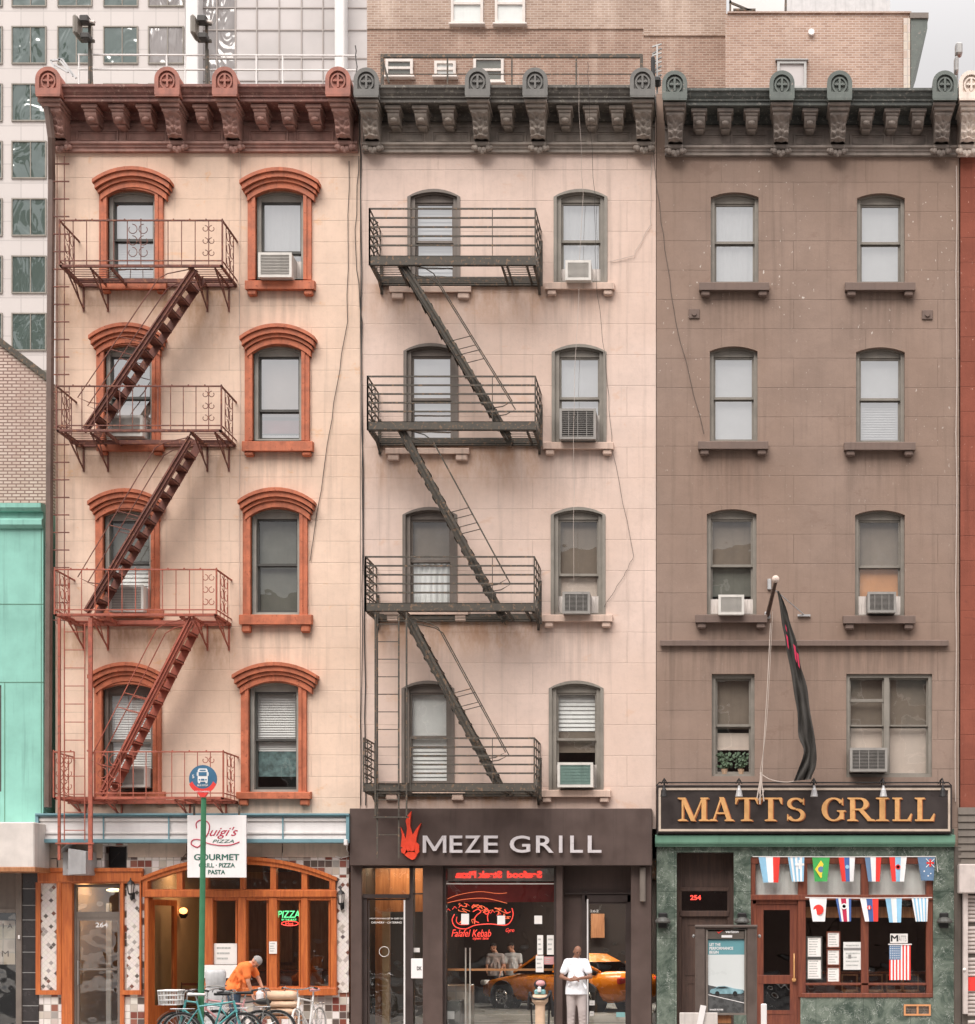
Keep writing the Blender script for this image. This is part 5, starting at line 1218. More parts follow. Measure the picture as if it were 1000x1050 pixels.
# recessed dark door
y = .55; m = MB(); pbox(m, 694, 753, 874, 915, y-.02, y+.05); pbox(m, 692, 699, 870, 1066, y-.08, y); pbox(m, 746, 754, 870, 1066, y-.08, y); pbox(m, 697, 748, 910, 914, y-.09, y, .01); pbox(m, 697, 748, 934, 940, y-.1, y, .01); m = m.build('door_frame', 'wood_brown', B3)
g = MB(); pbox(g, 699, 746, 914, 934, y-.04, y-.035); g.build('transom_pane', 'glass_dark', m); g = MB(); pbox(g, 697, 748, 912, 936, y+.3, y+.32); g.build('transom_backing', 'dark_room', m)
g = MB(); text(g, '254', X(708,y), X(719,y), Z(923,y), Z(918,y), y-.045, .004, .03); g.build('door_number', 'neon_red', m)
l = MB(); pbox(l, 699, 746, 940, 1066, y-.03, y+.02, .01); l = l.build('door', 'wood_brown', B3); g = MB()
g.rframe(X(703,y), X(742,y), Z(1000,y), Z(946,y), .05, y-.045, y-.028); g.rframe(X(703,y), X(742,y), Z(1060,y), Z(1006,y), .05, y-.045, y-.028); g.build('panel_moulding', 'wood_brown', l)
g = MB(); g.box(X(694)-.02, X(753)+.02, .3, 1.2, Z(874), Z(874)+.05); g.box(X(694)-.05, X(694)-.005, .3, 1.2, 0, Z(870)); g.box(X(752.5)+.005, X(752.5)+.05, .3, 1.2, 0, Z(870)); g.build('door_recess', 'wood_brown', B3)
# timber window unit
u = MB(); y = .02
pbox(u, 770, 957, 878, 886, y, .2, .01); pbox(u, 770, 957, 917.5, 923, y-.03, .2, .01)
for a, b in ((770,775),(818.5,828),(883,891),(950,957)): pbox(u, a, b, 880, 920, y+.01, .2, .01)
for a, b in ((818.5,826.5),(883,891),(950,957)): pbox(u, a, b, 921, 1023, y, .2, .01)
pbox(u, 822, 957, 1018.5, 1023, y-.05, .2, .01); pbox(u, 826, 951, 1008, 1010.5, y, .18, .006); pbox(u, 770, 772, 921, 1066, y, .2, .01)
u = u.build('window_unit', 'wood_red', B3)
for a, b, c, d_, g_ in ((775,818.5,886,917.5,0),(828,883,886,917.5,0),(891,950,886,917.5,0),(826.5,883,923,1008,1),(891,950,923,1008,1),(826.5,883,1010,1019,1),(891,950,1010,1019,1)):
    g = MB(); g.quad(X(a), X(b), Z(d_), Z(c), .1); g.build('pane', 'glass_shop', u)
    if not g_: shade('curtain', X(a), X(b), Z(d_), Z(c), .17, u)
m = MB(); pbox(m, 772, 775.5, 921, 1066, .06, .2); pbox(m, 818, 821, 921, 1066, .06, .2); pbox(m, 772, 820, 921, 927, .06, .2, .006); m.build('door_frame', 'wood_red', B3)
l = MB(); l.rframe(X(775), X(818.5), Z(1066), Z(927), .16, .09, .15, .12, .1); pbox(l, 776, 818, 1000, 1009, .085, .15, .006); pbox(l, 776, 818, 1036, 1040, .088, .15); l = l.build('door', 'wood_red', B3)
g = MB(); g.quad(X(781), X(812), Z(1000), Z(932), .12); g.build('pane', 'glass_dark', l); g = MB(); g.quad(X(781), X(812), Z(1040), Z(1008), .12); g.build('pane', 'glass_dark', l); g = MB(); pbox(g, 781, 813, 1040, 1060, .1, .13); g.build('kick_panel', 'wood_red', l)
g = MB(); g.tube([(X(814.5), .02, Z(1006)), (X(814.5), .0, Z(998)), (X(814.5), .0, Z(984)), (X(814.5), .04, Z(978))], .014, 6); g.sph((X(814.5), .05, Z(1005)), .045, 10, 6); g.build('handle', 'gold', l)
room(B3, 754, 978, 874, 6, 'wood_brown', 'dark_room', y0=.32)
m = MB(); pbox(m, 826, 951, 930, 941, .25, .3); m.build('inner_valance', 'wood_tan', B3)
m = MB(); m.box(X(826,3), X(951,3), 3, 3.6, .03, 1.1); m.bbox(X(820,3), X(956,3), 2.9, 3.7, 1.1, 1.16, .02); m.build('bar_counter', 'wood_red', B3)
for k, px in enumerate((872, 898, 918, 935)):
    t = thing('bar_stool', ('bar stool behind the grey poster in the bar window', 'bar stool at the left behind the right bar window', 'bar stool behind the striped flag in the bar window', 'bar stool right of the striped flag in the bar window')[k], 'stool', (X(px,1.2), 1.2, .03), 'wooden bar stools behind the bar window')
    x = X(px, 1.2); m = MB(); m.lathe((x, 1.2, .03), [(.17,.74),(.18,.76),(.17,.79)], 14); m.build('seat', 'wood_tan', t)
    for a, b in ((-1,-1),(1,-1),(-1,1),(1,1)): m = MB(); m.bar((x+a*.18, 1.2+b*.18, .03), (x+a*.12, 1.2+b*.12, .77), .03); m.build('leg', 'wood_tan', t)
    m = MB(); m.rframe(x-.17, x+.17, .8, 1.15, .03, 1.34, 1.37); m.build('backrest', 'wood_tan', t)
for lb, a, b, c, d_, ln, fr in (('upper framed menu at the left edge of the bar window',828,842.5,961,981.5,7,'frame_dark'),('lower framed menu at the left edge of the bar window',828,842.5,983.5,1004,7,'frame_dark'),
    ('topmost of the three small framed menus in the bar window',848.5,861,956,971.5,5,'wood_red'),('middle one of the three small framed menus in the bar window',848.5,861,974,989.5,5,'wood_red'),('lowest of the three small framed menus in the bar window',848.5,861,992,1007,5,'wood_red')):
    notice(lb, a, b, c, d_, .075, 'paper', ln, name='framed_menu', frame=fr, grp='framed menus in the bar window')
t = notice('large pale poster with a grey band beside the small framed menus', 865, 886-.5, 966, 994.5, .04, 'bike_white', 6)
m = MB(); pbox(m, 865.5, 885, 972, 974.5, .036, .0385); pbox(m, 870, 873, 979, 983, .036, .0385); m.build('band', 'metal_gray', t)
t = thing('window_sign', 'small white sign with a bold black M above the striped flag', 'sign', (X(922), .07, Z(967))); m = MB(); pbox(m, 913, 931, 957.5, 967, .07, .075); m.build('board', 'paper', t)
m = MB(); text(m, 'M', X(914), X(921), Z(965.5), Z(959), .068, .002, 0); text(m, 'M', X(914)+.012, X(921)+.012, Z(965.5), Z(959), .067, .002, 0); m.build('letter', 'ink_black', t); m = MB(); text(m, 'ATTS', X(922), X(930), Z(965.5), Z(959.5), .068, .002, 0); m.build('lettering', 'metal_gray', t)
t = thing('wall_flag', 'red and white striped flag with starry blue corner hung upright in the bar window', 'flag', (X(923), .07, Z(1005)))
x0, x1, z0, z1 = X(912,.07), X(934,.07), Z(1005,.07), Z(969,.07); m = MB()
for k in range(13):
    if k % 2: m.quad(x0+(x1-x0)*k/13, x0+(x1-x0)*(k+1)/13, z0, z1, .07)
m.build('white_stripe', 'f_white', t); m = MB()
for k in range(13):
    if not k % 2: m.quad(x0+(x1-x0)*k/13, x0+(x1-x0)*(k+1)/13, z0, z1, .071)
m.build('red_stripe', 'f_red', t); m = MB(); m.quad(x0, x0+(x1-x0)*.54, z1-(z1-z0)*.42, z1, .068); m.build('canton', 'f_navy', t); m = MB()
for i in range(5):
    for j in range(6): m.quad(x0+.02+i*.042, x0+.038+i*.042, z1-.035-j*.047, z1-.018-j*.047, .0665)
m.build('star', 'f_white', t)['kind'] = 'stuff'
m = MB(); m.tube([(x0-.02, .065, z1+.01), (x1+.02, .065, z1+.01)], .012, 6); m.build('hanging_rod', 'white_paint', t)
# vent grille low in the marble
t = thing('vent_grille', 'small terracotta framed vent low in the green marble', 'vent', (X(941), 0, Z(1042))); m = MB(); m.rframe(X(927), X(954.5), Z(1041.5), Z(1030), .035, -.03, .01); m.box(X(940), X(942), -.025, .01, Z(1041), Z(1031)); m.build('frame', 'shade_orange', t); m = MB()
for k in range(5): m.box(X(928), X(954), -.01, -.002, Z(1040-k*2), Z(1040-k*2)+.012)
m.build('slat', 'iron_rust', t)
for px, lb in ((680,'black half-round lamp at the left end of the green marble'),(761,'black half-round lamp on the marble between the two doors'),(968,'black half-round lamp on the marble right of the window')):
    t = thing('wall_lamp', lb, 'lamp', (X(px), 0, Z(945)), 'black wall lamps on the green marble'); m = MB(); m.bbox(X(px)-.09, X(px)+.09, -.05, 0, Z(952), Z(936), .02); m.build('back_plate', 'black', t)
    m = MB(); m.lathe((X(px), -.12, Z(944)), [(.15,-.05),(.16,-.02),(.12,.04),(.04,.07)], 14); m.build('lamp_shade', 'frame_dark', t)
# gold lettered sign
t = thing('shop_sign', 'black framed sign with gold serif letters MATTS GRILL', 'sign', (X(825), 0, Z(854)))
y = -.2; m = MB(); pbox(m, 673.5, 976.5, 805, 854.5, y, -.01, .01); m.build('board', 'matts_black', t)
m = MB(); m.rframe(X(675.5,y), X(974.5,y), Z(852.5,y), Z(808,y), .045, y-.02, y+.002); m.build('trim', 'sign_trim', t)
for ch, a, b in (('M',695,727),('A',727.5,752.5),('T',753.5,778),('T',778,802.5),('S',806,826),('G',843,867),('R',868.5,897),('I',898,911.5),('L',914,935.5),('L',937,959)):
    yy = y-.02; m = MB(); roman(m, ch, X(a,yy), X(b,yy), Z(842,yy), Z(818,yy), yy, .022); L_ = m.build('letter', 'gold', t)
    m = MB(); roman(m, ch, X(a,yy)+.022, X(b,yy)+.022, Z(842,yy)-.014, Z(818,yy)-.014, yy+.019, .012); m.build('letter_edge', 'gold_edge', L_)
t = thing('lamp_rail', 'thin black rail holding five gooseneck lamps over the gold lettered sign', 'lamp rail', (X(825), -.25, Z(803)))
y = -.28; m = MB(); m.tube([(X(673,y), y, Z(806,y)), (X(676,y), y, Z(802.5,y)), (X(973,y), y, Z(802.5,y)), (X(976,y), y, Z(806,y))], .014, 6); m.build('rail', 'black', t)
for k, (px, mt, lb) in enumerate(((681,'black','leftmost gooseneck lamp over the gold lettered sign, black'),(758,'galv','grey metal gooseneck lamp over the second letter of the gold sign'),(835,'galv','grey metal gooseneck lamp between the two gold words'),(906,'galv','grey metal gooseneck lamp over the letter I'),(967,'black','rightmost gooseneck lamp over the gold lettered sign, black'))):
    y = -.45; t = thing('gooseneck_lamp', lb, 'lamp', (X(px,y), y, Z(818,y)), 'gooseneck lamps over the gold lettered sign')
    m = MB(); x = X(px, y); z = Z(803, y); m.tube(spline([(x, -.05, z-.02), (x, -.2, z+.08), (x, -.38, z+.10), (x, -.46, z+.02), (x, -.46, z-.06)]), .012, 6)
    for a in (-.06, .06): m.tube([(x+a, -.27, z+.0), (x+a*.4, -.27, z+.07), (x, -.3, z+.1)], .012, 5)
    m.build('arm', 'black', t); m = MB(); m.lathe((x, -.46, z), [(.075,-.27),(.06,-.2),(.05,-.14),(.03,-.10),(.02,-.05)], 12); m.build('lamp_shade', mt, t)
# flag pole, flag and halyard
t = thing('flagpole', 'short dark pole with gold ball and side stay above the gold lettered sign', 'flagpole', (X(786), 0, Z(632)))
A0 = Vector((X(787), -.05, Z(632))); A1 = Vector((X(795.5,-1.0), -1.0, Z(597,-1.0)))
m = MB(); m.tube([A0, A1], .045, 8, .035); m.build('pole', 'wood_brown', t); m = MB(); m.sph(A1+Vector((0,0,.06)), .075, 12, 8); m.build('ball', 'shade_pink', t)
m = MB(); m.tube([A0.lerp(A1, .8), (X(825), -.03, Z(631))], .012, 6); m.box(X(818), X(831), -.06, 0, Z(632.5), Z(630.5)); m.build('stay', 'galv', t); m = MB(); m.bbox(X(784), X(790), -.08, 0, Z(635), Z(628), .01); m.bbox(X(787), X(791), -.06, 0, Z(605), Z(594), .01); m.build('bracket', 'galv', t)
fl = MB(); n = 26; mm = 14; vs = []
Lp = [(797,606),(802,640),(807,665),(813,700),(817,730),(820,756),(824,772),(819,788),(814,801)]
Rp = [(799,606),(808,628),(814.5,652),(821.5,680),(827,705),(833,740),(837,765),(837,785),(832,799)]
Ls, Rs = spline(Lp, 4), spline(Rp, 4)
for j, (a, b) in enumerate(zip(Ls, Rs)):
    v = j/(len(Ls)-1)
    for i in range(mm+1):
        u = i/mm; px = a[0]+(b[0]-a[0])*u; py = a[1]+(b[1]-a[1])*u; yy = -.92+.25*v-.12*abs(math.sin(u*PI*2.3+v*2.2))**.6*(.5+v)+.035*math.sin(u*8+v*23)+.03*noise.noise(Vector((u*3,v*16,2))); px += 1.6*noise.noise(Vector((v*9, u*2, 5)))
        vs.append((X(px,yy), yy, Z(py,yy)))
fl.add(vs, [(j*(mm+1)+i, j*(mm+1)+i+1, (j+1)*(mm+1)+i+1, (j+1)*(mm+1)+i) for j in range(len(Ls)-1) for i in range(mm)])
t = thing('hanging_flag', 'limp black flag with red marks hanging from the short pole', 'flag', (X(815,-.8), -.8, Z(800))); fl.build('cloth', 'flag_cloth', t, smooth=True)
m = MB(); k = 0
for (px, py, w_, h_) in ((806,650,2,16),(813.5,660,2.4,20),(816.5,668,2.5,18),(805,640,1.5,8)):
    yy = -1.02; m.add([(X(px,yy),yy,Z(py,yy)),(X(px+w_,yy),yy,Z(py+3,yy)),(X(px+w_*1.6,yy),yy,Z(py+h_,yy)),(X(px+w_*.9,yy),yy,Z(py+h_*.8,yy))], [(0,1,2,3)])
m.build('red_mark', 'f_crimson', t)
m = MB(); m.tube(spline([(X(790), -.1, Z(640)), (X(787), -.2, Z(700)), (X(781), -.3, Z(800)), (X(783), -.3, Z(812)), (X(777), -.3, Z(822))]), .009, 5); m.tube(spline([(X(792), -.3, Z(630)), (X(786), -.3, Z(740)), (X(779), -.3, Z(795))]), .006, 5)
m.tube(spline([(X(780), -.3, Z(795)), (X(790), -.32, Z(801)), (X(806), -.4, Z(804)), (X(818), -.5, Z(802))]), .009, 5)
for (a, b) in ((776,820),(783,823),(779,826)): m.tube([(X(780), -.3, Z(798)), (X(a), -.32, Z(b))], .014, 5)
m.tube([(X(780), -.3, Z(793)), (X(779), -.3, Z(815))], .02, 5)
tag(m.build('halyard', 'cable_pale'), 'pale rope tied off in loops above the sign, running up to the flagpole', 'rope')
# flag bunting
def pen(t, lb, px0, px1, pt, pb, cols, vert=True, extra=None, y=-.06, tilt=0):
    """one small flag hung from its short side, gathered towards the foot"""
    m = None; n = len(cols)
    P = lambda u, v, dy=0: (X(px0+(px1-px0)*(u*(1-.30*v)+.15*v*(1+tilt)), y), y-.03*math.sin(u*5+px0)*v-dy, Z(pt+(pb-pt)*v, y))
    f = MB(); mats = []
    for k, c in enumerate(cols):
        if c not in mats: mats.append(c)
        f.m = mats.index(c)
        for j in range(5):
            v0, v1 = j/5, (j+1)/5
            for i in range(3):
                if vert: u0, u1 = (k+i/3)/n, (k+(i+1)/3)/n; f.add([P(u0,v0),P(u1,v0),P(u1,v1),P(u0,v1)], [(0,1,2,3)])
                else:
                    a0, a1 = (k+j/5)/n, (k+(j+1)/5)/n; u0, u1 = i/3, (i+1)/3; f.add([P(u0,a0),P(u1,a0),P(u1,a1),P(u0,a1)], [(0,1,2,3)])
    o = f.build('flag', mats, t); o['label'] = lb
    if extra:
        for kind, c, u, v, r in extra:
            m = MB(); c0 = P(u, v, .006)
            if kind == 'disc': m.prism([(c0[0]+r*math.cos(2*PI*k/16), c0[2]+r*math.sin(2*PI*k/16)) for k in range(16)], c0[1]-.004, c0[1]-.002)
            elif kind == 'dia': m.prism([(c0[0]-r, c0[2]), (c0[0], c0[2]-r*1.5), (c0[0]+r, c0[2]), (c0[0], c0[2]+r*1.5)], c0[1]-.002, c0[1]-.0)
            elif kind == 'cross': m.box(c0[0]-r, c0[0]+r, c0[1]-.003, c0[1], c0[2]-r*.25, c0[2]+r*.25); m.box(c0[0]-r*.25, c0[0]+r*.25, c0[1]-.0045, c0[1]-.0015, c0[2]-r, c0[2]+r)
            elif kind == 'bar': m.box(c0[0]-r, c0[0]+r, c0[1]-.003, c0[1], c0[2]-r*.3, c0[2]+r*.3)
            elif kind == 'x':
                m.bar((c0[0]-r, c0[1], c0[2]-r), (c0[0]+r, c0[1], c0[2]+r), .012, .003, up=(0,1,0)); m.bar((c0[0]-r, c0[1]-.003, c0[2]+r), (c0[0]+r, c0[1]-.003, c0[2]-r), .012, .003, up=(0,1,0))
            m.build('emblem', c, o)
u_ = thing('flag_bunting', 'upper string of seven small national flags across the bar window', 'bunting', (X(865,-.06), -.06, Z(879)))
m = MB(); m.tube([(X(772,-.06), -.06, Z(878.6)), (X(860,-.06), -.06, Z(879)), (X(960,-.06), -.06, Z(878.5)), (X(962,-.06), -.05, Z(894))], .009, 5); m.build('string', 'white_paint', u_)
pen(u_, 'light blue, white and red striped flag', 778, 800, 879, 905, ['f_sky','f_white','f_red'], tilt=.5)
pen(u_, 'blue and white striped flag with a white cross', 808, 825, 879, 904, ['f_sky','f_white','f_sky','f_white','f_sky','f_white','f_sky'], extra=[('cross','f_white',.7,.3,.09)], tilt=.7)
pen(u_, 'green flag with yellow diamond and blue disc', 833, 851, 879, 904, ['f_green'], extra=[('dia','f_yellow',.5,.5,.12),('disc','f_navy',.5,.5,.06)])
pen(u_, 'red, blue and white striped flag with a small crest', 860, 877, 879, 904, ['f_red','f_blue','f_white'], extra=[('disc','f_sky',.5,.4,.04)], tilt=.4)
pen(u_, 'blue, white and red striped flag', 887, 904, 879, 904, ['f_navy','f_white','f_red'], tilt=.3)
pen(u_, 'red, blue and white striped flag with a red badge', 912, 930, 879, 904, ['f_red','f_sky','f_white'], extra=[('disc','f_red',.5,.4,.05),('disc','f_white',.5,.4,.03)])
pen(u_, 'blue flag with a crossed corner and white stars', 941, 959, 879, 903, ['f_navy'], extra=[('x','f_white',.72,.25,.085),('cross','f_red',.72,.25,.075),('disc','f_white',.3,.6,.015),('disc','f_white',.55,.8,.015),('disc','f_white',.75,.7,.012)], tilt=.5)
l_ = thing('flag_bunting', 'lower string of five small national flags across the bar window', 'bunting', (X(890,-.06), -.06, Z(921)))
m = MB(); m.tube([(X(826,-.06), -.06, Z(920.5)), (X(890,-.06), -.06, Z(921.3)), (X(956,-.06), -.06, Z(920.5))], .009, 5); m.build('string', 'white_paint', l_)
pen(l_, 'white flag with red disc', 830, 848, 921, 945, ['f_white'], extra=[('disc','f_red',.5,.5,.105)], tilt=.3)
pen(l_, 'blue and red flag with a star in a white disc', 857, 873, 921, 945, ['f_blue','f_white','f_crimson','f_crimson','f_white','f_blue'], extra=[('disc','f_white',.5,.35,.06),('disc','f_red',.5,.35,.035)], tilt=.9)
pen(l_, 'white, blue and red striped flag with a crest', 882, 901, 921, 945, ['f_white','f_blue','f_red'], extra=[('disc','f_red',.45,.4,.045),('cross','f_white',.45,.4,.035)], tilt=.8)
pen(l_, 'light blue and white striped flag', 908, 925, 921, 946, ['f_sky','f_white','f_sky'], tilt=.6)
pen(l_, 'white and blue pinstriped flag', 935, 952, 921, 945, ['f_white','f_sky','f_white','f_sky','f_white','f_sky','f_white','f_sky','f_white'], tilt=.7)

def ceiling_emitter(lb, px, y, py):  # glowing panels added to brighten the shop interiors
    x, z = X(px), Z(py); t = thing('fill_light', lb, 'fill light', (x, y, z), 'added fill lights inside the shops')
    m = MB(); m.bbox(x-.62, x+.62, y-.12, y+.32, z-.02, z+.05, .02); m.build('casing', 'white_paint', t); m = MB(); m.box(x-.58, x+.58, y-.09, y+.29, z-.028, z-.021); m.build('diffuser', 'fill_bright' if 'rear' in lb or 'front inside' in lb else 'fill_glow', t)
ceiling_emitter('added fill light inside the pizzeria doorway', 180, 1.4, 881); ceiling_emitter('added fill light inside the pizzeria behind its windows', 290, 1.6, 881)
for k, (px, y) in enumerate(((520, 5.0), (620, 5.0), (550, 7.5), (620, 7.5), (540, 11.0), (610, 11.0))): ceiling_emitter(('left front','right front','left middle rear','right middle rear','left rear','right rear')[k]+' added fill light inside the dark grill', px, y, 881)
ceiling_emitter('added fill light above the narrow hallway of the pizzeria building', 95, 1.0, 897)
ceiling_emitter('added fill light inside the green marble bar', 885, 1.6, 875); ceiling_emitter('added fill light in the narrow hall of the dark grill front', 400, .7, 883)
# ------------------------------------------------------------------ neighbours and what rises behind
def panels(name, col, bw, rh, line=.8, rough=.45):
    m, nt, b, o = _nt(name); p = pos(nt); v2, s = flat_xz(nt, p)
    br = nd(nt, 'ShaderNodeTexBrick'); lk(nt, v2, br.inputs['Vector']); br.offset = 0
    br.inputs['Scale'].default_value = 1; br.inputs['Mortar Size'].default_value = .035; br.inputs['Brick Width'].default_value = bw; br.inputs['Row Height'].default_value = rh
    br.inputs['Color1'].default_value = rgb(col); br.inputs['Color2'].default_value = rgb(tuple(x*.96 for x in col)); br.inputs['Mortar'].default_value = rgb(tuple(x*line for x in col))
    lk(nt, mixc(nt, mapr(nt, nz(nt, scl(nt, p, (.4,.4,.08)), 1, 4), .4, .8, 0, .12), br.outputs['Color'], tuple(x*.7 for x in col)), b.inputs['Base Color']); b.inputs['Roughness'].default_value = rough; MATS[name] = m
panels('tower_panel', (.52,.475,.455), 1.3, 1.105)
T = thing('office_tower', 'white panelled office tower with square windows and a glass curtain wall, left background', 'tower', (X(120, 60), 60, 0))
YT = 60.0
m = MB(); m.box(X(-420, YT), X(190, YT), YT, YT+25, 0, Z(-560, YT)); m.build('wall', 'tower_panel', T)
for r in range(-5, 8):
    for c, (a, b) in enumerate(((-78,-44),(-32,2),(13,47),(60,94),(107,141),(153,188))):
        if r > 1 and c > 2: continue
        if c < 1: continue
        t0 = 28+58.8*r; x0, x1, z0, z1 = X(a, YT), X(b, YT), Z(t0+37, YT), Z(t0, YT)
        w = MB(); w.rframe(x0-.05, x1+.05, z0-.05, z1+.05, .07, YT-.08, YT-.001); xm = (x0*.45+x1*.55); w.box(xm-.025, xm+.025, YT-.07, YT-.001, z0, z1); w = w.build('window', 'frame_gray', T)
        g = MB(); g.quad(x0, x1, z0, z1, YT-.03); g.build('pane', 'tower_glass' if c != 5 else 'tower_glass_pale', w)
for a, b in ((190, 203), (343, 353)):
    m = MB(); m.bbox(X(a, YT-.6), X(b, YT-.6), YT-.6, YT+1, 0, Z(-560, YT), .05); m.build('fin', 'tower_fin', T)
m = MB(); m.box(X(190, YT), X(378, YT), YT+.4, YT+25, 0, Z(-560, YT)); m.build('wall', 'tower_panel', T)
xs = [203, 221, 240, 262, 285, 308, 330, 343]; ys = [130, 80, 57, 28, 5, -24, -53, -82, -111]
for i in range(7):
    for j in range(len(ys)-1):
        m = MB(); m.quad(X(xs[i], YT)+.03, X(xs[i+1], YT)-.03, Z(ys[j], YT)+.03, Z(ys[j+1], YT)-.03, YT+.30); m.build('curtain_pane', 'tower_glass_pale' if i < 2 else 'curtain_glass', T)
for j in range(len(ys)-1):
    m = MB(); m.quad(X(354, YT), X(378, YT), Z(ys[j], YT)+.03, Z(ys[j+1], YT)-.03, YT+.30); m.build('curtain_pane', 'curtain_glass', T)
m = MB()
for p in xs: m.box(X(p, YT)-.035, X(p, YT)+.035, YT+.24, YT+.39, 0, Z(-560, YT))
for p in ys: m.box(X(203, YT), X(376, YT), YT+.25, YT+.38, Z(p, YT)-.03, Z(p, YT)+.03)
m.build('mullion_grid', 'tower_joint', T)
YB = 22.0
T = thing('brick_building', 'tall tan brick apartment building rising behind the pink building', 'building', (X(560, YB), YB, 0))
m = MB(); m.box(X(376.5, YB), X(745, YB), YB, YB+14, 0, Z(30, YB)); m.build('wall', 'brick_back_low', T)
m = MB(); m.box(X(376.5, YB), X(745, YB), YB-.04, YB+13.9, Z(30, YB), Z(-420, YB)); m.box(X(660, YB), X(745, YB), YB-.045, YB-.0, Z(37, YB), Z(30, YB)); m.build('wall', 'brick_back', T)
for (a, b, t0, b0) in ((463,496,-16,26),(508,539,-16,26),(396,424,62,80),(446,468,64,80),(486,517,60,86),(463,496,-110,-66),(508,539,-110,-66)):
    w = MB(); w.rframe(X(a,YB), X(b,YB), Z(b0,YB), Z(t0,YB), .09, YB-.12, YB-.0); w.box(X(a,YB), X(b,YB), YB-.11, YB-.0, Z((t0+b0)/2,YB)-.04, Z((t0+b0)/2,YB)+.04); w.bbox(X(a-2,YB), X(b+2,YB), YB-.2, YB, Z(b0+2,YB), Z(b0-.3,YB), .02); w = w.build('window', 'off_white', T)
    g = MB(); g.quad(X(a,YB)+.05, X(b,YB)-.05, Z(b0,YB)+.05, Z(t0,YB)-.05, YB-.075); g.build('pane', 'glass', w); g = MB(); g.quad(X(a,YB)+.05, X(b,YB)-.05, Z(b0,YB)+.05, Z(t0,YB)-.05, YB-.052); g.build('blind', 'curtain' if a != 486 and a != 396 else 'shade_gray', w)
YR = 18.0
T = thing('brick_building', 'lower pinkish brick building with grey rooftop housing behind the brown building', 'building', (X(840, YR), YR, 0))
m = MB(); m.box(X(744, YR), X(933, YR), YR, YR+3.9, 0, Z(14, YR)); m.box(X(746, YR), X(934.5, YR), YR-.06, YR+.3, Z(14, YR), Z(12.5, YR)); m.build('wall', 'brick_pink', T)
m = MB(); m.extx([(0,0)]*0 or [(YR-.1, Z(20,YR)), (YR-.1, Z(14.5,YR)), (YR+3.5, Z(14.5,YR)), (YR+3.5, Z(20,YR))], X(933,YR), X(952,YR)); m.build('eave', 'frame_brown', T)
m = MB(); vs = [(X(934,YR), YR-.05, Z(88,YR)), (X(934,YR), YR-.05, Z(20,YR)), (X(951,YR), YR-.05, Z(20,YR)), (X(951,YR), YR-.05, Z(30,YR)), (X(940,YR), YR-.05, Z(64,YR))]
m.prism([(v[0], v[2]) for v in vs], YR-.05, YR+3); m.build('eave_bracket', 'cap_green', T)
m = MB(); m.box(X(926.5,YR), X(933.2,YR), YR-.08, YR, 0, Z(20,YR)); m.build('quoin', 'tile_pale', T)
w = MB(); w.rframe(X(797,YR), X(827,YR), Z(92,YR), Z(64,YR), .08, YR-.1, YR); w.bbox(X(795,YR), X(829,YR), YR-.14, YR, Z(64,YR), Z(62,YR), .02); w = w.build('window', 'metal_gray', T); g = MB(); g.quad(X(798,YR), X(826,YR), Z(91,YR), Z(65,YR), YR-.04); g.build('pane', 'curtain_glass', w)
m = MB(); m.cyl((X(832,YR), YR-.1, Z(34,YR)), (X(832,YR), YR, Z(34,YR)), .1, 10); m.build('vent_pipe', 'white_paint', T)
m = MB(); m.box(X(805, YR+2), X(913, YR+2), YR+2, YR+3.8, Z(16, YR+2), Z(-6, YR+2)); m.build('roof_housing', 'galv', T)
m = MB(); m.box(X(748, YR+3), X(806, YR+3), YR+3, YR+3.8, Z(16, YR+3), Z(-16, YR+3)); m.build('roof_housing', 'tower_fin', T)
m = MB()
for a, b in (((748,2),(772,12)),((752,10),(775,10)),((749,0),(749,14)),((806,0),(806,14))): m.bar((X(a[0],YR+1), YR+1, Z(a[1],YR+1)), (X(b[0],YR+1), YR+1, Z(b[1],YR+1)), .06)
m.build('roof_railing', 'iron_gray', T)
YG = 5.0
T = thing('brick_building', 'brick side wall with a sloping top between the teal shop and the tower', 'building', (X(20, YG), YG, 0))
m = MB(); m.prism([(X(-200,YG), 0), (X(46,YG), 0), (X(50,YG), Z(389,YG)), (X(-200,YG), Z(198,YG))], YG, YG+8); m.build('wall', 'brick_gable', T)
m = MB(); m.bar((X(-200,YG), YG, Z(197,YG)), (X(50,YG), YG, Z(388,YG)), .12, .14); m.build('coping', 'iron_gray', T)
# teal shop at the left edge
T = thing('shop_building', 'turquoise clad shop with blank white fascia at the left edge', 'building', (X(0), 0, 0))
m = MB(); sheet(m, [(X(-150), Z(870)), (X(45.5), Z(870)), (X(45.5), Z(522)), (X(-150), Z(522))], [[(X(-90),Z(812)),(X(2.5),Z(812)),(X(2.5),Z(703)),(X(-90),Z(703))]], -.05, .2)
m.add([(X(45.5),-.05,Z(850)),(X(45.5),9,Z(850)),(X(45.5),9,Z(522)),(X(45.5),-.05,Z(522))], [(0,1,2,3)]); m.box(X(-150), X(45.4), .2, 9, Z(530), Z(527)); m.build('wall', 'teal_wall', T)
m = MB(); y = -.14; m.extx([(-.14, Z(524,y)), (-.20, Z(521,y)), (-.20, Z(516.5,y)), (-.05, Z(515,y)), (.3, Z(515,y)), (.3, Z(524,y))], X(-150), X(46)); m.extx([(-.10, Z(541,y)), (-.16, Z(538,y)), (-.16, Z(533,y)), (-.1, Z(531,y)), (-.051, Z(531,y)), (-.051, Z(541,y))], X(-150), X(46)); m.build('cornice', 'teal_wall', T)
m = MB()
for z in (620, 700): m.box(X(-150), X(45.4), -.056, -.049, Z(z)-.006, Z(z)+.006)
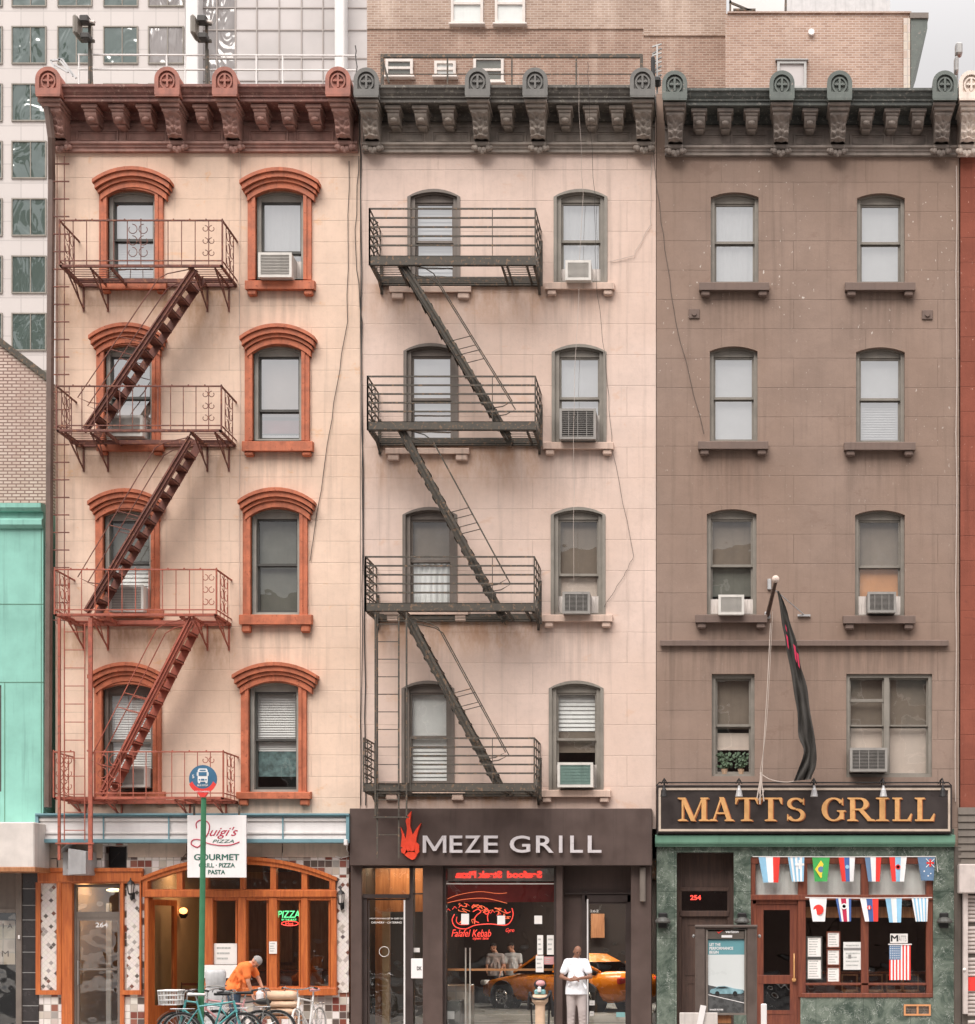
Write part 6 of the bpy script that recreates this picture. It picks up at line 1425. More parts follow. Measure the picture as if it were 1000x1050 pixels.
for p in (6, 43.5): m.box(X(p)-.006, X(p)+.006, -.057, -.0495, Z(843), Z(541 if p > 20 else 700))
m.build('panel_joint', 'green_band', T)
m = MB(); m.rframe(X(-90), X(2.5), Z(812), Z(703), .06, -.03, .1); w = m.build('window', 'frame_dark', T); m = MB(); m.quad(X(-90), X(2), Z(811), Z(704), .05); m.build('pane', 'glass_dark', w); m = MB(); m.quad(X(-90), X(2), Z(811), Z(704), .3); m.build('shade', 'dark_room', w)
y = -.8; m = MB(); pbox(m, -150, 35, 843, 890, y, -.06, .02); m.build('fascia', 'off_white', T); m = MB(); pbox(m, -150, 36, 889, 894, y-.02, -.06, .01); m.build('fascia_edge', 'wood_tan', T)
m = MB(); pbox(m, 22, 39.5, 893, 1066, -.02, .3, .004)
m.build('pier', 'slab_black', T); m = MB()
for z in (911, 928, 943, 960, 976, 997, 1014, 1031, 1047): pbox(m, 22, 39.5, z, z+.8, -.024, -.019)
m.build('pier_joint', 'metal_gray', T)
m = MB(); pbox(m, -60, 18, 893, 932, -.0, .2); pbox(m, 16, 22, 893, 1066, -.06, .2, .01); pbox(m, -3, 18, 932, 936, -.03, .2); m.build('shopfront_frame', 'frame_brown', T); m = MB(); m.quad(X(-60), X(16), Z(1066), Z(934), .1); m.build('pane', 'glass_shop', T)
m = MB(); pbox(m, 18.2, 20.2, 959, 963, -.09, -.06, .005); m.build('door_lock', 'white_paint', T)
room(T, -60, 22, 893, 4, 'dark_room', 'dark_room', y0=.2)
t = notice('pale poster with a brown letter M inside the leftmost shop door', -8, 15.5, 944, 989, .25, 'tile_pale', 0); m = MB(); text(m, 'M', X(2,.25), X(9,.25), Z(981,.25), Z(975,.25), .247, .003, .0); text(m, '1 A', X(3,.25), X(13,.25), Z(952,.25), Z(947,.25), .247, .003, .0); m.build('lettering', 'wood_brown', t)
# red building at the right edge
T = thing('apartment_building', 'red painted building with cream cornice cap and rolled shutter at the right edge', 'building', (X(1040), 0, 0))
x0, x1 = X(984.5)+.01, X(1180); m = MB(); m.box(x0, x1, 0, 12, Z(828), Z(96)); m.build('wall', 'redwall', T)
cornice(T, 984.6, 1170, (996, 1080, 1160), (1020, 1045), 4, 'cream_cap', 'cream_cap')
m = MB()
for k in range(8): y0 = 828+k*7.4; m.extx([(-.05, Z(y0+7.4)), (-.02, Z(y0)), (.1, Z(y0)), (.1, Z(y0+7.4))], x0-.05, x1)
m.build('siding', 'siding', T)
m = MB(); pbox(m, 979, 986, 868, 1066, -.04, .3, .01); m.build('corner_post', 'siding_dk', T)
y = -.35; m = MB(); pbox(m, 984, 1060, 886, 916, y, -.06, .02); m.build('shutter_box', 'shutter', T); y = -.2; m = MB(); pbox(m, 988, 993, 916, 1040, y, -.06, .01); m.build('shutter_track', 'shutter', T)
m = MB()
for k in range(38): z = Z(918+k*4); m.extx([(-.06, z-.075), (-.10, z-.05), (-.10, z-.02), (-.06, z-.0)], X(992), X(1100)) if k % 8 != 7 else None
m.build('shutter_curtain', 'shutter', T); m = MB(); m.box(X(986), X(1100), -.05, .1, 0, Z(886)); m.build('shutter_backing', 'siding_dk', T)
m = MB(); pbox(m, 993, 1100, 1002, 1016, -.13, -.105); m.build('painted_band', 'f_red', T); m = MB(); m.sph((X(987.5), -.2, Z(994)), .035, 8, 6); m.build('lock', 'white_paint', T)
# roof clutter
y = .6; T = thing('roof_railing', 'white pipe railing on the roof of the cream building', 'railing', (X(225, 1.2), 1.2, Z(92)))
m = MB(); y = 1.2
for py in (56, 71): m.tube([(X(80,y), y, Z(py,y)), (X(366,y), y, Z(py+1,y))], .022, 6)
for px in (81, 92, 171, 190, 263, 290, 352): m.tube([(X(px,y), y, Z(100,y)), (X(px,y), y, Z(56,y))], .02, 6)
m.build('rail', 'white_paint', T)
m = MB(); y = .4
for a, b in (((52,62),(64,61)),((52,62),(60,78)),((64,61),(78,80)),((56,66),(70,74)),((60,60),(75,78))): m.bar((X(a[0],y), y, Z(a[1],y)), (X(b[0],y), y, Z(b[1],y)), .035)
tag(m.build('roof_bracket', 'galv'), 'tilted metal frame on the roof beside the left corner of the cream cornice', 'metal frame')
for px, lb in ((92,'left one of the two dark floodlights on the cream building roof'),(212,'right one of the two dark floodlights on the cream building roof')):
    y = 1.0; t = thing('floodlight', lb, 'floodlight', (X(px,y), y, Z(95,y)), 'floodlights on the cream building roof')
    m = MB(); m.bar((X(px,y), y, Z(100,y)), (X(px,y), y, Z(22,y)), .05); m.bar((X(px+3,y), y, Z(100,y)), (X(px+1,y), y, Z(50,y)), .035); m.bar((X(px-9,y), y, Z(24,y)), (X(px+5,y), y, Z(24,y)), .06); m.bar((X(px-9,y), y, Z(42,y)), (X(px+5,y), y, Z(42,y)), .05); m.build('post', 'iron_gray', t)
    m = MB(); m.bbox(X(px-13.5,y), X(px-8.5,y), y-.25, y+.1, Z(41,y), Z(20,y), .05); m.build('head', 'frame_gray', t)
    m = MB(); m.bbox(X(px-7,y), X(px+2,y), y-.2, y, Z(27,y), Z(20,y), .02); m.bbox(X(px-6,y), X(px+3,y), y-.2, y, Z(44,y), Z(38,y), .02); m.build('ballast_box', 'ac_dark', t)
    m = MB(); m.tube([(X(px,y), y-.1, Z(24,y)), (X(px+8,y), y-.15, Z(27,y))], .03, 6); m.build('cable_stub', 'off_white', t)
T = thing('roof_railing', 'black iron railing on the roof of the pale pink building', 'railing', (X(525, 1), 1, Z(92))); m = MB(); y = 1.0
m.bar((X(391,y), y, Z(57.5,y)), (X(659,y), y, Z(57.5,y)), .05, .07)
for py in (76,): m.bar((X(395,y), y, Z(py,y)), (X(650,y), y, Z(py,y)), .018)
for px in (392, 459, 525, 591, 658): m.bar((X(px,y), y, Z(57,y)), (X(px,y), y, Z(100,y)), .03 if 400 < px < 650 else .06)
m.bar((X(392,y), y, Z(60,y)), (X(399,y), y, Z(85,y)), .04); m.build('rail', 'iron_gray', T)
for px, lb, h in ((674,'dark spiky antenna cluster between the pink and brown cornices',46),(982,'small grey antenna on the roof at the right corner of the brown cornice',48)):
    y = .2; t = thing('antenna', lb, 'antenna', (X(px,y), y, Z(95,y))); m = MB(); m.bar((X(px,y), y, Z(100,y)), (X(px,y), y, Z(h,y)), .035)
    if px < 700:
        for k in range(9): zz = Z(h+2+k*4.5, y); m.bar((X(px,y)-.10, y+.1*(k % 2), zz), (X(px,y)+.09, y, zz+.06), .025)
        m.build('mast', 'metal_gray', t); m = MB(); m.bbox(X(px-6,y), X(px-2,y), y-.2, y, Z(82,y), Z(62,y), .03); m.bbox(X(px-3,y), X(px+4,y), y-.25, y, Z(90,y), Z(84,y), .03); m.build('box', 'black', t)
    else:
        m.build('mast', 'metal_gray', t); m = MB(); m.bbox(X(px-3,y), X(px+4,y), y-.2, y, Z(60,y), Z(48,y), .03); m.bbox(X(px-4,y), X(px+0,y), y-.2, y, Z(78,y), Z(62,y), .03); m.build('box', 'metal_gray', t)
# plants behind the bottom left window of the brown building
for k, (px, lb) in enumerate(((743,'left potted plant behind the low brown building window'),(760,'right potted plant behind the low brown building window'))):
    x = X(px, .22); z = Z(793); t = thing('potted_plant', lb, 'plant', (x, .24, z), 'potted plants behind the low window'); m = MB(); m.lathe((x, .24, z-.02), [(.05,0),(.07,.12),(.075,.13)], 10); m.build('pot', 'pot', t); m = MB()
    for i in range(80):
        a = random.random()*6.28; r = .03+random.random()*.15; h = .14+random.random()*.3; q = Vector((x+r*math.cos(a), .22+.04*math.sin(a), z+h)); s_ = .014+random.random()*.018
        m.add([q+Vector((-s_,0,-s_*.6)), q+Vector((s_*.3,-.01,-s_)), q+Vector((s_,0,s_*.8)), q+Vector((-s_*.2,.01,s_))], [(0,1,2,3)])
        if i % 4 == 0: m.bar((x, .24, z+.12), q, .008)
    m.build('foliage', 'leaf', t)
# ------------------------------------------------------------------ people
def figure(t, J, skin, r=1.0):
    """one continuous body: tapered limbs, neck, head with features, hands with fingers, fused by a voxel remesh"""
    m = MB(); V = lambda k: Vector(J[k]); H = V('head'); up = (H-V('neck')).normalized(); fwd = Vector(J['face']).normalized(); side = up.cross(fwd).normalized()
    fwd = side.cross(up).normalized()
    def E(c, rx, ry, rz):
        b = MB().sph((0,0,0), 1, 16, 12, (rx, ry, rz)); M = Matrix((side, fwd, up)).transposed().to_4x4(); M.translation = c; b.xf(M); m.add(b.v, b.f)
    E(H+up*.02, .074, .092, .098); E(H+fwd*.022-up*.055, .055, .066, .062); E(H+fwd*.095-up*.018, .013, .018, .022); E(H+fwd*.083-up*.062, .024, .010, .008)
    for s in (-1, 1): E(H+side*s*.076-up*.01-fwd*.01, .010, .020, .030); E(H+fwd*.082+side*s*.03+up*.022, .018, .008, .007); E(H+fwd*.062+side*s*.045-up*.02, .02, .015, .02)
    m.cap3(V('neck'), H-up*.05, .056, .052); m.cap3(V('chest'), V('neck'), .10, .07)
    m.cap3(V('chest'), V('waist'), .13, .115); m.cap3(V('waist'), V('hip'), .115, .125)
    for s in 'LR':
        sh, el, wr, hp, kn, an, to = (V(k+s) for k in ('sho','elb','wri','hip_','kne','ank','toe'))
        m.cap3(V('chest')+(V('neck')-V('chest'))*.55, sh, .085, .062); m.cap3(V('chest')*.6+V('waist')*.4, sh, .10, .06)
        m.cap3(sh, el, .054, .041); m.cap3(el, wr, .041, .027)
        m.cap3(V('hip'), hp, .115, .095); m.cap3(hp, kn, .092, .056); m.cap3(kn, an, .056, .038); m.cap3(an, to, .042, .034)
        hd = Vector(J['hand'+s]).normalized(); n_ = Vector(J.get('palm'+s, (0, -1, 0))); n_ = (n_-hd*n_.dot(hd)).normalized(); b_ = hd.cross(n_)
        pc = wr+hd*.085
        m.cap3(wr, wr+hd*.03, .026, .028)
        for k in (-1.5, -.5, .5, 1.5):
            base = wr+hd*.085+b_*k*.021; m.cap3(wr+hd*.02+b_*k*.012, base, .017, .014, 8)
            L_ = (.078, .088, .082, .064)[int(k+1.5)]; mid = base+hd*L_*.5+n_*.012; m.cap3(base, mid, .0105, .0095, 8); m.cap3(mid, mid+hd*L_*.38+n_*.03, .0095, .008, 8)
        th = wr+hd*.03-b_*.03; m.cap3(th, th+hd*.035-b_*.022+n_*.01, .014, .012, 8); m.cap3(th+hd*.035-b_*.022+n_*.01, th+hd*.065-b_*.026+n_*.02, .012, .009, 8)
    b = m.build('body', skin, t, remesh=.009, sm=3)
    e = MB()
    for s in (-1, 1):
        c = H+fwd*.083+side*s*.03+up*.008; e.sph(c, .0105, 8, 6)
    e.build('eyes', 'black', b)
    return H, up, fwd, side
def shirt(t, J, mat, short=True, hem=.1, rm=.012):
    V = lambda k: Vector(J[k]); m = MB(); m.cap3(V('chest'), V('waist'), .142, .135, 16); m.cap3(V('waist'), V('hip'), .135, .148, 16); m.cap3(V('chest'), V('neck')-Vector((0,0,.02)), .14, .075, 14)
    dn = (V('hip')-V('waist')).normalized(); flat = abs(dn.z) > .95
    if flat:
        q = MB(); c_ = V('hip'); q.lathe((0,0,0), [(.222,-.06-hem),(.215,-.02),(.19,.12),(.165,.26)], 20); q.xf(Matrix.Translation(c_) @ Matrix.Diagonal((1,.80,1,1))); m.add(q.v, q.f)
    else: m.cap3(V('hip'), V('hip')+dn*hem, .152, .158, 16)
    for s in 'LR':
        sh, el, wr = V('sho'+s), V('elb'+s), V('wri'+s); m.cap3(V('chest')+(V('neck')-V('chest'))*.5, sh, .11, .085, 14); m.cap3(V('chest')*.55+V('waist')*.45, sh, .12, .08, 14)
        m.cap3(sh, sh.lerp(el, .62 if short else 1), .082, .074, 14)
        if not short: m.cap3(el, el.lerp(wr, .3), .072, .066, 14)
        if not flat: m.cap3(V('hip')+Vector((0,0,.02)), V('hip_'+s)+Vector((0,0,.03)), .15, .13)
    for i in range(10):     # folds
        a = V('chest').lerp(V('hip'), random.random()*.9)+Vector(J['face']).normalized()*0+Vector(((random.random()-.5)*.26, -.13, 0)); m.cap3(a, a+Vector(((random.random()-.5)*.16, -.015, -.12-random.random()*.08)), .018, .03, 8)
    return m.build('shirt', mat, t, remesh=rm, sm=4)
def trousers(t, J, mat):
    V = lambda k: Vector(J[k]); m = MB(); m.cap3(V('waist').lerp(V('hip'), .6), V('hip'), .135, .145, 14)
    for s in 'LR':
        hp, kn, an = V('hip_'+s), V('kne'+s), V('ank'+s); m.cap3(V('hip'), hp, .14, .118, 14); m.cap3(hp, kn, .116, .088, 14); m.cap3(kn, an+Vector((0,0,.04)), .088, .078, 14)
        for i in range(5): a = kn.lerp(an, .1+i*.18); m.cap3(a+Vector((-.05,-.065,0)), a+Vector((.05,-.06,-.05)), .016, .02, 6)
    return m.build('trousers', mat, t, remesh=.013, sm=4)
def shoes(t, J):
    for s in 'LR': V = lambda k: Vector(J[k+s]); m = MB(); m.cap3(V('ank')-Vector((0,0,.035)), V('toe')-Vector((0,0,.0)), .048, .042); m.build('shoe', 'shoe', t, remesh=.012, sm=2)
def hair(t, H, up, fwd, side, mat, k=1.05, low=.02):
    m = MB(); m.sph((0,0,0), 1, 18, 12, (.078*k, .096*k, .102*k)); M = Matrix((side, fwd, up)).transposed().to_4x4(); M.translation = H+up*.024-fwd*.006; m.xf(M)
    keep = [f for f in m.f if all((Vector(m.v[i])-H).dot(up) > low+.3*max(0, (Vector(m.v[i])-H).dot(fwd)) for i in f)]
    m.f = keep; m.mi = [0]*len(keep); m.build('hair', mat, t, smooth=True)
# standing man at the grill door
y = -.55; x = X(591, y); t = thing('person', 'bald person in white shirt and grey trousers standing with folded arms at the glass door', 'person', (x, y, 0))
J = dict(head=(x+.025,y-.02,1.645), neck=(x,y+.01,1.52), chest=(x,y+.01,1.30), waist=(x-.01,y+.02,1.10), hip=(x,y+.02,.96), face=(.45,-1,-.05),
  shoL=(x+.175,y+.02,1.43), shoR=(x-.175,y+.02,1.43), elbL=(x+.29,y-.06,1.15), elbR=(x-.29,y-.06,1.15), wriL=(x+.06,y-.24,1.12), wriR=(x-.08,y-.22,1.085), handL=(-.85,-.1,-.05), handR=(.9,-.02,.12), palmL=(0,1,-.3), palmR=(0,-.3,-1),
  hip_L=(x+.09,y+.02,.90), hip_R=(x-.09,y+.02,.90), kneL=(x+.12,y-.02,.49), kneR=(x-.10,y+.01,.49), ankL=(x+.13,y+.04,.085), ankR=(x-.11,y+.05,.085), toeL=(x+.16,y-.11,.05), toeR=(x-.14,y-.10,.05))
fr = figure(t, J, 'skin_brown'); shirt(t, J, 'shirt_white', True, .10); trousers(t, J, 'pants_gray'); shoes(t, J)
# man bending over the bench
y = -2.3; x = X(243, y); t = thing('person', 'person in orange shirt and dark jeans bending over the bench outside the pizzeria', 'person', (x, y, 0))
J = dict(head=(x+.36,y-.02,1.48), neck=(x+.26,y,1.43), chest=(x+.13,y,1.34), waist=(x-.0,y,1.17), hip=(x-.06,y,1.03), face=(.8,-.25,-.55),
  shoL=(x+.22,y-.17,1.38), shoR=(x+.21,y+.17,1.39), elbL=(x+.27,y-.21,1.12), elbR=(x+.36,y+.15,1.16), wriL=(x+.33,y-.16,.90), wriR=(x+.46,y+.08,.97), handL=(.25,0,-1), handR=(.4,-.3,-1), palmL=(1,0,0), palmR=(0,-1,0),
  hip_L=(x-.06,y-.09,.95), hip_R=(x-.06,y+.09,.95), kneL=(x+.0,y-.10,.52), kneR=(x-.08,y+.10,.50), ankL=(x-.03,y-.10,.085), ankR=(x-.16,y+.12,.085), toeL=(x+.10,y-.11,.05), toeR=(x-.02,y+.12,.05))
fr = figure(t, J, 'skin_pale'); hair(t, *fr, 'hair_gray'); shirt(t, J, 'shirt_orange', True, .03); trousers(t, J, 'denim'); shoes(t, J)
# two figures added behind the grill glass to imitate reflected pedestrians
for (px, yy, mt, pm, lb) in ((526,12.3,'tarp_gray','denim','figure in grey top set behind the grill glass to imitate a reflection'),(508,11.9,'pants_gray','ink_black','figure in pale top set behind the grill glass to imitate a reflection')):
    y = yy; x = X(px, y); t = thing('person', lb, 'person', (x, y, .03))
    J = dict(head=(x-.05,y,1.60), neck=(x,y,1.46), chest=(x,y,1.24), waist=(x,y,1.05), hip=(x,y,.93), face=(-.8,-.4,-.2), shoL=(x+.18,y,1.36), shoR=(x-.18,y,1.36), elbL=(x+.22,y-.05,1.1), elbR=(x-.22,y-.08,1.1), wriL=(x+.16,y-.18,.92), wriR=(x-.2,y-.22,1.0), handL=(0,-.3,-1), handR=(0,-.5,-1), palmL=(-1,0,0), palmR=(1,0,0),
      hip_L=(x+.09,y,.87), hip_R=(x-.09,y,.87), kneL=(x+.1,y-.1,.48), kneR=(x-.1,y+.05,.48), ankL=(x+.1,y,.1), ankR=(x-.1,y+.15,.1), toeL=(x+.1,y-.14,.06), toeR=(x-.1,y+.03,.06))
    fr = figure(t, J, 'skin_pale'); hair(t, *fr, 'hair_dark'); shirt(t, J, mt, True, .05); trousers(t, J, pm); shoes(t, J)
# ------------------------------------------------------------------ bicycles
def bicycle(lb, x, y, rz, fcol, basket=False, tyre='tyre', steer=0.0, saddle='black', panniers=False):
    t = thing('bicycle', lb, 'bicycle', (x, y, 0), 'bicycles chained at the kerb'); t.rotation_euler = (0, 0, rz)
    def B(m, n, mt, p=t, **k): o = m.build(n, mt, None, **k); o.parent = p; return o
    R = .335; WB = .52
    S = Matrix.Translation((-WB+.02, 0, 0)) @ Matrix.Rotation(steer, 4, 'Z') @ Matrix.Translation((WB-.02, 0, 0))
    for cx in (-WB, WB):
        m = MB(); m.tube([(cx+R*math.cos(a), 0, R+R*math.sin(a)) for a in [2*PI*k/32 for k in range(32)]], .019, 8, closed=True)
        rm = MB(); rm.tube([(cx+(R-.03)*math.cos(a), 0, R+(R-.03)*math.sin(a)) for a in [2*PI*k/32 for k in range(32)]], .011, 6, closed=True)
        sp = MB()
        for k in range(24): a = 2*PI*k/24; sp.tube([(cx+.02*math.cos(a+.6), .02*(1 if k % 2 else -1), R+.02*math.sin(a+.6)), (cx+(R-.03)*math.cos(a), 0, R+(R-.03)*math.sin(a))], .0017, 3)
        sp.cyl((cx, -.04, R), (cx, .04, R), .022, 10)
        fd = MB()
        p = [(cx+(R+.04)*math.cos(a), R+(R+.04)*math.sin(a)) for a in [math.radians(20+i*10) for i in range(14)]]
        for i in range(13): fd.add([(p[i][0],-.028,p[i][1]),(p[i+1][0],-.028,p[i+1][1]),(p[i+1][0],.028,p[i+1][1]),(p[i][0],.028,p[i][1])], [(0,1,2,3)])
        if cx < 0:
            for q in (m, rm, sp, fd): q.xf(S)
        w = B(m, 'wheel', tyre); B(rm, 'rim', 'chrome', w); B(sp, 'spokes', 'chrome', w)
        if basket: B(fd, 'mudguard', fcol)
    bb = (.10, 0, .30); seat = (.24, 0, .78); head1 = (-.36, 0, .86); head0 = (-.40, 0, .72); rr = (WB, 0, R)
    f = MB(); f.tube([head1, seat], .016, 8); f.tube([head0, bb], .019, 8); f.tube([bb, (.27, 0, .88)], .017, 8); f.tube([(-.355, 0, .88), (-.405, 0, .68)], .022, 8)
    for s in (-.05, .05): f.tube([bb, (WB, s, R)], .010, 6); f.tube([(.235, 0, .75), (WB, s, R)], .009, 6)
    B(f, 'frame', fcol)
    k = MB()
    for s in (-.05, .05): k.tube([(-.41, 0, .67), (-.42, s, .62), (-.47, s, .45), (-WB, s, R)], .011, 6)
    k.xf(S); B(k, 'fork', fcol)
    h = MB(); h.tube([(-.35, 0, .87), (-.34, 0, 1.0)], .013, 6); h.tube(spline([(-.20,-.30,1.03),(-.30,-.24,1.05),(-.38,-.1,1.02),(-.38,.1,1.02),(-.30,.24,1.05),(-.20,.30,1.03)], 4), .012, 6); h.xf(S); hb = B(h, 'handlebar', 'chrome')
    g = MB()
    for s in (-1, 1): g.tube([(-.16, s*.31, 1.025), (-.27, s*.27, 1.045)], .018, 8); g.tube([(-.34,s*.2,1.04),(-.37,s*.22,.99)], .008, 5)
    g.xf(S); B(g, 'grip', 'black', hb)
    s_ = MB(); s_.tube([(.26,0,.86),(.285,0,.97)], .013, 6); B(s_, 'seat_post', 'chrome'); s_ = MB()
    vs = []; nn = 10
    for i in range(nn+1):
        u = i/nn; w_ = .015+.075*max(0, (u-.25)/.75)**.8; xx = .12+.28*u; vs += [(xx,-w_,.975),(xx,-w_*.6,1.0+.015*u),(xx,w_*.6,1.0+.015*u),(xx,w_,.975),(xx,0,.955)]
    s_.add(vs, [(5*i+k, 5*i+(k+1) % 5, 5*i+5+(k+1) % 5, 5*i+5+k) for i in range(nn) for k in range(5)]+[(0,1,2,3,4), tuple(range(5*nn, 5*nn+5))[::-1]]); B(s_, 'saddle', saddle, smooth=True)
    c = MB(); c.cyl((.10,-.05,.30), (.10,-.06,.30), .09, 20); c.bar((.10,-.07,.30), (.17,-.07,.15), .02); c.bar((.10,.07,.30), (.03,.07,.45), .02); c.box(.13,.21,-.15,-.08,.14,.16); c.box(-.01,.07,.08,.15,.44,.46); B(c, 'crank', 'chrome')
    rk = MB(); rk.tube([(.30,0,.74),(.70,-.05,.74),(.70,.05,.74),(.32,.04,.74)], .006, 5)
    for s in (-.05, .05): rk.tube([(WB, s, R), (.60, s, .74)], .006, 5)
    B(rk, 'rear_rack', 'chrome')
    if basket:
        b = MB(); x0, x1, y0, y1, z0, z1 = -.78, -.44, -.17, .17, .80, 1.04
        for z in (z0, z0+.08, z0+.16, z1):
            e = .02*(z1-z)/.24*2; b.tube([(x0+e,y0+e,z),(x1-e,y0+e,z),(x1-e,y1-e,z),(x0+e,y1-e,z)], .007 if z < z1 else .014, 5, closed=True)
        for i in range(8):
            for yy in (y0, y1): u = x0+(x1-x0)*i/7; b.bar((u, yy, z1), (u*.92+(x0+x1)*.04, yy*.88, z0), .006)
            for xx in (x0, x1): v = y0+(y1-y0)*i/7; b.bar((xx, v, z1), (xx+(.03 if xx == x0 else -.03), v*.9, z0), .006)
            u = x0+(x1-x0)*i/7; b.bar((u, y0*.9, z0), (u, y1*.9, z0), .006)
        B(b, 'basket', 'bike_white')
    return t
bicycle('teal bicycle with white wire basket beside the green bus stop pole', X(181,-4.9)+.52, -4.9, 0, 'bike_teal', True, steer=.1)
bicycle('white and red city bicycle behind the teal one with the basket', X(222,-4.5)+.2, -4.45, .12, 'bike_pink', False, steer=-.3)
bicycle('teal framed bicycle with dark tyres in front of the bending person', X(252,-4.95)-.5, -5.15, PI, 'bike_teal', False, steer=.05, saddle='bike_white')
bicycle('dark tyred bicycle standing before the bench of tan sacks', X(283,-4.3)-.52, -4.3, PI+.06, 'frame_dark', False)
bicycle('pale bicycle turned end-on at the right of the tan sacks', X(312,-3.6), -3.4, 1.42, 'bike_white', False, tyre='off_white', steer=.2, saddle='bike_pink')
# bundle of folded grey chairs and tarp, bench with sacks, crates
t = thing('tarp_bundle', 'upright grey bundle tied with cord behind the bicycles', 'bundle', (X(221,-3.5), -3.5, 0)); y = -3.5
m = MB(); vs = []; n = 20; lv = 26
for j in range(lv+1):
    v = j/lv; z = .02+1.34*v; 
    for k in range(n):
        a = 2*PI*k/n; r = (.21+.02*math.cos(a*4+v*3)+.03*noise.noise(Vector((math.cos(a)*2, math.sin(a)*2, v*7))))*(1-.10*v); r *= 1-.13*math.exp(-((v*4.5 % 1)-.5)**2*60)
        vs.append((X(221,y)+r*math.cos(a), y+r*.8*math.sin(a), z))
m.add(vs, [(j*n+k, j*n+(k+1) % n, (j+1)*n+(k+1) % n, (j+1)*n+k) for j in range(lv) for k in range(n)]+[tuple(range(n))[::-1], tuple(range(lv*n, lv*n+n))]); m.build('cover', 'tarp_gray', t, smooth=True)
m = MB()
for v in (.11,.33,.555,.78): z = .02+1.34*v; m.tube([(X(221,y)+.195*math.cos(a), y+.16*math.sin(a), z+.015*math.sin(a*3)) for a in [2*PI*k/20 for k in range(20)]], .008, 4, closed=True)
m.build('cord', 'frame_gray', t)
t = thing('bench', 'wooden bench along the tiled wall under the pizzeria windows', 'bench', (X(285,-1.9), -1.9, 0)); y = -1.9
m = MB(); m.bbox(X(258,y), X(309,y), y-.22, y+.25, .40, .45, .01); m.build('seat', 'wood_tan', t)
for px in (262, 305):
    for dy in (-.17, .2): m = MB(); m.bar((X(px,y), y+dy, 0), (X(px,y), y+dy, .41), .06); m.build('leg', 'wood_tan', t)
for k, (z, a, b, lb) in enumerate(((.46,268,306,'lowest of the three stacked tan sacks on the bench'),(.60,263,307,'middle one of the three stacked tan sacks on the bench'),(.74,268,305,'topmost of the three stacked tan sacks on the bench'))):
    m = MB(); y = -1.9; xa, xb = X(a,y), X(b,y); vs = []; nu, nv = 18, 12; h = .15 if k < 2 else .19
    for i in range(nu+1):
        u = i/nu; s_ = (1-abs(2*u-1)**5)**.4
        for j in range(nv):
            a_ = 2*PI*j/nv; vs.append((xa+(xb-xa)*u, y+.21*math.cos(a_)*(.7+.3*s_), z+h/2+(h/2)*math.copysign(abs(math.sin(a_))**.7, math.sin(a_))*(.35+.65*s_)+.012*noise.noise(Vector((u*6, a_, k)))))
    m.add(vs, [(i*nv+j, i*nv+(j+1) % nv, (i+1)*nv+(j+1) % nv, (i+1)*nv+j) for i in range(nu) for j in range(nv)]+[tuple(range(nv)), tuple(range(nu*nv, nu*nv+nv))[::-1]])
    tag(m.build('sack', 'sack_tan', None, smooth=True), lb, 'sack', 'tan sacks stacked on the bench')
m = MB(); y = -2.35; m.bbox(X(263,y), X(270,y), y-.06, y+.06, .76, .92, .02); m.lathe((X(266,y), y, .9), [(.05,0),(.035,.05),(.03,.1)], 10); tag(m.build('bottle', 'sign_white'), 'white plastic bottle held over the sacks by the bending person', 'bottle')
m = MB(); y = -2.4; m.sph((X(270,y), y, .74), .14, 12, 8, (1.1, .8, .45)); tag(m.build('bag', 'black', smooth=True), 'small black bag lying against the tan sacks', 'bag')
t = thing('street_sign', 'round blue bus stop sign with red lower band on a green pole', 'sign', (X(207,-5.0), -5.0, 0))
y = -5.0; m = MB(); m.tube([(X(205.5,y), y, 0), (X(209,y), y, Z(818,y))], .055, 10, .045); m.build('pole', 'green_pole', t)
c = (X(209,y), Z(799,y)); R = .235
m = MB(); m.prism([(c[0]+R*math.cos(2*PI*k/36), c[1]+R*math.sin(2*PI*k/36)) for k in range(36)], y-.05, y-.02); m.build('disc', 'bus_blue', t)
m = MB(); o = [(c[0]+R*1.03*math.cos(a), c[1]-.005+R*1.05*math.sin(a)) for a in [math.radians(-160+i*7) for i in range(21)]]; i_ = [(c[0]+R*.80*math.cos(a), c[1]+.02+R*.80*math.sin(a)) for a in [math.radians(-160+i*7) for i in range(21)]]
m.prism(o+i_[::-1], y-.062, y-.052); m.prism([(c[0]-.09, c[1]-R*1.02), (c[0]+.09, c[1]-R*1.02), (c[0]+.04, c[1]-R*1.3), (c[0]-.04, c[1]-R*1.3)], y-.066, y-.02); m.build('band', 'sign_red', t)
m = MB(); q = c[0]; z = c[1]+.03; m.prism([(q-.085,z-.08),(q+.085,z-.08),(q+.085,z+.11),(q+.065,z+.145),(q-.065,z+.145),(q-.085,z+.11)], y-.056, y-.051); m.box(q-.08,q-.045,y-.056,y-.051,z-.105,z-.082); m.box(q+.045,q+.08,y-.056,y-.051,z-.105,z-.082); m.box(q-.10,q-.088,y-.056,y-.051,z+.02,z+.08); m.box(q+.088,q+.10,y-.056,y-.051,z+.02,z+.08)
text(m, 'BUS STOP', q-.09, q+.09, z-.155, z-.125, y-.051, .005, .02); text(m, '5', q-.18, q-.145, z-.02, z+.04, y-.051, .005, .01); text(m, 'NO STANDING', q-.12, q+.12, c[1]-R*.97, c[1]-R*.86, y-.064, .004, .01); ic = m.build('pictogram', 'sign_white', t)
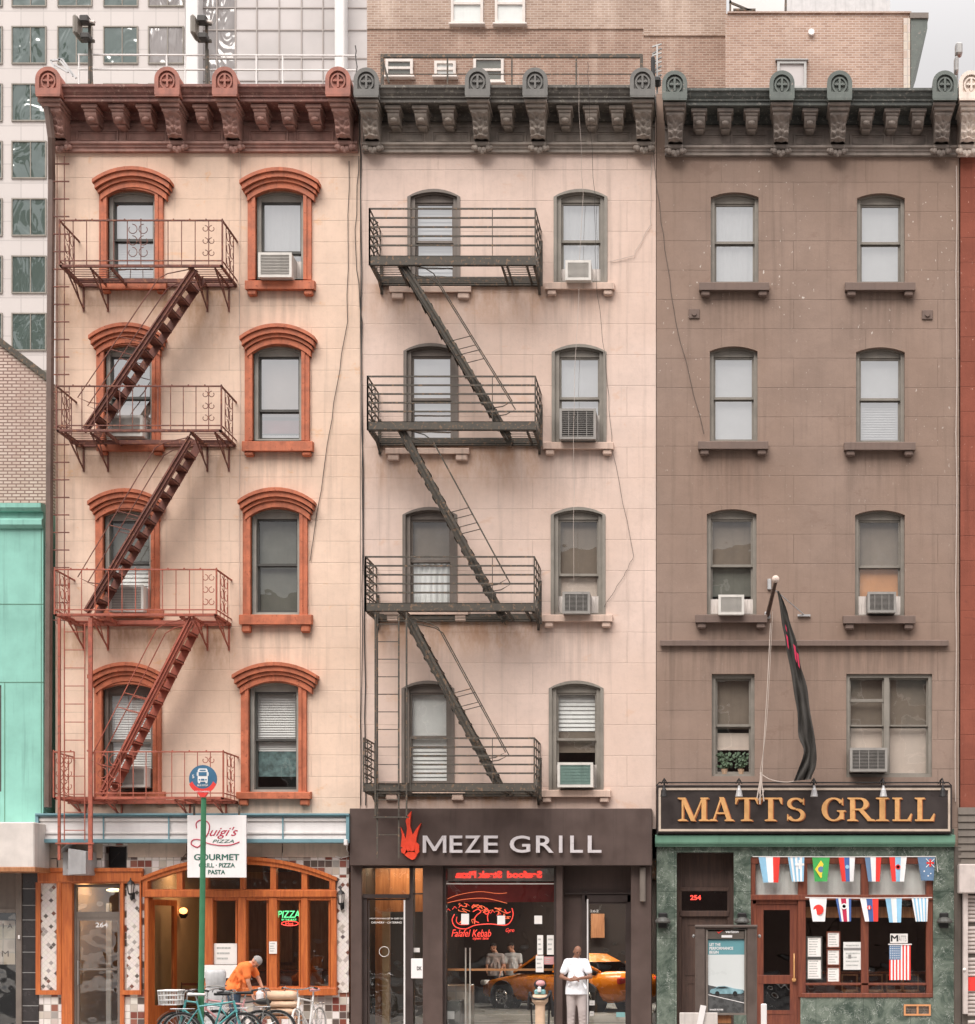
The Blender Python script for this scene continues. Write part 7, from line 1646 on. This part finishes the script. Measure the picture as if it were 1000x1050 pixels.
m = MB(); m.box(q-.068,q+.068,y-.060,y-.0565,z+.02,z+.085); m.box(q-.05,q+.05,y-.060,y-.0565,z+.105,z+.125); m.sph((q-.055, y-.057, z-.045), .014, 8, 6, (1,.2,1)); m.sph((q+.055, y-.057, z-.045), .014, 8, 6, (1,.2,1)); m.box(q-.03,q+.03,y-.06,y-.0565,z-.06,z-.03); m.build('windscreen', 'bus_blue', ic)
# pay phone kiosk
t = thing('phone_kiosk', 'brown street phone kiosk with a teal car advertisement', 'kiosk', (X(744,-4.8), -4.8, 0)); y = -4.8
m = MB(); pbox(m, 713, 723.5, 951, 1072, y, y+.5, .02); pbox(m, 766, 776.5, 950, 1072, y, y+.5, .02); m.build('side_panel', 'kiosk', t)
m = MB(); pbox(m, 723.5, 766, 952, 1040, y+.06, y+.3, .01); pbox(m, 712.5, 777, 948.5, 951.5, y-.02, y+.5, .01); m.build('cabinet', 'kiosk', t)
f = MB(); f.rframe(X(724,y), X(765.5,y), Z(1041,y), Z(953,y), .035, y+.02, y+.07); f.build('ad_frame', 'frame_brown', t)
m = MB(); pbox(m, 726, 764, 953.5, 963, y+.02, y+.06); m.build('header', 'siding_dk', t)
m = MB(); text(m, 'verizon', X(744,y), X(757.5,y), Z(956.8,y), Z(954,y), y+.019, .003, .03); m.build('logo', 'sign_white', t); m = MB(); pbox(m, 740, 751, 959, 961.5, y+.014, y+.019); m.build('plate', 'sign_white', t)
m = MB(); m.prism([(X(735,y), Z(955,y)), (X(737,y), Z(957.5,y)), (X(742,y), Z(953.6,y)), (X(737.2,y), Z(956,y))], y+.014, y+.019); m.build('tick', 'f_red', t)
ya = y+.05; m = MB(); pbox(m, 725.5, 764.5, 963, 979, ya-.004, ya); m.build('ad_heading_panel', 'ad_teal', t); m = MB(); pbox(m, 725.5, 764.5, 979, 1022, ya-.004, ya); m.build('ad_sky_panel', 'ad_sky', t)
m = MB(); pbox(m, 725.5, 764.5, 1022, 1039.5, ya-.004, ya); m.prism([(X(725.5,y), Z(1022,y)), (X(764.5,y), Z(1022,y)), (X(764.5,y), Z(1016,y)), (X(745,y), Z(1014.5,y)), (X(725.5,y), Z(1010,y))], ya-.006, ya-.004); m.build('ad_road_panel', 'ad_road', t)
m = MB(); m.bar((X(725.5,y), ya-.008, Z(1020,y)), (X(764.5,y), ya-.008, Z(1029,y)), .012, .004, up=(0,1,0)); m.build('ad_line', 'sign_white', t)
m = MB(); text(m, 'LET THE', X(727.5,y), X(739,y), Z(970,y), Z(967.2,y), ya-.004, .003, .03); text(m, 'PERFORMANCE', X(727.5,y), X(752,y), Z(974,y), Z(971,y), ya-.004, .003, .03); text(m, 'BEGIN', X(727.5,y), X(737,y), Z(978,y), Z(975,y), ya-.004, .003, .03); text(m, 'RANGE ROVER', X(728,y), X(742,y), Z(1036.5,y), Z(1034.7,y), ya-.004, .003, .03); m.build('ad_lettering', 'sign_white', t)
m = MB(); C = lambda a, b: (X(728+a*.35,y), Z(1016.5-b*.35,y))
m.prism([C(0,-4),(C(0,1)),C(3,5),C(14,8),C(24,14),C(44,15),C(60,11),C(70,8),C(98,4),C(99,-4),C(92,-8),C(10,-8)], ya-.012, ya-.0065); m.build('ad_car', 'ad_car', t)
m = MB(); m.prism([C(18,8),C(27,12.5),C(43,13),C(58,9),C(40,7.5)], ya-.014, ya-.0125)
for cx in (22, 74): m.prism([(C(cx,-7)[0]+.038*math.cos(2*PI*k/14), C(cx,-7)[1]+.042*math.sin(2*PI*k/14)) for k in range(14)], ya-.016, ya-.0125)
m.build('ad_car_dark', 'ink_black', t)
m = MB(); m.bbox(X(736,y), X(750,y), y+.1, y+.3, Z(1050,y), Z(1041,y), .01); m.build('shelf', 'wood_tan', t)
m = MB()
for px in (711.5, 779): m.sph((X(px,y), y+.1, Z(960,y)), .03, 8, 6)
m.build('bolt', 'metal_gray', t)
t = thing('street_barrier', 'white barrier board with a slanted post in front of the phone kiosk', 'barrier', (X(716,-5.1), -5.1, 0)); y = -5.1
m = MB(); pbox(m, 697, 736, 1038.5, 1056, y-.02, y+.02, .008); m.build('board', 'off_white', t)
m = MB(); m.bar((X(721.5,y), y-.04, Z(1031,y)), (X(712,y), y-.1, 0), .10, .04); m.build('post', 'white_paint', t); m = MB(); m.bar((X(731,y), y+.05, Z(1040,y)), (X(733,y), y+.2, 0), .08, .04); m.build('post', 'white_paint', t)
m = MB(); pbox(m, 780.5, 786.5, 1029.5, 1078, y-.05, y+.05, .015); tag(m.build('street_post', 'white_paint'), 'short white square post right of the phone kiosk', 'post')
# decorated tan post with strapped gear before the grill window
t = thing('street_post', 'tan post with black straps and a pink and teal top before the grill window', 'post', (X(554,-4.6), -4.6, 0)); y = -4.6; xx = X(554,y)
m = MB(); m.lathe((xx, y, 0), [(.11,0),(.11,.05),(.085,.08),(.085,.78),(.14,.84),(.15,.92),(.12,.96)], 14); m.build('post', 'sack_tan', t)
m = MB(); m.bbox(xx-.09, xx+.09, y-.1, y+.08, .955, 1.05, .02); m.build('collar', 'teal_trim', t)
m = MB(); m.sph((xx, y, 1.13), .11, 14, 10, (1,1,.85)); m.build('top_ball', 'black', t); m = MB(); m.sph((xx+.01, y-.05, 1.15), .085, 12, 8, (1.0,.9,.7)); m.build('top_patch', 'bike_pink', t); m = MB(); m.bbox(xx-.03, xx+.03, y-.15, y-.08, 1.0, 1.1, .015); m.build('top_tag', 'white_paint', t)
m = MB(); m.cap3((xx-.17,y,.98), (xx-.20,y,.72), .035, .03, 10); m.cap3((xx+.17,y,1.0), (xx+.22,y,.6), .035, .028, 10); m.tube(spline([(xx-.18,y,.98),(xx-.1,y-.12,.90),(xx+.1,y-.12,.90),(xx+.18,y,1.0)]), .02, 6); m.tube([(xx+.16,y,.95),(xx+.14,y,.2)], .02, 6); m.tube([(xx-.16,y,.8),(xx-.13,y,.2)], .015, 6); m.build('strap', 'black', t)
# ------------------------------------------------------------------ ground, light, camera
m = MB(); m.box(-250, 250, -18.5, -5.6, -.4, -.15); m.build('road', 'asphalt'); bpy.data.objects['road']['kind'] = 'structure'
m = MB(); m.box(-250, 250, -5.45, .9, -.4, 0); m.build('pavement', 'concrete'); bpy.data.objects['pavement']['kind'] = 'structure'
m = MB(); m.bbox(-250, 250, -5.6, -5.45, -.4, .003, .02); m.build('kerb', 'kerb'); bpy.data.objects['kerb']['kind'] = 'structure'
m = MB(); m.box(-250, 250, -36, -18.5, -.4, -.154); m.build('far_road', 'asphalt')['kind'] = 'structure'
m = MB(); m.add([(-900,-900,-.45),(900,-900,-.45),(900,900,-.45),(-900,900,-.45)], [(0,1,2,3)]); m.build('ground', 'concrete')['kind'] = 'structure'
for y in (-9, -12.3, -15.6, -22, -25.3):
    m = MB()
    for k in range(-14, 15): m.box(k*6-1.5, k*6+1.5, y-.06, y+.06, -.16, -.145)
    m.build('lane_marking', 'road_white')['kind'] = 'structure'
# opposite side of the avenue, seen only as reflections in the glass
def block(label, x0, x1, y0, h, mat, rows, cols):
    t = thing('opposite_building', label, 'building', ((x0+x1)/2, y0, 0))
    m = MB(); m.box(x0, x1, y0-14, y0, 0, h); m.build('wall', mat, t)
    for r in range(rows):
        for c in range(cols):
            cx = x0+(x1-x0)*(c+.5)/cols; z = 4.6+(h-5)*r/rows
            w = MB(); w.rframe(cx-.6, cx+.6, z, z+1.8, .1, y0+.02, y0+.08); w = w.build('window', 'off_white', t)
            g = MB(); g.quad(cx-.5, cx+.5, z+.1, z+1.7, y0+.03); g.build('pane', 'tower_glass', w)
block('dark brick building across the avenue, mirrored in the street glass', -26, -8, -38, 17, 'opposite_brick', 4, 6)
block('taller dark brick building across the avenue, mirrored in the street glass', -7.6, 4, -38, 19, 'opposite_brick', 5, 4)
block('low dark brick building across the avenue, mirrored in the bar windows', 4.4, 18, -38, 15, 'opposite_brick', 4, 5)
t = thing('office_tower', 'added dark tower out of view, placed only to be mirrored in the office windows', 'tower', (-126, -90, 0)); m = MB(); m.box(-152, -122, -110, -100, 0, 150); m.box(-112, -98, -112, -100, 0, 118); m.box(-92, -84, -112, -100, 0, 96); m.build('wall', 'opposite_brick', t)  # unseen towers added only to put dark reflections into the tower glass

W = bpy.data.worlds.new('World'); sc.world = W; W.use_nodes = True; nt = W.node_tree; nt.nodes.clear()
o = nd(nt, 'ShaderNodeOutputWorld'); bg = nd(nt, 'ShaderNodeBackground'); sky = nd(nt, 'ShaderNodeTexSky', sky_type='NISHITA')
EL, AZ = math.radians(52), math.radians(200)
sky.sun_disc = False; sky.sun_elevation = EL; sky.sun_rotation = AZ; sky.air_density = 1.0; sky.dust_density = 3.0
hs = nd(nt, 'ShaderNodeHueSaturation'); hs.inputs['Saturation'].default_value = .12; lk(nt, sky.outputs[0], hs.inputs['Color'])
# even cloud cover, brighter overhead, mixed over the clear sky
tc = nd(nt, 'ShaderNodeTexCoord'); sp = nd(nt, 'ShaderNodeSeparateXYZ'); lk(nt, tc.outputs['Generated'], sp.inputs[0])
g = mapr(nt, sp.outputs[2], .45, .80, CLOUD0, CLOUD1)
cl = nd(nt, 'ShaderNodeMix', data_type='RGBA', blend_type='MULTIPLY'); cl.inputs[0].default_value = 1
cn = mixc(nt, mapr(nt, nz(nt, scl(nt, tc.outputs['Generated'], (1, 1, 2.5)), 3, 5, .55), .3, .7), (.955,.925,.93), (1.0,.975,.975))
lk(nt, cn, cl.inputs[6]); lk(nt, g, cl.inputs[7])
fin = mixc(nt, .88, hs.outputs[0], cl.outputs[2])
lk(nt, fin, bg.inputs[0]); bg.inputs[1].default_value = .1; lk(nt, bg.outputs[0], o.inputs[0])
L = bpy.data.lights.new('sun', 'SUN'); L.energy = SUN_E; L.angle = math.radians(38); L.color = (1.0, .945, .875)
lo = bpy.data.objects.new('sun', L); COL.objects.link(lo)
d = Vector((math.sin(AZ)*math.cos(EL), math.cos(AZ)*math.cos(EL), math.sin(EL)))
lo.rotation_euler = (-d).to_track_quat('-Z', 'Y').to_euler()
cam = bpy.data.cameras.new('camera'); co = bpy.data.objects.new('camera', cam); COL.objects.link(co); sc.camera = co
co.location = (0, -D, CZ); co.rotation_euler = (PI/2, 0, 0); cam.sensor_fit = 'HORIZONTAL'; cam.sensor_width = 36
cam.lens = 36*F/1000; cam.shift_x = -(VX-500)/1000; cam.shift_y = (VY-525)/1000; cam.clip_start = .1; cam.clip_end = 2000
sc.view_settings.view_transform = 'Standard'; sc.view_settings.look = 'None'; sc.view_settings.exposure = 0; sc.view_settings.gamma = 1
sc.cycles.max_bounces = 7; sc.cycles.diffuse_bounces = 3; sc.cycles.glossy_bounces = 3; sc.cycles.transparent_max_bounces = 12
sc.cycles.caustics_reflective = False; sc.cycles.caustics_refractive = False
